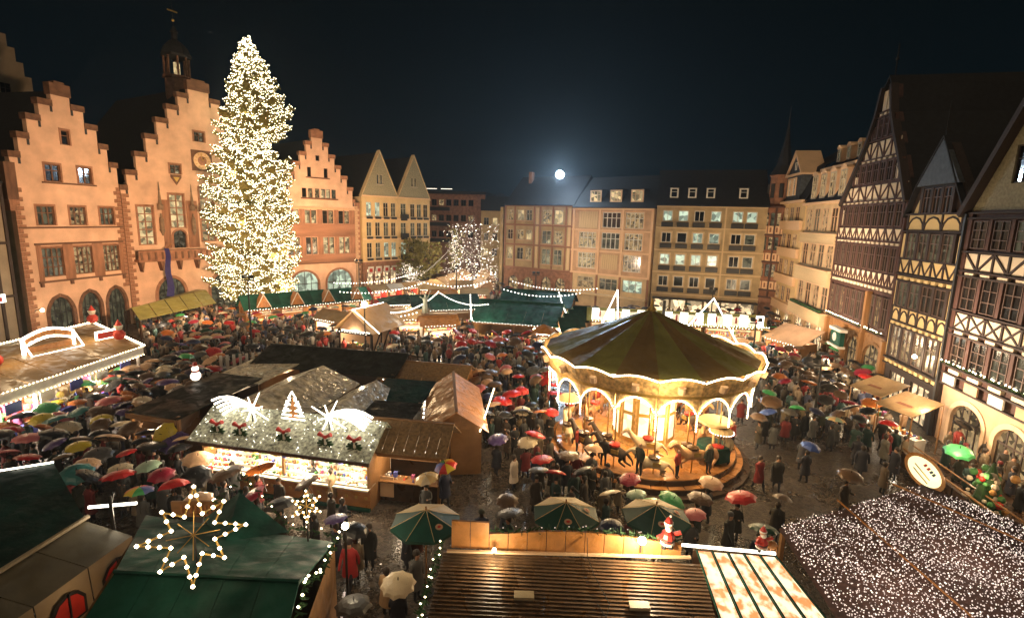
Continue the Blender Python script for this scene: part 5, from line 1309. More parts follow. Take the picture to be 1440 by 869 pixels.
for i, x in enumerate((-3.3, -2.1, .15, 2.2, 3.6)):
    t = thing('candle_figure', ['roof decoration of white candle and red bow at the left end of the snow roof', 'roof decoration of white candle and red bow under the left comet', 'roof decoration of white candle and red bow under the lit tree', 'roof decoration of white candle and red bow under the right comet', 'roof decoration of white candle and red bow at the right end of the snow roof'][i], 'decoration', on_s8(x, -.75, 2.98), rt_, 'bow decorations on the snow roof')
    q = MB(['fir_dark']); 
    for k in range(10): a = 2 * PI * k / 10; q.tube((0, 0, .05), (.38 * math.cos(a), -.1, .22 * math.sin(a) + .05), .05, 4)
    q.build('fir_sprig', t); q = MB(['paint_red']); q.tube((-.3, -.1, .5), (0, -.1, .35), .11, 6, 0, .04); q.tube((.3, -.1, .5), (0, -.1, .35), .11, 6, 0, .04); q.ball((0, -.1, .36), .09); q.build('bow', t)
    q = MB(['paint_white']); q.tube((0, -.05, .0), (0, -.05, .34), .07, 6); q.build('candle', t)

# shingled booth right of it
S9 = stall('shingle roofed booth with dark glass front and pale notice board, right of the comet stall', -4.75, 22.7, R(-8), 3.6, 2.0, 2.65, 3.55, 'shingle', 'wood_dark', 'gable', over=.45, seams=9, lit=26, gm=30, panels=3)
piece('notice_board', 'peach_light', S9, -1.15, -.35, -1.06, -1.01, .2, 1.2); piece('menu_board', 'tube_light', S9, -1.75, -1.65, -1.1, -1.05, .4, 2.2)
# wooden roof stall
S10 = stall('booth with big copper brown panelled gable roof beside the wet alley', -3.1, 27.4, R(-82), 6.2, 2.6, 2.5, 3.5, 'wood_orange', 'wood', 'gable', over=.35, seams=6, lit=70, gm=60)
string_of_lights('white light rope down the alley side of the copper brown roof', [(-1.45, 24.2, 2.5), (-1.0, 30.8, 2.5)], .12, .04)
# dark tarpaulin roofs
stall('long black tarpaulin roofed stall row behind the glassy roofs', -12.4, 35.6, R(-10), 10.2, 4.6, 2.7, 3.5, 'canvas_black', 'wood_dark', 'gable', over=.3, seams=5, lit=45, strip=False)
t = stall('stall under wrinkled clear tarpaulin behind the comet stall, left half', -12.6, 28.2, R(-11), 4.6, 6.2, 2.6, 3.5, 'tarp_clear', 'wood', 'gabley', over=.2, lit=30, strip=False)
t = stall('stall under wrinkled clear tarpaulin behind the comet stall, right half', -8.6, 27.0, R(-11), 2.9, 5.0, 2.5, 3.2, 'tarp_clear', 'wood', 'gabley', over=.2, lit=0, strip=False)
stall('black box stall with dark green canvas, between clear tarpaulin and copper roof', -6.4, 29.2, R(-8), 3.0, 2.8, 2.6, 2.95, 'canvas_green_dark', 'canvas_black', 'shed', over=.1, lit=0, strip=False)
stall('dark green canvas stall just behind the shingle roofed booth', -6.3, 25.6, R(-8), 2.6, 2.4, 2.7, 2.9, 'canvas_black', 'canvas_black', 'shed', over=.1, lit=0, strip=False)
stall('black square roofed stall in the dense left crowd, left of the comet stall', -17.6, 27.6, R(-14), 3.0, 5.6, 2.7, 3.0, 'canvas_black', 'wood_dark', 'shed', over=.2, lit=30)
t = thing('roof_snowman', 'white snowman figure with red scarf on the corner of the black square roof', 'figure', (-18.9, 29.4, 2.95)); q = MB(['bulb_soft']); q.ball((0, 0, .3), .3); q.ball((0, 0, .75), .2); q.build('snow_body', t); q = MB(['paint_red']); q.lathe([(.2, .55), (.2, .64)], 8); q.lathe([(.14, .92), (.12, 1.15)], 8); q.build('scarf_and_hat', t)
stall('brown tile roofed low stall with white boxes, behind the copper brown roof', -5.6, 34.0, R(-10), 5.4, 3.0, 2.4, 3.1, 'shingle', 'wood_orange', 'gable', seams=6, lit=60)
stall('dark tarpaulin stall beside the row of white fence slats, left of the long black roof', -16.9, 33.4, R(-22), 3.2, 3.4, 2.4, 2.9, 'tarp_clear', 'wood', 'shed', lit=30, strip=False)
# row of white slats
t = thing('slat_fence', 'slanting row of short white slats above the crowd near the long black roof', 'fence', (-21.2, 35.8, 0), R(28))
for i in range(14): piece('slat', 'paint_white', t, i * .42, i * .42 + .2, 0, .04, 1.6, 2.7)
piece('rail', 'paint_white', t, 0, 6, .04, .1, 1.7, 1.8); piece('post', 'wood', t, 0, .1, .1, .2, 0, 2.6); piece('post', 'wood', t, 5.8, 5.9, .1, .2, 0, 2.6)
# timber lodge with lamp
LG = stall('small timbered lodge with orange roof under a bright lamp, middle of the market', -13.7, 48.3, R(-22), 3.6, 4.4, 2.5, 4.4, 'canvas_brown', 'peach', 'gabley', over=.5, lit=50, name='timber_lodge', cat='lodge', seams=5, trim='timber_dark')
for i in range(3):
    y = -2.2 + i * 1.5; bar('brace', 'timber_dark', LG, 0, 0, 0, 0.01, .01, 0, .01) if False else None
q = MB(['timber_dark'])
for i in range(4): q.box(1.82, 1.88, -2.2 + i * 1.4, -2.05 + i * 1.4, 0, 2.4)
for i in range(3): q.tube((1.86, -2.1 + i * 1.4, .3), (1.86, -.8 + i * 1.4, 2.3), .06, 4)
q.build('timber_frame', LG)
string_of_lights('white light rope outlining the gable of the timbered lodge', [(-16.6, 47.1, 2.55), (-14.55, 45.95, 4.5), (-12.0, 45.1, 2.55)], .12, .06, 'bulb_white'); string_of_lights('white light rope along the ridge of the timbered lodge', [(-14.6, 46, 4.5), (-12.9, 50.3, 4.5)], .15, .05, 'bulb_white')
lp = thing('street_lamp', 'tall lamp with glowing globe in front of the lodge roof', 'lamp', (-13.2, 44.9, 0)); q = MB(['iron']); q.lathe([(.12, 0), (.07, .6), (.05, 5.0)], 8); q.build('pole', lp); q = MB(['lamp_globe']); q.ball((0, 0, 5.15), .28, 0, 12, 8); q.build('lamp_globe', lp); point('lamp', (0, -.05, 5.6), 330, (1, .66, .34), .2, lp)

# green roofed stalls in the middle
stall('large dark green pitched roof stall in front of the peach house', 1.0, 54.5, R(-12), 8.5, 7.5, 2.7, 4.3, 'canvas_green', 'wood', 'gable', over=.4, seams=5, lit=60)
stall('dark green pitched roof stall behind the large one, nearer the red stone house', 3.4, 64.0, R(-16), 8.5, 5.0, 2.8, 4.2, 'canvas_green', 'wood', 'gable', over=.4, seams=5, lit=60)
stall('dark green roofed stall left of the large green roof, by the fountain', -8.2, 60.5, R(18), 7.5, 5.5, 2.7, 3.9, 'canvas_green_dark', 'wood', 'gable', over=.4, seams=4, lit=70)
stall('small dark green roofed stall near the pale shining stall', -13.6, 63.0, R(20), 5.2, 4.5, 2.6, 3.4, 'canvas_green_dark', 'wood', 'hip', over=.4, lit=70)
for i in range(5):
    stall('low lit stall with red and white goods, %s of the row under the pale gables' % ['first', 'second', 'third', 'fourth', 'last'][i], -20.0 + i * 1.9, 74.5 + i * 1.8, R(42), 2.3, 2.2, 2.4, 3.0, 'paint_white' if i % 2 else 'canvas_tan', 'paint_red', 'gable', over=.3, lit=60, gm=40, group='row of small lit stalls under the pale gables')
for i in range(4):
    tt = stall(['green roofed stall with orange gablet beside the fir, leftmost of its row', 'green roofed stall with orange gablet, second along from the fir', 'green roofed stall with orange gablet, third along from the fir', 'green roofed stall with orange gablet, last of its row before the lodge'][i], -29.0 + i * 2.75, 57.5 + i * 2.45, R(41), 3.5, 3.2, 2.5, 3.8, 'canvas_green', 'wood_orange', 'gable', over=.3, lit=80, group='row of green roofed stalls beside the fir')
    q = MB(['wood_orange', 'paint_white']); q.prism([(-.7, 2.6), (.7, 2.6), (0, 4.0)][::-1], -2.0, -.6, 0); q.prism([(-.8, 2.55), (.8, 2.55), (0, 4.15)][::-1], -2.05, -2.01, 1) if False else None; q.tube((-.75, -2.03, 2.6), (0, -2.03, 4.05), .06, 4, 1); q.tube((.75, -2.03, 2.6), (0, -2.03, 4.05), .06, 4, 1); q.build('gablet', tt)
stall('pale glowing stall with a white peaked tent top, in front of the street mouth', -12.0, 76.5, R(10), 4.0, 3.0, 2.5, 3.8, 'cream', 'paint_white', 'hip', over=.3, lit=120)
for i, (x, y, r_, lb) in enumerate(((-9.8, 70.5, 20, 'brown roofed lit stall behind the green roofs, left'), (-5.5, 73, 5, 'brown roofed lit stall behind the green roofs, middle'), (-15.2, 55.2, -10, 'red fronted lit stall behind the timbered lodge'), (-11.0, 54.2, 12, 'bright white fronted stall right behind the lodge'), (-7.6, 51.5, 20, 'bright white fronted stall between lodge and fountain'), (-18.5, 52.5, -30, 'bright white fronted stall left behind the lodge'))):
    stall(lb, x, y, R(r_), 3.4, 2.2, 2.4, 3.1, 'canvas_tan' if i % 2 else 'wood_orange', ['wood_orange', 'paint_red', 'paint_red', 'paint_white', 'paint_white', 'paint_white'][i], 'gable', lit=110, gm=60)
stall('orange awning kiosk at the near corner of the large green roof', 3.2, 49.2, R(-15), 1.8, 1.6, 2.2, 2.9, 'wood_orange', 'wood_orange', 'hip', lit=40, gm=20)
for i in range(4): stall(['narrow upright stall with pointed white front, leftmost by the large green roof', 'narrow upright stall with pointed white front, second by the large green roof', 'narrow upright stall with pointed white front, third by the large green roof', 'narrow upright stall with pointed white front, last by the large green roof'][i], 5.6 + i * .75, 49.5 + i * 2.4, R(-80), 2.0, 1.8, 2.5, 3.6, 'canvas_green_dark', 'peach_light', 'gabley', over=.15, lit=40, gm=20, group='narrow pointed stalls by the large green roof')

# lit fairground row behind the carousel
for i in range(3):
    FR = stall(['long white lit fairground stall with red ornaments behind the carousel, left part', 'long white lit fairground stall with red ornaments behind the carousel, middle part', 'long white lit fairground stall with red ornaments behind the carousel, right part'][i], 11.2 + i * 5.7, 53.5 - i * .75, R(-8), 5.4, 3.0, 3.0, 3.9, 'canvas_olive', 'peach_light', 'gable', over=.5, lit=170, gm=120, group='lit fairground stalls behind the carousel')
    for k in range(7): piece('lit_panel', 'lit_glass' if k % 2 else 'tube_light', FR, -2.66 + k * .76, -1.92 + k * .76, -2.1, -2.05, 3.05 + .12 * (k % 2), 4.2 - .2 * (k % 2))
    for k in range(3): piece('red_ornament', 'paint_red', FR, -1.95 + k * 1.9, -1.78 + k * 1.9, -2.16, -2.1, 3.35, 3.95)
for k, (a, c, lb) in enumerate((((8.2, 47.5, 2.6), (11.0, 53.0, 6.0), 'steep white light rope at the left end of the fairground row'), ((11.0, 53.0, 6.0), (10.1, 47.3, 2.9), 'second white light rope meeting the first at the left end of the fairground row'), ((20.6, 51.6, 5.6), (19.6, 43.0, 2.9), 'white light rope slanting down at the right end of the fairground row'), ((20.6, 51.6, 5.6), (15.5, 46.0, 2.9), 'white light rope slanting left from the right end of the fairground row'))):
    string_of_lights(lb, [a, c], .14, .07, 'bulb_white', group='white light ropes over the fairground row')
string_of_lights('long white bulb row along the eaves of the fairground stalls', [(8.5, 51.9, 3.1), (25.5, 49.5, 3.1)], .25, .06, 'bulb_white')
pm = thing('mast', 'dark upright mast rising in front of the fairground stalls', 'pole', (14.8, 49, 0)); q = MB(['iron']); q.lathe([(.2, 0), (.16, 5.6)], 8); q.build('pole', pm)
stall('low food stall under the cream house, with white awning', 25.5, 55.5, R(-30), 4.2, 2.2, 2.4, 3.0, 'canvas_tan', 'wood', 'shed', lit=90)
stall('low food stall below the ochre house, with slanting brown awning', 27.2, 48.3, R(-70), 3.8, 2.2, 2.2, 3.4, 'peach', 'wood', 'shed', lit=80)

# awning by the town hall
t = thing('awning', 'long sagging olive brown awning in front of the middle town hall', 'awning', (0, 0, 0)); AP = [(-39.3, 50.8, 2.9), (-34.6, 46.4, 2.9), (-32.6, 55.4, 3.1), (-39.0, 62.5, 3.5)]
for i in range(5):
    a, c = i / 5, (i + 1) / 5 - .01; A0, A1 = Vector(AP[1]).lerp(Vector(AP[2]), a), Vector(AP[1]).lerp(Vector(AP[2]), c); B0, B1 = Vector(AP[0]).lerp(Vector(AP[3]), a), Vector(AP[0]).lerp(Vector(AP[3]), c)
    q = MB(['canvas_olive']); q.slab([A0, A1, (A1 + B1) / 2 + Vector((0, 0, .7)), (A0 + B0) / 2 + Vector((0, 0, .7))], .05); q.slab([(A0 + B0) / 2 + Vector((0, 0, .7)), (A1 + B1) / 2 + Vector((0, 0, .7)), B1, B0], .05); q.build('awning_sheet', t)
for p in AP: piece('post', 'wood_dark', t, p[0] - .08, p[0] + .08, p[1] - .08, p[1] + .08, 0, 2.8)
for i in range(3): point('awning_lamp', (-34.5 + i * .6, 49 + i * 3, 2.3), 90, (1, .78, .55), .2)
fl = thing('flag', 'long blue flag hanging from the balcony of the middle town hall', 'flag', (-41.6, 60.3, 0)); q = MB(['wood']); q.tube((.2, .2, 8.0), (1.6, -.5, 9.2), .05); q.build('flag_pole', fl)
q = MB(['paint_blue'])
for i in range(6):
    x = .9 + .12 * math.sin(i * 1.7); xn = .9 + .12 * math.sin((i + 1) * 1.7); z0, z1 = 8.6 - i * .95, 8.6 - (i + 1) * .95; w0, w1 = .35 + i * .03, .35 + (i + 1) * .03
    q.quad((x - w0, -.2, z0), (x + w0, -.45, z0), (xn + w1, -.45, z1), (xn - w1, -.2, z1)); q.quad((x + w0, -.45, z0), (x - w0, -.2, z0), (xn - w1, -.17, z1), (xn + w1, -.42, z1))
q.build('cloth', fl)

# fountain with statue
ft = thing('fountain', 'stone fountain with a slender statue column, half hidden by the crowd', 'fountain', (-9.2, 53.2, 0)); q = MB(['statue_stone']); q.lathe([(2.2, 0), (2.2, .9), (2.0, .95), (2.0, .7)], 8); q.build('basin', ft)
q = MB(['statue_stone']); q.lathe([(.6, 0), (.6, 1.4), (.45, 1.5), (.4, 2.9), (.55, 3.0)], 8); q.build('column', ft); q = MB(['zinc']); q.lathe([(.32, 3.0), (.36, 3.4), (.22, 4.1), (.3, 4.5), (.1, 4.7), (.14, 4.95), (.02, 5.1)], 8); q.tube((.2, 0, 4.5), (.6, 0, 5.4), .05); q.tube((-.2, 0, 4.5), (-.6, 0, 4.7), .05); q.build('statue', ft)

# illuminated street, garlands and trees at its mouth
random.seed(21)
for i, (x, y, h, lb) in enumerate(((-10.6, 92, 11.5, 'bare tree wound with lights at the street mouth, in front of the green fronted house'), (-14.5, 88, 8.5, 'olive leafed tree left of the lit street mouth'), (-18.6, 92, 9, 'olive leafed tree beside the pale corner house'), (-17.3, 86, 5.2, 'small white blossoming light tree beside the pale corner house'))):
    t = thing('street_tree', lb, 'tree', (x, y, 0), 0, 'trees at the street mouth'); q = MB(['bark']); q.lathe([(.25, 0), (.16, h * .6), (.04, h)], 7); q.build('trunk', t)
    lf = MB(['fir']); pts = []; bq = MB(['bark'])
    for k in range(60):
        a, zz = rnd(0, 6.28), h * rnd(.35, 1); rr = (1.1 if i == 0 else 2.6) * math.sin(PI * (zz / h - .25) * 1.05) * rnd(.5, 1); p = Vector((rr * math.cos(a), rr * math.sin(a), zz))
        bq.tube((0, 0, zz * .75), p, .04, 4, 0, .015)
        for j in range(16 if i in (1, 2) else 3):
            c = p + Vector((rnd(-.7, .7), rnd(-.7, .7), rnd(-.5, .5))); u = Vector((rnd(-1, 1), rnd(-1, 1), rnd(-1, 1))).normalized() * .22; v = u.orthogonal() * .8
            lf.quad(c - u, c + v, c + u, c - v)
        if i in (0, 3):
            for j in range(9 if i == 3 else 5): pts.append(tuple(p.lerp(Vector((0, 0, zz * .8)), rnd(0, .9)) + Vector((rnd(-.2, .2), rnd(-.2, .2), rnd(-.2, .2)))))
    tag(bq.build('branches', t), kind='stuff'); tag(lf.build('crown', t), kind='stuff')
    if pts: tag(bulbs_mesh(pts, .06, 'bulb_soft').build('fairy_lights', t), kind='stuff')
for i, (a, c) in enumerate((((-14.5, 80, 4), (-7.5, 96, 13)), ((-7.5, 96, 13), (-5.5, 90, 4.2)), ((-12, 84, 4.4), (-6.5, 92, 8.0)), ((-9.5, 82, 3.8), (-8.6, 84, 6.6)))):
    string_of_lights(['thick garland of lights climbing from the stalls to the street, steepest', 'garland of lights falling right at the street mouth', 'garland of lights over the street stalls, lower one', 'short upright garland over the first street stall'][i], [a, c], .40, .055, 'bulb_soft', group='light garlands at the street mouth', sag=.9)
for i in range(7): stall(['small bright street stall at the mouth of the lit street, nearest', 'bright street stall, second into the lit street on the left', 'bright street stall on the right side of the lit street, near end', 'bright street stall, third into the lit street on the left', 'bright street stall, second on the right side of the street', 'far bright street stall on the left of the lit street', 'far bright street stall on the right of the lit street'][i], [-8.2, -11.5, -4.9, -10.8, -4.6, -10.0, -5.2][i], [80, 84.5, 83, 90, 90, 97, 98][i], R([10, 60, -60, 70, -70, 70, -70][i]), 3.2, 2.2, 2.4, 3.3, 'canvas_tan', 'paint_red' if i % 2 else 'peach_light', 'gable', lit=170, gm=50, group='bright stalls of the lit street')
random.seed(23); gd = MB(['bulb_white', 'bulb_soft', 'bulb_pink', 'sign_face'])
for k in range(1100):
    x, y = rnd(-11.5, -2.8), rnd(82, 100); zz = 1.0 + 10.5 * rnd(0, 1) ** 1.7
    gd.octa((x, y, zz + .5), rnd(.03, .10), random.choice((0, 1, 1, 2, 2, 3)))
tag(gd.build('street_light_mass'), 'dense mass of small lights and stars hung over the narrow street', 'lights', kind='stuff')
for yy, zz in ((86, 6), (92, 8)): point('street_glow', (-7.4, yy, zz), 420, (1, .84, .66), .5)

# ---------------------------------------------------------------- near stalls
# green roof stall, bottom left corner
t = thing('canvas_stall', 'dark green canvas roofed stall with beige walls and arched red windows, bottom left corner', 'market stall', (0, 0, 0), 0, 'market stalls')
A, B_, C_, D_ = Vector((-19.2, 14.2, 4.1)), Vector((-16.4, 17.1, 3.9)), Vector((-13.1, 14.4, 3.55)), Vector((-13.9, 9.0, 3.4))
n = 4
q = MB(['canvas_green_dark']); q.slab([Vector((-22, 9, 3.9)), D_, C_, B_, Vector((-21.5, 13.4, 4.0))], .08); q.build('roof_sheet', t)
f0, f1 = Vector((-13.15, 14.45, 3.42)), Vector((-13.9, 8.5, 3.32)); 
for i in range(4):
    a, c = i / 4, (i + 1) / 4 - .006; p0, p1 = f0.lerp(f1, a), f0.lerp(f1, c); o_ = Vector((1.35, .1, -.55))
    q = MB(['roof_olive']); q.slab([p0, p0 + o_, p1 + o_, p1][::-1], .05); q.build('lower_roof_panel', t)
    q = MB(['beige_metal']); q.add([p0 + o_, p1 + o_, p1 + o_ + Vector((.15, 0, -2.6)), p0 + o_ + Vector((.15, 0, -2.6))], [(0, 1, 2, 3)]); q.build('wall_panel', t)
    w0 = p0.lerp(p1, .5) + o_ + Vector((.05, 0, -.72)); dd = (p1 - p0).normalized(); nrm = Vector((1, 0, 0)) - dd * dd.x; nrm.normalize()
    fr = MB(['iron', 'pane_redlit'] if False else ['iron', 'paint_red'])
    pr = [(-.5, -.45), (.5, -.45), (.5, .1), (.3, .38), (0, .5), (-.3, .38), (-.5, .1)]
    fr.add([w0 + dd * x + Vector((.04, 0, zz)) + nrm * .03 for x, zz in pr], [tuple(range(7))], 0); fr.add([w0 + dd * x * .82 + Vector((.04, 0, zz * .82)) + nrm * .05 for x, zz in pr], [tuple(range(7))], 1)
    fr.tube(w0 + nrm * .08 + Vector((.04, 0, -.45)), w0 + nrm * .08 + Vector((.04, 0, .5)), .025, 4, 0); fr.build('arched_window', t)
q = MB(['beige_metal']); q.tube(f0 + Vector((.05, .1, .08)), f1 + Vector((.05, 0, .08)), .07, 6); q.build('edge_trim', t)
q = MB(['tube_light']); q.tube(B_ + Vector((-4.8, -2.9, .12)), B_ + Vector((0, 0, .05)), .035, 5); q.build('edge_light', t)
q = MB(['beige_metal']); q.slab([B_, C_, C_ + Vector((.1, .1, -3.5)), B_ + Vector((.1, .1, -3.4))], .05); q.build('end_wall', t)
point('window_lamp', (-11.0, 12.3, 2.6), 8, (1, .7, .4), .2)
lp = thing('strip_lamp_post', 'dark post with a bright tube lamp between the two green roofs, bottom left', 'lamp', (-12.4, 14.6, 0)); q = MB(['iron']); q.lathe([(.08, 0), (.05, 4.2)], 6); q.path([(0, 0, 3.9), (-.3, .5, 4.0), (-.7, 1.0, 3.6)], .04); q.build('pole', lp)
q = MB(['tube_light']); q.tube((-.75, .05, 3.75), (.55, .35, 3.75), .05, 6); q.build('lamp_tube', lp); point('lamp', (-.1, .6, 3.4), 30, (1, .84, .6), .2, lp)

# green stall with lit stars
SG = thing('star_stall', 'dark green canvas stall with a large lit star, bottom left of the picture', 'market stall', (0, 0, 0), 0, 'market stalls')
ridgeL, ridgeR = Vector((-9.15, 10.65, 4.6)), Vector((-4.75, 10.5, 4.6)); eL, eR = Vector((-11.4, 14.7, 3.5)), Vector((-5.05, 13.6, 3.5)); fL, fR = Vector((-8.9, 7.5, 3.5)), Vector((-4.3, 7.5, 3.5))
n = 5
for i in range(n):
    a, c = i / n, (i + 1) / n - .003
    q = MB(['canvas_green']); q.slab([ridgeL.lerp(ridgeR, a), ridgeL.lerp(ridgeR, c), eL.lerp(eR, c), eL.lerp(eR, a)], .05); q.build('roof_sheet', SG)
    q = MB(['canvas_green']); q.slab([fL.lerp(fR, a), fL.lerp(fR, c), ridgeL.lerp(ridgeR, c), ridgeL.lerp(ridgeR, a)], .05); q.build('roof_sheet', SG)
q = MB(['canvas_green', 'zinc']); q.tube(ridgeL + Vector((0, 0, .05)), ridgeR + Vector((0, 0, .05)), .05, 6, 0); q.build('ridge_bar', SG)
g0, g1, g2 = Vector((-9.5, 14.55, 3.5)), Vector((-8.55, 15.0, 4.2)), Vector((-6.6, 14.1, 3.45))
q = MB(['canvas_green']); q.add([g0, g1, g2, Vector((-7.9, 13.0, 3.85))], [(0, 1, 3), (1, 2, 3), (0, 2, 1)]); q.build('gablet', SG)
for (a, c) in ((eL, fL), (fL, fR), (fR, eR), (eR, eL)):
    q = MB(['wood']); q.slab([a + Vector((0, 0, -.05)), c + Vector((0, 0, -.05)), c + (Vector((-7.5, 11, 0)) - c).normalized() * .0 + Vector((0, 0, -.1)), a + Vector((0, 0, -.1))], .01) if False else None
    q.add([a + Vector((0, 0, -.06)), c + Vector((0, 0, -.06)), Vector((c.x, c.y, 0)), Vector((a.x, a.y, 0))], [(0, 1, 2, 3)]); q.build('side_wall', SG)
def light_star(label, c, r1, r2, n, normal, r=.054, spacing=.185, parentg='lit stars on the green stall'):
    t = thing('light_star', label, 'light star', c, 0, parentg); nrm = Vector(normal).normalized(); u = Vector((0, 0, 1)) - nrm * nrm.z; u.normalize(); v = nrm.cross(u)
    P = [(u * math.cos(PI * i / n) + v * math.sin(PI * i / n)) * (r1 * (1 if (i // 2) % 2 == 0 or n < 8 else .82) if i % 2 == 0 else r2) for i in range(2 * n)]
    fr = MB(['gold']); bm_ = MB(['bulb']); bm_.octa((0, 0, 0), r); me = bm_.mesh('bulb')
    for i in range(2 * n):
        a, c_ = P[i], P[(i + 1) % (2 * n)]; fr.tube(a, c_, .020, 4); m_ = max(1, int((c_ - a).length / spacing))
        for k in range(m_): link('bulb', me, t, a.lerp(c_, k / m_) + nrm * .03)
    for i in range(0, 2 * n, 2): fr.tube((0, 0, 0), P[i] * .5, .012, 3)
    fr.build('frame', t); pl = MB(['iron']); pl.tube(nrm * -.12, nrm * -.12 + Vector((0, 0, -1.3)), .025, 5); pl.build('stand', t); return t
light_star('large many pointed star of warm bulbs standing over the green roof', tuple(G(272, 752, 5.75)), 1.06, .46, 8, (.35, -.75, .55))
light_star('small star of warm bulbs near the right end of the green roof, beside the gablet', (-5.75, 13.4, 4.75), .42, .17, 6, (.3, -.75, .55), .035, .14)
point('star_glow', (-7.9, 11.7, 5.9), 3, (1, .82, .5), .3)
def garland(label, P, n, seed=1, bulb='bulb', br=.04, name='garland'):
    random.seed(seed); q = MB(['fir_dark', bulb]); pts = [Vector(p) for p in P]
    for a, c in zip(pts[:-1], pts[1:]):
        m_ = int((c - a).length * n)
        for i in range(m_):
            p = a.lerp(c, i / m_)
            for k in range(4):
                d = Vector((rnd(-1, 1), rnd(-1, 1), rnd(-.6, .6))).normalized() * rnd(.10, .2); u = d.orthogonal().normalized() * .03; q.quad(p - u, p + d - u * .3, p + d + u * .3, p + u)
            if i % 3 == 0: q.octa(tuple(p + Vector((rnd(-.08, .08), rnd(-.08, .08), .1))), br, 1)
    return tag(q.build(name), label, 'garland', 'fir garlands with bulbs')
garland('fir garland with bulbs down the right edge of the green star roof', [(-5.0, 13.75, 3.6), (-4.85, 12.0, 3.7), (-4.7, 10.7, 4.4), (-4.3, 8.6, 3.8)], 9, 3)
garland('fir garland with bulbs round the gablet of the green star roof', [(-9.55, 14.6, 3.6), (-8.55, 15.25, 4.6), (-6.6, 14.15, 3.55), (-5.1, 13.8, 3.6)], 6, 4, br=.03)
sb_ = thing('name_board', 'brown wooden name board with raised strokes behind the big lit star', 'sign', (-11.2, 15.6, 2.9), R(4)); piece('board', 'wood', sb_, 0, 2.5, -.04, .04, 0, .55)
for i in range(13): piece('letter_stroke', 'wood_orange', sb_, .3 + i * .15, .36 + i * .15, -.06, -.04, .14, .42)
lp = thing('globe_lamp', 'small bright globe lamp at the corner of the green star roof', 'lamp', (-4.95, 14.25, 0)); q = MB(['iron']); q.tube((0, 0, 0), (0, 0, 3.5), .04); q.build('pole', lp); q = MB(['lamp_globe']); q.ball((0, 0, 3.6), .11, 0, 10, 6); q.build('lamp_globe', lp); point('lamp', (.1, .25, 3.7), 45, (1, .8, .52), .1, lp)
string_of_lights('red and white light chain low on the walkway side of the green star stall', [(-4.3, 11.2, 1.2), (-5.1, 14.4, 1.2)], .09, .045, 'bulb_pink')

# brown slatted roof stall, bottom middle
S5 = thing('slat_roof_stall', 'wide stall with brown slatted roof and orange parapet, bottom middle', 'market stall', (0, 0, 0), 0, 'market stalls')
p00, p10, p01, p11 = Vector((-1.8, 13.4, 3.45)), Vector((5.6, 13.1, 3.45)), Vector((-1.95, 10.2, 3.0)), Vector((5.15, 10.0, 3.0))
ns = 26
for i in range(ns):
    a, c = i / ns, (i + .86) / ns; rise = .035
    A0, A1, B0, B1 = p00.lerp(p01, a), p10.lerp(p11, a), p00.lerp(p01, c), p10.lerp(p11, c)
    q = MB(['slat_brown']); q.slab([B0 + Vector((0, 0, rise)), B1 + Vector((0, 0, rise)), A1, A0], .04); q.build('roof_slat', S5)
q = MB(['wood_dark']); q.slab([p01 + Vector((0, 0, -.06)), p11 + Vector((0, 0, -.06)), p10 + Vector((0, 0, -.06)), p00 + Vector((0, 0, -.06))], .05); q.build('roof_deck', S5)
for x, y in ((.25, 11.85), (3.2, 11.6)): piece('roof_vent', 'beige_metal', S5, x, x + .52, y - .15, y + .11, 3.30, 3.38)
pa, pb = Vector((-1.6, 13.6, 3.42)), Vector((5.1, 13.35, 3.42))
for i in range(12):
    a, c = pa.lerp(pb, i / 12), pa.lerp(pb, (i + 1) / 12 - .003); h0 = .50 + .20 * max(0, math.sin(PI * (i / 12 - .2) * 1.4)) if i > 1 else .86; h1 = .50 + .20 * max(0, math.sin(PI * ((i + 1) / 12 - .2) * 1.4)) if i > 1 else .86
    q = MB(['wood_orange']); P = [a, c, c + Vector((0, 0, h1)), a + Vector((0, 0, h0))]; Q = [p + Vector((0, .08, 0)) for p in P]
    q.add(P + Q, [(0, 1, 2, 3), (5, 4, 7, 6), (3, 2, 6, 7), (0, 4, 5, 1), (1, 5, 6, 2), (4, 0, 3, 7)]); q.build('parapet_panel', S5)
piece('ledge', 'peach_light', S5, -1.7, 5.35, 13.25, 13.34, 3.5, 3.55)
for x0, x1, y0, y1 in ((-1.7, 5.2, 13.15, 13.2), (-2.0, 5.3, 8.5, 8.56)): piece('rear_wall', 'wood', S5, x0, x1, y0, y1, 0, 3.3)
piece('side_wall', 'wood', S5, -1.9, -1.85, 8.6, 13.1, 0, 3.0)
for i in range(4): piece('front_fascia', 'peach_light', S5, -1.9 + i * 1.8, -.15 + i * 1.8, 9.9, 9.96, 2.6, 2.98)
q = MB(['iron']); q.path([(2.35, 13.4, 4.0), (2.35, 13.2, 3.55), (2.45, 12.5, 3.45), (2.7, 11.6, 3.35), (2.55, 11.2, 3.3), (2.38, 11.6, 3.34)], .012, 4); q.build('cable', S5)
tag(goods(None, -1.7, 5.2, 14.38, 14.5, 4.15, 0, .1), None) if False else None
garland('thin bulb dotted garland along the top of the orange parapet', [(-.45, 13.65, 3.98), (.6, 13.6, 4.02), (2.3, 13.55, 4.16), (4.0, 13.5, 4.02), (5.1, 13.42, 3.95)], 8, 8, 'bulb_pink', .02)
garland('thick fir garland hanging down the left side of the slatted roof stall', [(-1.9, 13.7, 3.5), (-2.05, 12.4, 3.2), (-2.15, 11.2, 3.0), (-2.15, 9.8, 2.9)], 12, 9, 'bulb', .03)
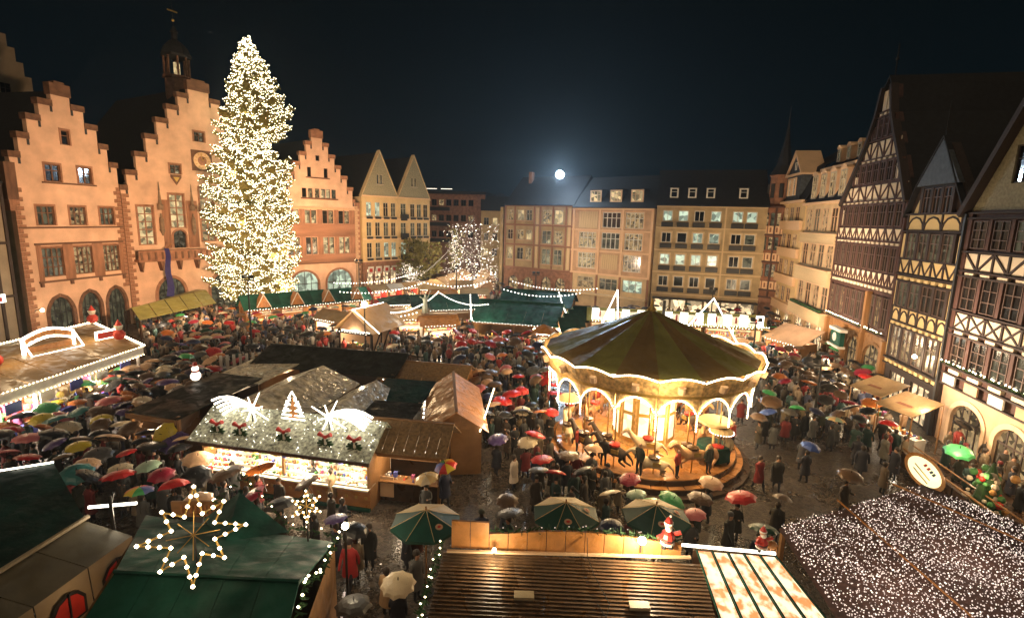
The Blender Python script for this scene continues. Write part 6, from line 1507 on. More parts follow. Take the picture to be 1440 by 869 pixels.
for x, y, zz, r_, pw, lb in ((*G(903, 760, 4.05).xy, 4.05, .12, 190, 'blinding round lamp on the orange parapet beside the father christmas figure'), (*G(695, 773, 3.66).xy, 3.66, .06, 40, 'small round lamp at the left foot of the orange parapet')):
    lp = thing('globe_lamp', lb, 'lamp', (x, y, zz)); q = MB(['lamp_globe']); q.ball((0, 0, 0), r_, 0, 12, 8); q.build('lamp_globe', lp); q = MB(['iron']); q.tube((0, .05, -.4), (0, .05, -.05), .02); q.build('bracket', lp); point('lamp', (0, -.45, .05), pw, (1, .80, .50), .08, lp)
# glowing glass roof
GR = thing('glass_roof_stall', 'glowing glass panelled roof over food trays, bottom right of the slatted roof', 'market stall', (0, 0, 0), 0, 'market stalls')
tp0, tp1 = Vector((5.55, 13.35, 3.7)), Vector((7.75, 13.15, 3.7)); bt0, bt1 = Vector((5.3, 9.6, 3.1)), Vector((8.6, 9.6, 2.8))
for i in range(5):
    a, c = i / 5, (i + 1) / 5 - .03; q = MB(['food_glass']); q.slab([bt0.lerp(bt1, a), bt0.lerp(bt1, c), tp0.lerp(tp1, c), tp0.lerp(tp1, a)], .03); q.build('glass_pane', GR)
for i in range(6):
    a = i / 5 - .012; q = MB(['canvas_green']); q.tube(bt0.lerp(bt1, a) + Vector((0, 0, .03)), tp0.lerp(tp1, a) + Vector((0, 0, .03)), .03, 4); q.build('glazing_bar', GR)
q = MB(['food_glass']); q.slab([bt1, bt1 + Vector((.9, .9, -1.0)), tp1 + Vector((.25, -.1, -.5)), tp1][:4], .03); q.build('glass_pane', GR)
q = MB(['tube_light']); q.tube(tp0 + Vector((-.5, .2, .05)), tp1 + Vector((0, .1, .05)), .045, 6); q.build('edge_light', GR)
q = MB(['beige_metal']); q.tube(tp1 + Vector((.25, -.1, -.45)), bt1 + Vector((.9, .9, -.95)), .05, 5); q.build('edge_bar', GR)
piece('rear_wall', 'wood_dark', GR, 5.5, 7.9, 13.5, 13.6, 0, 3.6)
point('tray_lamp', (7, 14.2, 3.6), 18, (1, .74, .45), .2)
# father christmas and reindeer figures on the roof edge
def roof_figure(label, x, y, z, rz, k):
    t = thing('christmas_figure', label, 'figure', (x, y, z), rz, 'christmas figures on the parapet'); t.scale = (.62 if k else .78,) * 3
    q = MB(['paint_red', 'paint_white', 'iron', 'skin']); q.ball((0, 0, .32), .26, 0, 10, 6, 1.15); q.lathe([(.265, .2), (.265, .26)], 10, 2); q.lathe([(.27, .06), (.25, .12)], 10, 1); q.tube((.15, -.05, .45), (.42, -.15, .6), .08, 6, 0); q.tube((-.15, -.05, .45), (-.4, -.12, .35), .08, 6, 0); q.tube((.1, 0, .1), (.14, -.05, -.15), .09, 6, 2); q.tube((-.1, 0, .1), (-.14, -.05, -.15), .09, 6, 2); q.build('body', t)
    q = MB(['skin', 'paint_white', 'paint_red']); q.ball((0, 0, .78), .15, 0, 10, 6); q.ball((0, -.06, .68), .13, 1, 8, 5); q.lathe([(.17, .84), (.17, .9)], 10, 1); q.lathe([(.15, .9), (.08, 1.05), (.02, 1.12)], 8, 2); q.ball((.05, 0, 1.14), .05, 1, 6, 4); q.build('head', t)
    if k: 
        q = MB(['wood_orange']); q.ball((.55, 0, .12), .26, 0, 8, 5, .7); 
        for dx, dy in ((.4, .1), (.4, -.1), (.72, .1), (.72, -.1)): q.tube((dx, dy, .1), (dx + .04, dy, -.35), .035, 4)
        q.tube((.32, 0, .2), (.1, -.15, .5), .06, 5); q.build('reindeer', t); q = MB(['canvas_green']); q.ball((.2, .12, .45), .2, 0, 8, 5); q.build('sack', t)
roof_figure('red and white father christmas figure beside the blinding lamp on the parapet', *G(938, 765, 3.9).xy, 3.9, 0, 0)
roof_figure('red capped figure riding a reindeer at the right end, above the glowing glass roof', *G(1070, 775, 3.75).xy, 3.85, .2, 1)

# canopy of small lights, bottom right
NC = thing('light_canopy', 'sloping canopy thick with tiny pinkish white bulbs, bottom right corner', 'canopy', (0, 0, 0))
c00, c10, c01, c11 = Vector((8.7, 15.0, 3.6)), Vector((15.6, 17.9, 3.8)), Vector((7.9, 9.6, 3.2)), Vector((17.2, 10.5, 3.5))
Q4 = [Vector((8.6, 14.7, 3.6)), Vector((15.4, 17.6, 3.7)), Vector((17.5, 14.2, 3.6)), Vector((15.0, 8.5, 3.3)), Vector((8.1, 8.5, 3.2))]
q = MB(['net_brown']); q.add(Q4, [(4, 3, 2, 1, 0), (0, 1, 2, 3, 4)]); q.build('netting', NC)
def inside(x, y, poly):
    c = False; j = len(poly) - 1
    for i in range(len(poly)):
        xi, yi, xj, yj = poly[i][0], poly[i][1], poly[j][0], poly[j][1]
        if (yi > y) != (yj > y) and x < (xj - xi) * (y - yi) / (yj - yi) + xi: c = not c
        j = i
    return c
random.seed(31); bm_ = MB(['bulb_pink', 'bulb_soft']); cnt = 0; poly = [(p.x, p.y) for p in Q4]
for i in range(150):
    for j in range(150):
        x, y = 7.8 + i * .08 + rnd(-.05, .05), 8.4 + j * .08 + rnd(-.05, .05)
        if inside(x, y, poly) and rnd(0, 1) < .8: bm_.octa((x, y, 3.62 + .1 * math.sin(x * 2.1) * math.sin(y * 1.7) + rnd(0, .12)), rnd(.009, .026), 0 if rnd(0, 1) < .8 else 1); cnt += 1
tag(bm_.build('tiny_bulbs', NC), kind='stuff'); print('net bulbs', cnt)
for a, c in (((11.3, 16.1, 3.85), (11.6, 8.5, 3.6)), ((14.0, 17.2, 3.9), (16.6, 12.0, 3.8))):
    a, c = (Vector(a), Vector(c)); q = MB(['wood_orange']); q.tube(a, c, .03, 5); q.build('wire_beam', NC)
for x, y in ((8.7, 14.6), (15.3, 17.4), (17.3, 14.2)): piece('post', 'wood', NC, x - .06, x + .06, y - .06, y + .06, 0, 3.5)
for x, y in ((10.5, 12), (13.5, 13.5)): point('canopy_glow', (x, y, 4.6), 22, (1, .8, .66), .5)
ov = thing('oval_sign', 'lit oval cream sign with an orange rim beside the canopy of tiny bulbs', 'sign', (16.55, 18.9, 3.55), R(-48))
q = MB(['wood_orange']); CA, SA = math.cos(R(-42)), math.sin(R(-42)); P = [(.82 * math.cos(2 * PI * i / 24) * CA - .50 * math.sin(2 * PI * i / 24) * SA, .82 * math.cos(2 * PI * i / 24) * SA + .50 * math.sin(2 * PI * i / 24) * CA) for i in range(24)][::-1]; q.prism(P, -.06, .06); o = q.build('rim', ov); o.rotation_euler = (R(-25), 0, 0)
q = MB(['sign_face']); q.prism([(x * .82, z_ * .8) for x, z_ in P], -.09, -.06); o = q.build('sign_face', ov); o.rotation_euler = (R(-25), 0, 0)
q = MB(['paint_red', 'iron', 'gold']); q.xf = Matrix.Rotation(R(42), 4, 'Y')
for k, x in enumerate((-.22, -.06, .08, .2)): q.box(x, x + .09, -.11, -.09, .12, .24, 0 if k < 2 else 1)
q.box(-.4, .35, -.105, -.09, -.08, -.04, 2); q.box(-.3, .42, -.105, -.09, -.22, -.18, 2); o = q.build('lettering', ov); o.rotation_euler = (R(-25), 0, 0)
q = MB(['iron']); q.tube((0, .1, -3.5), (0, .1, -.4), .05); q.build('post', ov); point('sign_lamp', (16.1, 18.2, 3.9), 8, (1, .9, .6), .2)
# terrace rail along the right houses
tr_ = thing('terrace', 'dark raised terrace with rail in front of the right edge house', 'terrace', (0, 0, 0)); ta, tb = Vector((21.9, 26.6, 0)), Vector((20.6, 17.5, 0))
for i in range(9):
    a, c = ta.lerp(tb, i / 9), ta.lerp(tb, (i + 1) / 9 - .01); q = MB(['wood_dark']); q.slab([a + Vector((0, 0, .9)), c + Vector((0, 0, .9)), c + Vector((-.08, 0, .9)), a + Vector((-.08, 0, .9))][::-1], .85); q.build('rail_panel', tr_)
q = MB(['wood']); q.tube(ta + Vector((0, 0, 1.05)), tb + Vector((0, 0, 1.05)), .06, 5); q.tube(ta + Vector((.5, 0, 1.25)), tb + Vector((.5, 0, 1.25)), .04, 5); q.build('hand_rail', tr_)
# awnings at the half-timbered fronts
for x, y, lb in ((24.6, 32.6, 'tan market awning below the narrow yellow panelled house, farther one'), (24.0, 29.2, 'tan market awning below the right edge house, nearer one')):
    t = thing('awning', lb, 'awning', (x, y, 0), R(-78), 'tan awnings at the right fronts')
    q = MB(['canvas_tan']); q.slab([(-1.2, -1.2, 2.45), (1.2, -1.2, 2.45), (1.2, 1.0, 3.1), (-1.2, 1.0, 3.1)], .05); q.build('awning_sheet', t)
    q = MB(['timber_brown']); q.slab([(-.5, -.5, 2.69), (.5, -.5, 2.69), (.4, -.3, 2.75), (-.4, -.3, 2.75)], .01); q.build('printed_mark', t)
    for dx, dy, h in ((-1.15, -1.15, 2.4), (1.1, -1.15, 2.4), (-1.15, .95, 3.0), (1.1, .95, 3.0)): piece('post', 'wood', t, dx, dx + .06, dy, dy + .06, 0, h)
    piece('counter', 'paint_white', t, -1.1, 1.1, -.6, .2, 0, .9); goods(t, -1, 1, -.5, .1, .9, 40, .2); point('stall_lamp', (0, -.2, 2.2), 90, (1, .84, .62), .2, t)
garland('fir garland with bulbs along the first floor of the right edge house', [(26.9, 30.8, 5.0), (25.2, 22, 5.0)], 9, 12, 'bulb', .06)
garland('fir garland with bulbs and white bow on the tallest half-timbered house', [(30.4, 48.6, 5.0), (28.3, 38.3, 5.0)], 9, 13, 'bulb', .06)
lp = thing('wall_lamp', 'bright lamp on the front of the narrow yellow panelled house', 'lamp', (27.6, 33.4, 4.6)); q = MB(['lamp_globe']); q.ball((-.4, 0, 0), .14); q.build('lamp_globe', lp); q = MB(['iron']); q.tube((-.4, 0, 0), (.3, 0, .2), .03); q.build('bracket', lp); point('lamp', (-.7, 0, 0), 60, (1, .82, .55), .1, lp)
for x, y in ((25.2, 40), (24.8, 36), (26.8, 52), (24, 28), (22.5, 24)): point('shop_glow', (x, y, 2.8), 130, (1, .74, .44), .3)
# little round fairground tops by the carousel
for x, y, r_, lb in ((3.55, 29.2, .75, 'small round pale green lit canopy at the left side of the carousel'), (11.0, 24.9, .6, 'small pale yellow lit canopy at the right side of the carousel')):
    t = thing('round_kiosk', lb, 'kiosk', (x, y, 0)); q = MB(['canvas_palegreen' if False else 'cream']); q.lathe([(r_, 2.5), (r_ * .6, 2.72), (.05, 2.85)], 14); q.build('canopy', t); q = MB(['bulb_white']); 
    for i in range(28): q.octa((r_ * math.cos(2 * PI * i / 28), r_ * math.sin(2 * PI * i / 28), 2.48), .03)
    q.build('light_ring', t); q = MB(['iron']); q.tube((0, 0, 0), (0, 0, 2.6), .04); q.build('pole', t)
    point('lamp', (0, 0, 3.4), 10, (.9, 1, .6), .2, t)

dk = MB(['wood_dark']); dk.slab([(22.4, 27.2, .35), (21.2, 17.8, .35), (25.2, 17.8, .35), (26.4, 27.2, .35)][::-1], .33); tag(dk.build('terrace_deck'), 'dark raised deck behind the rail at the right edge', 'deck')
tp_ = thing('terrace_figure', 'red and white lit christmas decoration on the terrace at the right edge', 'decoration', (22.0, 21.6, .4)); q = MB(['attrcol']); random.seed(4)
for k in range(46): q.col = random.choice([(.6, .04, .02), (.7, .6, .45), (.05, .2, .05), (.6, .3, .08)]); q.ball((rnd(-.5, .5), rnd(-.7, .7), rnd(.2, 1.9)), rnd(.08, .2), 0, 6, 4)
tag(q.build('baubles', tp_), kind='stuff'); q = MB(['fir_dark']); q.lathe([(.6, 0), (.45, 1.0), (.05, 2.3)], 9); q.build('fir_core', tp_); point('lamp', (-.8, -.3, 1.8), 28, (1, .7, .4), .2, tp_)
for x, y in ((24.8, 24.5), (24.2, 20.5)): point('arch_glow', (x, y, 2.6), 60, (1, .72, .42), .3)

for k, (P, lb) in enumerate((([(-11.2, 46.5, 4.2), (-8.5, 58, 4.6)], 'light string from the lodge to the stalls behind the fountain'), ([(-8.5, 58, 4.6), (-2.5, 51.5, 4.4)], 'light string from behind the fountain to the large green roof'), ([(-4.8, 57.6, 4.4), (-4.0, 50.2, 3.0)], 'light string down the left gable of the large green roof'),
        ([(-20.5, 60, 4), (-11.5, 66, 4.6)], 'light string over the white fronted stalls left of the fountain'), ([(-11.5, 66, 4.6), (-3, 68, 4.8)], 'light string over the green roofs behind the fountain'), ([(-24, 68, 4), (-15, 79, 4.5)], 'light string along the small stalls under the pale gables'),
        ([(-1.0, 60, 4.8), (8, 60, 4.6)], 'light string over the ridge behind the large green roof'), ([(5.4, 58.6, 4.8), (6.2, 49.5, 3.0)], 'light string down the right gable of the large green roof'), ([(-16.5, 52, 3.4), (-9.5, 50, 3.6)], 'low light string between lodge and fountain'), ([(0, 70, 4.6), (11, 66, 4.4)], 'light string in front of the red stone framed house'))):
    string_of_lights(lb, P, .42, .075, 'bulb_white', group='light strings over the middle of the market', sag=.6)  # most strings put in for bright points over the middle market
for x, y, z_ in ((-10, 52, 4.5), (-7, 57, 4.5), (-15, 57, 4.5), (-3, 50, 4.2), (-19, 64, 4.2), (-4, 68, 5)): point('string_glow', (x, y, z_), 150, (1, .82, .58), .4)

for x, y in ((-.7, 26.0), (-1.2, 21.5)): point('alley_glow', (x, y, 2.7), 42, (1, .76, .5), .25)  # lamps without fixtures, put in to brighten the dark alley
# ---------------------------------------------------------------- people and umbrellas
def make_person(pose):
    """one continuous skinned body; facing -Y"""
    hip, kn, an = .92, .5, .09
    if pose == 'walk': L1, L2 = (.10, -.28), (.06, .30)
    elif pose == 'stand': L1, L2 = (.12, .02), (.11, -.02)
    elif pose == 'umb': L1, L2 = (.11, -.10), (.09, .12)
    else: L1, L2 = (.12, 0), (.12, 0)
    P = [(0, 0, .96), (0, 0, 1.18), (0, .01, 1.40), (0, 0, 1.50), (0, -.02, 1.62), (0, -.03, 1.72)]
    E_ = [(0, 1), (1, 2), (2, 3), (3, 4), (4, 5)]
    Rr = [(.17, .13), (.17, .12), (.19, .12), (.065, .065), (.095, .105), (.075, .085)]
    for sx_, (dx, dy) in ((1, L1), (-1, L2)):
        i = len(P); P += [(sx_ * .10, 0, .88), (sx_ * (dx), dy * .5 - .03, kn), (sx_ * dx, dy, an), (sx_ * dx, dy - .15, .05)]; E_ += [(0, i), (i, i + 1), (i + 1, i + 2), (i + 2, i + 3)]; Rr += [.10, .068, .05, .045]
    for sx_ in (1, -1):
        i = len(P)
        if pose == 'umb' and sx_ == 1: A = [(.21, 0, 1.40), (.27, -.06, 1.13), (.17, -.30, 1.18), (.16, -.36, 1.24)]
        elif pose == 'walk': A = [(sx_ * .21, 0, 1.40), (sx_ * .27, sx_ * .10, 1.13), (sx_ * .26, -.05 + sx_ * .2, .90), (sx_ * .25, -.08 + sx_ * .22, .82)]
        elif pose == 'hold': A = [(sx_ * .21, 0, 1.40), (sx_ * .26, -.03, 1.12), (sx_ * .12, -.28, 1.08), (sx_ * .07, -.32, 1.1)]
        else: A = [(sx_ * .21, 0, 1.40), (sx_ * .27, .02, 1.13), (sx_ * .25, -.06, .88), (sx_ * .24, -.08, .80)]
        P += A; E_ += [(2, i), (i, i + 1), (i + 1, i + 2), (i + 2, i + 3)]; Rr += [.075, .058, .045, .04]
    me = skin_mesh('person_' + pose, P, E_, Rr, ['objcol', 'trousers', 'skin', 'hair', 'shoes'], 1)
    mi = []
    for p in me.polygons:
        c = p.center; r_ = math.hypot(c.x, c.y)
        if c.z < .12: k = 4
        elif c.z < .80 and abs(c.x) < .22 and math.hypot(c.x, c.y) < .5 and not (abs(c.x) > .2 and c.z > .74): k = 1
        elif c.z > 1.50: k = 3 if (c.y > -.02 or c.z > 1.74) else 2
        elif pose == 'umb' and c.y < -.33: k = 2
        elif pose == 'hold' and c.y < -.31: k = 2
        elif pose == 'stand' and c.z < .86 and abs(c.x) > .2: k = 2
        else: k = 0
        mi.append(k)
    me.polygons.foreach_set('material_index', mi)
    return me
POSES = {k: make_person(k) for k in ('umb', 'walk', 'stand', 'hold')}
b = MB(['objcol']); prof = [(.30, .50), (.275, .75), (.225, 1.0), (.235, 1.2), (.25, 1.38), (.15, 1.49), (.085, 1.53)]
n = 12; vs = []
for r_, z_ in prof:
    for i in range(n): t = 2 * PI * i / n; vs.append((r_ * math.cos(t) * .98, r_ * math.sin(t) * .68, z_))
b.add(vs, [(j * n + i, j * n + (i + 1) % n, (j + 1) * n + (i + 1) % n, (j + 1) * n + i) for j in range(len(prof) - 1) for i in range(n)]); COAT = b.mesh('coat', True)
b = MB(['objcol']); b.ball((0, .005, 1.76), .115, 0, 10, 6, .75); b.lathe([(.118, 1.70), (.122, 1.755)], 10, 0, (0, 0, 0)); HAT = b.mesh('hat', True)
b = MB(['hair']); b.ball((0, .02, 1.69), .118, 0, 10, 6, 1.15); HAIR = b.mesh('hair', True)
b = MB(['objcol']); b.lathe([(.10, 1.47), (.115, 1.53), (.09, 1.57)], 10); b.box(-.05, .04, -.16, -.11, 1.15, 1.5); SCARF = b.mesh('scarf', True)

UCOL = {'black': (.012, .012, .014), 'charcoal': (.03, .028, .028), 'brown': (.12, .07, .04), 'navy': (.02, .025, .07), 'grey': (.10, .095, .09), 'dark green': (.012, .06, .035),
        'red': (.50, .02, .02), 'crimson': (.30, .015, .04), 'peach': (.62, .38, .22), 'cream': (.65, .52, .34), 'yellow': (.62, .46, .04), 'green': (.06, .36, .12), 'orange': (.55, .16, .03),
        'teal': (.04, .18, .18), 'purple': (.10, .06, .20), 'pale green': (.32, .45, .33), 'pink': (.60, .16, .16), 'white': (.72, .68, .60), 'blue': (.05, .09, .30)}
def make_umb(mats, r=.54, h=.21, n=8, name='umbrella', rings=4):
    b = MB(mats); vs = [(0, 0, h)]
    for j in range(1, rings + 1):
        t = j / rings; rr, zz = r * math.sin(t * 1.25) / math.sin(1.25), h * math.cos(t * PI / 2) ** .9
        for i in range(2 * n):
            a = PI * i / n; k = 1.0 if i % 2 == 0 else (.95 - .07 * t * t); vs.append((rr * k * math.cos(a), rr * k * math.sin(a), zz + (0 if i % 2 == 0 else .018 * t)))
    m_ = 2 * n
    for i in range(m_):
        pn = (i // 2) % len(mats); b.f.append([0, 1 + i, 1 + (i + 1) % m_]); b.m.append(pn); b.c.append(None)
        for j in range(rings - 1):
            a, c = 1 + j * m_, 1 + (j + 1) * m_; b.f.append([a + i, c + i, c + (i + 1) % m_, a + (i + 1) % m_]); b.m.append(pn); b.c.append(None)
    b.v = vs; me = b.mesh(name)
    return me
UM = make_umb(['objcol_cloth']); UMV = [UM, make_umb(['objcol_cloth'], .56, .15), make_umb(['objcol_cloth'], .50, .26, 7), make_umb(['objcol_cloth'], .55, .19, 10)]; UM2 = make_umb(['objcol_cloth', 'u_white'] if False else ['objcol_cloth', 'cream'])
for k, c in (('u_red', 'red'), ('u_orange', 'orange'), ('u_yellow', 'yellow'), ('u_green', 'green'), ('u_blue', 'blue'), ('u_purple', 'purple')): mat(k, UCOL[c], .5, .1, 3)
UMR = make_umb(['u_red', 'u_orange', 'u_yellow', 'u_green', 'u_blue', 'u_purple'][:4] * 1 + ['u_blue', 'u_purple', 'u_red', 'u_yellow'])
b = MB(['iron']); b.tube((0, 0, -.82), (0, 0, .30), .011, 5); b.tube((0, 0, -.86), (0, 0, -.74), .018, 5)
for i in range(8): a = PI * i / 4; b.tube((0, 0, -.02), (.30 * math.cos(a), .30 * math.sin(a), .155), .006, 3)
SHAFT = b.mesh('shaft')
b = MB(['iron']); b.lathe([(.02, .235), (.012, .26), (.008, .32)], 5); TIP = b.mesh('tip')
COATS = [(.015, .015, .018), (.02, .02, .03), (.03, .025, .02), (.05, .035, .025), (.025, .03, .06), (.06, .05, .04), (.10, .07, .045), (.04, .045, .03), (.16, .02, .02), (.20, .15, .09), (.09, .09, .09), (.02, .05, .045)]
CNAME = ['black', 'black', 'dark brown', 'brown', 'navy', 'grey brown', 'tan', 'olive', 'red', 'beige', 'grey', 'dark green']

def put_umbrella(x, y, z, col, label, tilt=(0, 0), group=None, mesh=None, s=1.0):
    o = link('umbrella', mesh or random.choice(UMV), None, (x, y, z), (tilt[0], tilt[1], rnd(0, 6.28)), (s, s, s)); o.color = (*UCOL.get(col, (.5, .3, .1)), 1)
    tag(o, label, 'umbrella', group); link('shaft', SHAFT, o); link('tip', TIP, o)
    return o
def put_person(x, y, rz, pose, coat, label, group=None, near=True, s=1.0, hat=None, z=0.0, scarf=None):
    o = link('person', POSES[pose], None, (x, y, z), (0, 0, rz), (s, s, s)); o.color = (*coat, 1); tag(o, label, 'person', group)
    if near:
        c = link('coat', COAT, o); c.color = (*coat, 1)
        if hat: h = link('hat', HAT, o); h.color = (*hat, 1)
        else: link('hair', HAIR, o)
        if scarf: h = link('scarf', SCARF, o); h.color = (*scarf, 1)
    return o

# where nobody stands: footprints (centre x, y, half w, half d, rot)
BLK = [(-31.5, 29, 4.9, 11, 0), (-10.1, 22.6, 4.6, 1.5, rt_), (-4.75, 22.7, 2.0, 1.2, R(-8)), (-3.1, 27.4, 3.2, 1.6, R(-82)), (-12.4, 35.6, 5.2, 2.4, R(-10)), (-11.2, 28.0, 4.4, 3.4, R(-11)), (-6.4, 29.2, 1.6, 1.5, 0), (-6.3, 25.6, 1.4, 1.3, 0),
       (-17.6, 27.6, 1.7, 3.0, R(-14)), (-5.6, 34, 2.8, 1.6, 0), (-16.9, 33.4, 1.8, 1.9, 0), (-13.7, 48.3, 2.0, 2.4, R(-22)), (1.0, 54.5, 4.4, 3.9, R(-12)), (3.4, 64, 4.4, 2.7, 0), (-8.2, 60.5, 3.9, 2.9, R(18)), (-13.6, 63, 2.7, 2.4, 0), (-9.2, 53.2, 2.3, 2.3, 0),
       (16.9, 52.7, 9.2, 1.9, R(-8)), (7, 53, 1.6, 4.5, 0), (-7.5, 11, 4.6, 4.2, 0), (-16, 13, 4.2, 4, 0), (1.8, 11.5, 4.1, 3, 0), (6.8, 11.2, 1.6, 2.6, 0), (24.6, 32.6, 1.2, 1.2, 0), (24, 29.2, 1.2, 1.2, 0), (-10, 54.3, 6, 1.2, 0), (-18.5, 52.5, 1.8, 1.4, 0), (-24.8, 61.2, 6, 2, R(41))]
def blocked(x, y):
    if math.hypot(x - CX, y - CY) < 6.0: return True
    if math.hypot(x - TX, y - TY) < 1.5: return True
    for cx, cy, hw_, hd_, r_ in BLK:
        dx, dy = x - cx, y - cy; c, s = math.cos(-r_), math.sin(-r_)
        if abs(dx * c - dy * s) < hw_ + .3 and abs(dx * s + dy * c) < hd_ + .3: return True
    return False
grid = {}
def free(x, y, d):
    gx, gy = int(x // 1), int(y // 1)
    for i in range(-2, 3):
        for j in range(-2, 3):
            for (a, c) in grid.get((gx + i, gy + j), ()):
                if (a - x) ** 2 + (c - y) ** 2 < d * d: return False
    return True
def occupy(x, y): grid.setdefault((int(x // 1), int(y // 1)), []).append((x, y))

# hand placed ones: (px, py at the umbrella, colour or None, label, person coat, extra)
random.seed(77)
HAND = [
 (110, 627, 'yellow', 'bright yellow umbrella in the dark crowd, left side', None), (178, 636, 'red', 'small red umbrella right of the bright yellow one', None), (166, 668, 'red', 'big red umbrella above the rainbow one at the left', None),
 (208, 655, 'pale green', 'pale green umbrella between two red ones, left', None), (227, 667, 'crimson', 'dark red umbrella right of the pale green one', None), (278, 645, 'peach', 'large peach umbrella near the left end of the comet stall', None),
 (277, 706, 'peach', 'peach umbrella behind the large lit star', None), (108, 665, 'teal', 'teal umbrella left of the big red one', None), (120, 540, 'green', 'wide green umbrella beside the ride roof, farther one', None), (65, 574, 'green', 'wide green umbrella near the left edge, nearer one', None),
 (60, 590, 'yellow', 'flat mustard umbrella under the wide green one', None), (172, 596, 'cream', 'cream umbrella in the middle of the left crowd', None), (172, 560, 'orange', 'orange umbrella in the left crowd', None), (170, 518, 'green', 'green umbrella at the far corner of the ride roof', None),
 (196, 690, 'RB', 'rainbow umbrella at the left, by the name board', None), (627, 655, 'RB', 'red and blue patterned umbrella beside the shingle roofed booth', None),
 (645, 535, 'red', 'red umbrella by the copper brown roof', None), (712, 478, 'red', 'red umbrella upper left of the carousel, farthest', None), (674, 482, 'red', 'red umbrella left of the farthest one', None), (734, 549, 'red', 'bright red umbrella in the alley beside two cream ones', None),
 (755, 530, 'red', 'red umbrella just left of the carousel rim', None), (776, 579, 'red', 'red umbrella under the small round canopy', None), (760, 578, 'orange', 'salmon umbrella touching the red one under the small round canopy', None), (735, 577, 'cream', 'cream umbrella in the alley, left of the salmon one', None),
 (742, 621, 'cream', 'pale cream umbrella alone in the alley', None), (835, 631, 'peach', 'peach umbrella at the front edge of the carousel', None), (762, 645, 'red', 'red umbrella right of the person in the white coat', None), (700, 617, 'purple', 'dark violet umbrella at the end of the wet alley', None),
 (800, 640, 'brown', 'brown umbrella in front of the carousel, left', None), (1047, 555, 'red', 'small red umbrella at the right rim of the carousel', None), (1080, 579, 'blue', 'pale blue umbrella right of the carousel', None), (1042, 699, 'red', 'large red umbrella right of the three parasols', None),
 (978, 722, 'pink', 'small pink umbrella behind the rightmost parasol', None), (895, 694, 'pale green', 'small pale green umbrella above the rightmost parasol', None), (1000, 678, 'peach', 'peach umbrella at the foot of the carousel steps', None), (717, 720, 'grey', 'grey umbrella behind the orange parapet, left', None),
 (472, 728, 'purple', 'violet umbrella beside the small lit star', None), (560, 820, 'cream', 'pale cream umbrella low in the walkway', None), (497, 850, 'grey', 'grey green umbrella at the bottom of the walkway', None), (860, 740, 'navy', 'dark blue umbrella between the two parasols on the right', None),
 (1196, 668, 'brown', 'brown umbrella alone on the wet square at the right', None), (1140, 628, 'blue', 'slate blue umbrella in the open square', None), (1175, 590, 'pale green', 'white and green umbrella in the right crowd', None), (1074, 743, 'dark green', 'dark green umbrella beside the reindeer figure', None),
 (1100, 700, 'brown', 'small brown umbrella on the open square by the canopy of bulbs', None), (1110, 580, 'grey', 'grey umbrella right of the pale blue one', None), (985, 700, 'brown', 'tan umbrella by the carousel steps, right', None), (600, 672, 'cream', 'cream and black panelled umbrella in front of the booth', None), (500, 745, 'black', 'black umbrella over the person in red', None)]
for px, py, col, lb, _ in HAND:
    p = G(px, py, 2.05); x, y = p.x, p.y; occupy(x, y); big = any(w in lb for w in ('large', 'big', 'wide')); s = 1.2 if big else (.8 if 'small' in lb else 1.0)
    a = rnd(0, 6.28); tl = (rnd(-.2, .35), rnd(-.2, .2))
    put_umbrella(x, y, 2.0, col, lb, tl, None, UMR if col == 'RB' else (UM2 if 'panelled' in lb or 'white and green' in lb else None), s)
    ci = random.randrange(len(COATS)); put_person(x - .05, y + .12, rnd(-.8, .8) + (PI if rnd(0, 1) < .5 else 0), 'umb', COATS[ci], ' '.join(('%s coated person holding the %s' % (CNAME[ci], lb)).replace(',', '').split()[:16]), None, True, rnd(.94, 1.04))
PEOPLE = [(493, 826, 'walk', (.42, .03, .03), 'person in a bright red jacket walking up the walkway', (.03, .02, .02)), (440, 700, 'walk', (.02, .02, .02), 'person in black walking in front of the comet stall', None), (722, 690, 'stand', (.62, .52, .42), 'person in a long white coat at the end of the wet alley', None),
 (330, 702, 'stand', (.02, .02, .02), 'tall person in black in front of the comet stall, left', None), (300, 710, 'stand', (.02, .02, .02), 'person in black with red hat in front of the comet stall', (.5, .02, .02)), (672, 632, 'walk', (.03, .03, .03), 'lone dark figure striding in the wet alley', None),
 (1090, 690, 'walk', (.04, .035, .03), 'person in dark coat crossing the open square beside the carousel', None), (1065, 690, 'walk', (.20, .02, .02), 'person in dark red crossing the open square beside the carousel', None), (1126, 662, 'hold', (.05, .05, .06), 'person in grey standing under the slate blue umbrella', None), (1240, 655, 'stand', (.12, .11, .09), 'person with light striped trousers by the terrace rail', None),
 (468, 712, 'stand', (.35, .24, .13), 'person in beige with light hair beside the violet umbrella', None), (545, 868, 'stand', (.45, .28, .14), 'person in tan coat at the very bottom of the walkway', None), (520, 800, 'stand', (.03, .03, .03), 'dark coated person right of the red jacket', None), (585, 790, 'hold', (.10, .03, .02), 'person under the leftmost parasol, in dark red', None), (572, 800, 'stand', (.03, .03, .04), 'dark coated person under the leftmost parasol', None)]
for px, py, ps, col, lb, hat in PEOPLE:
    p = G(px, py, 0); occupy(p.x, p.y); put_person(p.x, p.y, rnd(-.6, .6) + (0 if ps == 'walk' else rnd(0, 6)), ps, col, lb, None, True, 1.03, hat)

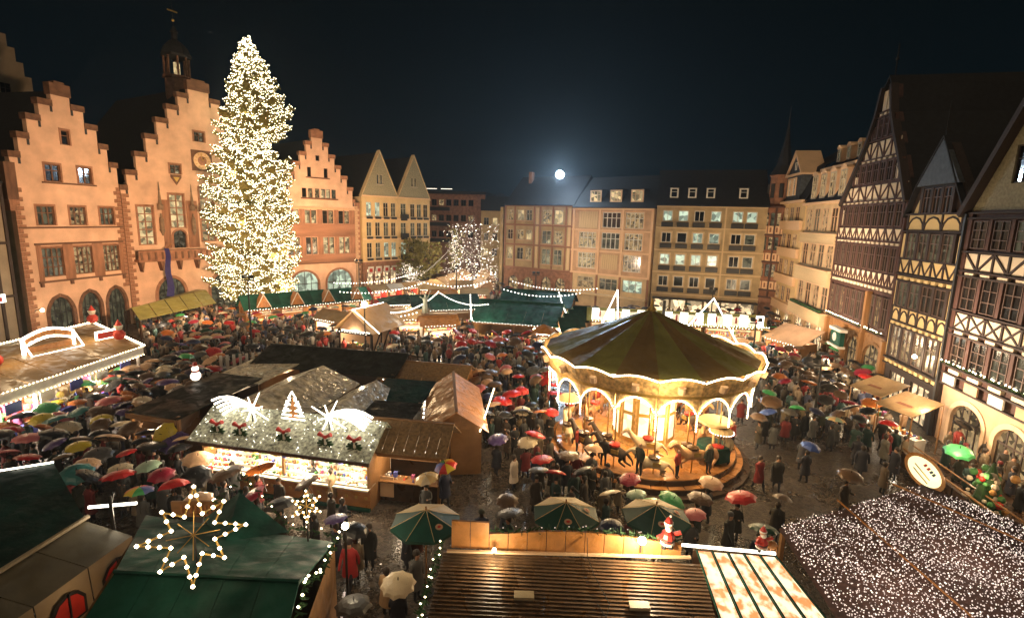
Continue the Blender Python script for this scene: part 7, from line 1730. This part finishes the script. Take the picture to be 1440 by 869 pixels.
# the crowd
ZONES = [('in the dense umbrella crowd left of the comet stall', [(-5, 575), (120, 545), (215, 500), (300, 470), (330, 500), (235, 600), (285, 650), (290, 705), (215, 700), (120, 690), (80, 650), (-5, 655)], .74, .80, 'dark'),
 ('in the crowd below the lit fir', [(190, 440), (300, 430), (450, 440), (480, 470), (390, 500), (310, 520), (215, 500)], .82, .3, 'mix'),
 ('in the crowd of the alley between copper roof and carousel', [(640, 470), (780, 470), (770, 540), (860, 640), (900, 700), (760, 690), (700, 600), (640, 560)], .70, .36, 'red'),
 ('among the people in front of the comet stall', [(285, 660), (430, 680), (500, 705), (420, 740), (300, 720)], .95, .30, 'mix'),
 ('in the crowd right of the carousel', [(1040, 470), (1110, 470), (1200, 500), (1290, 600), (1270, 625), (1180, 600), (1060, 600), (1075, 520)], .80, .40, 'mix'),
 ('in the crowd by the carousel steps', [(740, 650), (880, 690), (960, 705), (930, 720), (760, 700)], .85, .5, 'dark'),
 ('in the far crowd around the fountain', [(440, 440), (560, 470), (640, 440), (760, 455), (760, 480), (560, 500), (450, 470)], .9, .22, 'mix'),
 ('in the thin crowd before the terrace', [(1180, 600), (1290, 610), (1260, 660), (1180, 640)], 1.2, .3, 'dark'),
 ('in the far right crowd near the cream house', [(1020, 440), (1080, 440), (1160, 490), (1100, 480), (1040, 475)], .9, .3, 'mix'),
 ('by the walkway between the near stalls', [(480, 790), (600, 780), (605, 865), (500, 865)], 1.1, .35, 'dark'),
 ('on the dark terrace by the right edge house', [(1335, 605), (1400, 615), (1440, 640), (1440, 700), (1390, 670), (1330, 640)], .75, .05, 'dark'),
 ('among the people behind the orange parapet', [(640, 740), (980, 735), (1040, 745), (1080, 720), (960, 715), (700, 715)], .95, .5, 'dark')]
PAL = {'dark': ['black'] * 4 + ['charcoal'] * 3 + ['red', 'pink', 'cream', 'yellow', 'teal'] + ['brown'] * 4 + ['navy'] * 2 + ['grey'] * 2 + ['dark green', 'crimson', 'crimson', 'red', 'peach', 'peach', 'orange', 'purple', 'cream', 'green', 'pale green', 'pink'], 'red': ['black'] * 4 + ['charcoal'] * 2 + ['brown'] * 2 + ['crimson'] * 3 + ['red'] * 4 + ['grey', 'navy', 'cream', 'pink', 'peach', 'peach', 'orange'],
       'mix': ['black'] * 4 + ['charcoal'] * 4 + ['brown'] * 3 + ['red', 'crimson', 'green', 'navy', 'grey', 'peach', 'cream', 'orange', 'teal']}
cand = []
for zi, (zn, poly, dist, pu, pal) in enumerate(ZONES):
    W3 = [G(px, py, 1.5) for px, py in poly]; poly3 = [(p.x, p.y) for p in W3]
    x0, x1, y0, y1 = min(p[0] for p in poly3), max(p[0] for p in poly3), min(p[1] for p in poly3), max(p[1] for p in poly3)
    tries = int((x1 - x0) * (y1 - y0) * 7)
    for _ in range(tries):
        x, y = rnd(x0, x1), rnd(y0, y1)
        if not inside(x, y, poly3) or blocked(x, y) or not free(x, y, dist): continue
        occupy(x, y); um = rnd(0, 1) < pu
        cand.append((math.hypot(x, y), x, y, zi, um, random.choice(PAL[pal]) if um else None, random.randrange(len(COATS)), rnd(0, 6.28), rnd(.9, 1.06)))
cand.sort()
nu, np_ = sum(1 for o in COL.objects if o.get('category') == 'umbrella'), sum(1 for o in COL.objects if o.get('category') == 'person')
# people on the carousel platform
for i in range(14):
    a = R(-150 + i * 22); rr = 4.75; ci = random.randrange(len(COATS))
    put_person(CX + rr * math.cos(a), CY + rr * math.sin(a), rnd(0, 6), 'stand', COATS[ci] if i % 3 else (.4, .05, .03), '%s coated person on the carousel platform, %s from the left of its front' % (CNAME[ci] if i % 3 else 'red', ['first', 'second', 'third', 'fourth', 'fifth', 'sixth', 'seventh', 'eighth', 'ninth', 'tenth', 'eleventh', 'twelfth', 'thirteenth', 'fourteenth'][i]), 'people on the carousel', False, rnd(.8, 1), z=.76); np_ += 1
LM = [(p_.x, p_.y, nm) for nm, p_ in [(nm, G(px, py, 2.0)) for nm, px, py in (
    ('the bright yellow umbrella', 110, 627), ('the big red umbrella', 166, 668), ('the rainbow umbrella', 196, 690), ('the farther wide green umbrella', 120, 540), ('the nearer wide green umbrella', 65, 574),
    ('the large peach umbrella', 278, 645), ('the teal umbrella', 108, 665), ('the orange umbrella', 172, 560), ('the flat mustard umbrella', 60, 590), ('the white snowman figure', 245, 560), ('the black square roof', 230, 600),
    ('the white slat fence', 340, 490), ('the lit fir', 357, 445), ('the timbered lodge', 530, 470), ('the fountain', 600, 470), ('the large green roof', 720, 470), ('the copper brown roof', 660, 560), ('the shingle roofed booth', 600, 660),
    ('the left round lit canopy', 800, 570), ('the violet umbrella in the alley', 700, 617), ('the pale cream umbrella', 742, 621), ('the farthest red umbrella', 712, 478), ('the carousel steps', 940, 700), ('the right round lit canopy', 1010, 600),
    ('the tall dark mast', 950, 460), ('the pale blue umbrella', 1080, 579), ('the slate blue umbrella', 1140, 628), ('the white and green umbrella', 1175, 590), ('the farther tan awning', 1250, 550), ('the nearer tan awning', 1300, 580),
    ('the low stall by the cream house', 1120, 470), ('the oval sign', 1290, 650), ('the red jacketed person', 493, 800), ('the leftmost parasol', 598, 760), ('the middle parasol', 795, 735), ('the rightmost parasol', 920, 735), ('the comet stall', 400, 680),
    ('the ride roof', 200, 520), ('the brown awning', 250, 440), ('the large red umbrella', 1042, 699), ('the lone brown umbrella', 1196, 668), ('the copper roof stall', 690, 520))]]
ORD = ['nearest', 'second', 'third', 'fourth', 'fifth', 'sixth', 'seventh', 'eighth', 'ninth', 'tenth', 'eleventh', 'twelfth']
def single_out(objs):
    """each is named by its place beside the landmark it stands nearest to"""
    buckets = {}
    for o, noun in objs:
        x, y = o.location.x, o.location.y; d = sorted((math.hypot(x - a, y - c), a, c, nm) for a, c, nm in LM)[0]
        va, vb = math.atan2(x, y), math.atan2(d[1], d[2]); ra, rb = math.hypot(x, y), math.hypot(d[1], d[2])
        lat, dep = (va - vb) * ra, ra - rb
        rel = ('right of' if lat > 0 else 'left of') if abs(lat) > abs(dep) else ('behind' if dep > 0 else 'in front of')
        buckets.setdefault((noun, rel, d[3]), []).append((d[0], o))
    for (noun, rel, nm), L_ in buckets.items():
        L_.sort(key=lambda q: q[0])
        for k, (dd, o) in enumerate(L_):
            if len(L_) == 1: o['label'] = '%s %s %s' % (noun, rel, nm)
            elif k < len(ORD): o['label'] = '%s %s %s %s' % (ORD[k], noun, rel, nm)
NAMED = []
crowd_u, crowd_p = [], []
TONE = {'black': 'dark', 'charcoal': 'dark', 'navy': 'dark', 'grey': 'dark'}
for d, x, y, zi, um, uc, ci, rz, s in cand:
    zn = ZONES[zi][0]
    if np_ < 298:
        o = put_person(x, y, rz, 'umb' if um else random.choice(('walk', 'stand', 'hold')), COATS[ci], '%s coated person %s' % (CNAME[ci], zn), 'people ' + zn, d < 36, s, None if rnd(0, 1) < .6 else random.choice(COATS)); np_ += 1; NAMED.append((o, '%s coated person %s' % (CNAME[ci], 'under umbrella' if um else 'without umbrella')))
    else: crowd_p.append((x, y, rz, s, ci))
    if um:
        a = rz - PI / 2; ux, uy = x + .12 * math.cos(a), y + .12 * math.sin(a)
        if nu < 298: o = put_umbrella(ux, uy, rnd(1.88, 2.12) * s, uc, '%s umbrella %s' % (TONE.get(uc, uc) if uc in TONE else uc, zn), (random.gauss(0, .27), random.gauss(0, .27)), 'umbrellas ' + zn, None, rnd(.86, 1.28)); nu += 1; NAMED.append((o, '%s umbrella' % uc))
        else: crowd_u.append((ux, uy, rnd(1.88, 2.12) * s, uc, rnd(-.25, .25), rnd(-.25, .25)))
single_out(NAMED)
print('persons', np_, 'umbrellas', nu, 'mass', len(crowd_p), len(crowd_u))
def mass(name, src, inst, label, cat):
    """many copies of one mesh joined, each with its own colour"""
    nv = len(src.vertices); co = np.empty(nv * 3); src.vertices.foreach_get('co', co); co = co.reshape(-1, 3)
    faces = [tuple(p.vertices) for p in src.polygons]; mi = [p.material_index for p in src.polygons]
    V, F, MI, CC = [], [], [], []
    for k, (mx, col) in enumerate(inst):
        m_ = np.array(mx); v = co @ m_[:3, :3].T + m_[:3, 3]; V.append(v); o = k * nv
        F.extend([tuple(i + o for i in f) for f in faces]); MI.extend(mi)
        for f in faces: CC.extend([col[0], col[1], col[2], 1.0] * len(f))
    me = bpy.data.meshes.new(name); me.from_pydata(np.concatenate(V).tolist(), [], F)
    for mm in src.materials: me.materials.append(M('attrcol') if mm.name.startswith('objcol') else mm)
    me.polygons.foreach_set('material_index', MI)
    a = me.color_attributes.new('Col', 'FLOAT_COLOR', 'CORNER'); a.data.foreach_set('color', CC)
    me.polygons.foreach_set('use_smooth', [True] * len(F)); me.update()
    return tag(link(name, me), label, cat, None, 'stuff')
# a light figure for the farthest people
b = MB(['objcol', 'trousers', 'skin', 'hair']); b.lathe([(.10, .0), (.13, .5), (.15, .85)], 6, 1, (0, 0, 0)); b.lathe([(.20, .72), (.19, 1.0), (.24, 1.35), (.12, 1.5)], 7, 0); b.ball((0, 0, 1.62), .11, 3, 6, 4, 1.2); b.tube((.24, 0, 1.38), (.22, -.2, 1.1), .06, 4, 0); b.tube((-.24, 0, 1.38), (-.24, -.06, .85), .06, 4, 0); b.ball((0, -.03, 1.60), .10, 2, 6, 4)
FARP = b.mesh('far_person'); FARU = make_umb(['objcol_cloth'], rings=2)
# the crowd goes on far back where nobody can be counted
random.seed(99)
FZ = [[(190, 440), (300, 428), (450, 432), (600, 440), (780, 440), (780, 470), (560, 490), (440, 470), (300, 490), (215, 490)], [(780, 440), (1080, 428), (1100, 455), (1020, 465), (780, 470)], [(570, 395), (720, 395), (720, 415), (570, 415)]]
for poly in FZ:
    W3 = [G(px, py, 1.5) for px, py in poly]; poly3 = [(p.x, p.y) for p in W3]; x0, x1, y0, y1 = min(p[0] for p in poly3), max(p[0] for p in poly3), min(p[1] for p in poly3), max(p[1] for p in poly3)
    for _ in range(int((x1 - x0) * (y1 - y0) * 2.2)):
        x, y = rnd(x0, x1), rnd(y0, y1)
        if inside(x, y, poly3) and not blocked(x, y) and free(x, y, .8):
            occupy(x, y); crowd_p.append((x, y, rnd(0, 6.28), rnd(.9, 1.05), random.randrange(len(COATS))))
            if rnd(0, 1) < .3: crowd_u.append((x, y, 2.0, random.choice(PAL['mix']), rnd(-.2, .2), rnd(-.2, .2)))
CL = [tuple(min(1, c * 2.2 + .02) for c in q) for q in COATS[2:]] + [(.55, .42, .30), (.45, .05, .04), (.60, .55, .48), (.30, .22, .16), (.50, .30, .16)]
mass('crowd', FARP, [(Matrix.Translation((x, y, 0)) @ Matrix.Rotation(rz, 4, 'Z') @ Matrix.Scale(s, 4), random.choice(CL)) for x, y, rz, s, ci in crowd_p], 'the mass of people farther back across the whole market', 'crowd')
mass('umbrella_crowd', FARU, [(Matrix.Translation((x, y, z_)) @ Euler((a, c, rnd(0, 3))).to_matrix().to_4x4(), UCOL[uc]) for x, y, z_, uc, a, c in crowd_u], 'the mass of open umbrellas farther back above the crowd', 'umbrellas')
print('mass total', len(crowd_p), len(crowd_u))

# green and cream parasols
PG = mat('parasol_green', (.010, .060, .045), .5, .2, 3); PC = mat('parasol_cream', (.50, .38, .20), .6, .15, 3)
for x, y, rr, lb in ((-2.75, 15.9, 1.2, 'green and cream market parasol with round emblem, leftmost of the three'), (2.1, 16.6, 1.2, 'green and cream market parasol, middle one behind the orange parapet'), (5.3, 16.6, 1.2, 'green and cream market parasol, rightmost, beside the blinding lamp')):
    t = thing('parasol', lb, 'parasol', (x, y, 0), R(22.5), 'green and cream parasols'); H0, H1, dr_ = 2.75, 3.2, .10
    for i in range(8):
        a0, a1 = PI * i / 4, PI * (i + 1) / 4; back_ = math.sin((a0 + a1) / 2 + R(22.5)) > .2
        q = MB([PC if back_ else PG]); A, Bq, T = (rr * math.cos(a0), rr * math.sin(a0), H0), (rr * math.cos(a1), rr * math.sin(a1), H0), (0, 0, H1)
        mA, mB = tuple((p + t_) / 2 - (0 if k < 2 else .03) for k, (p, t_) in enumerate(zip(A, T))), tuple((p + t_) / 2 - (0 if k < 2 else .03) for k, (p, t_) in enumerate(zip(Bq, T)))
        q.add([A, Bq, mB, mA, T, (A[0], A[1], H0 - dr_), (Bq[0], Bq[1], H0 - dr_)], [(0, 1, 2, 3), (3, 2, 4), (5, 6, 1, 0)]); q.build('canopy_panel', t)
        q = MB(['cream']); q.tube((0, 0, H1 + .005), (rr * math.cos(a0), rr * math.sin(a0), H0 + .012), .010, 4); q.build('seam', t)
    for i, am in ((5, 0), (7, 0)) if 'leftmost' not in lb else ((6, 0),):
        a = PI * (i + .5) / 4 - R(22.5) + R(22.5) * 0; rm = rr * .62; c = Vector((rm * math.cos(PI * (i + .5) / 4), rm * math.sin(PI * (i + .5) / 4), H1 - (H1 - H0) * .67 + .02)); u = Vector((-math.sin(PI * (i + .5) / 4), math.cos(PI * (i + .5) / 4), 0)); v = Vector((-math.cos(PI * (i + .5) / 4), -math.sin(PI * (i + .5) / 4), .41)).normalized()
        q = MB(['peach', 'paint_red']); q.add([c + u * .14 * math.cos(k) + v * .12 * math.sin(k) for k in [2 * PI * j / 10 for j in range(10)]], [tuple(range(10))], 0); q.add([c + Vector((0, 0, .008)) + u * .07 * math.cos(k) + v * .05 * math.sin(k) for k in [2 * PI * j / 8 for j in range(8)]], [tuple(range(8))], 1); q.build('emblem', t)
    q = MB(['wood']); q.tube((0, 0, 0), (0, 0, H1 + .12), .03, 6); q.build('pole', t)
    q = MB(['iron']); q.lathe([(.3, 0), (.3, .06)], 10); q.build('base', t)
# ---------------------------------------------------------------- haze box added to give the lamps a glow
hm = bpy.data.materials.new('haze'); hm.use_nodes = True
_t = hm.node_tree; _t.nodes.remove(_t.nodes['Principled BSDF'])
_v = _t.nodes.new('ShaderNodeVolumePrincipled'); _v.inputs['Color'].default_value = (0.80, 0.90, 1.0, 1); _v.inputs['Density'].default_value = 0.00055; _v.inputs['Anisotropy'].default_value = 0.72
_t.links.new(_v.outputs[0], _t.nodes['Material Output'].inputs['Volume'])
hz = MB([hm]); hz.box(-140, 140, -30, 300, -1, 46); tag(hz.build('haze'), 'thin wet haze that fills the square and glows round the lamps', None, None, 'stuff')
SC.cycles.volume_bounces = 0
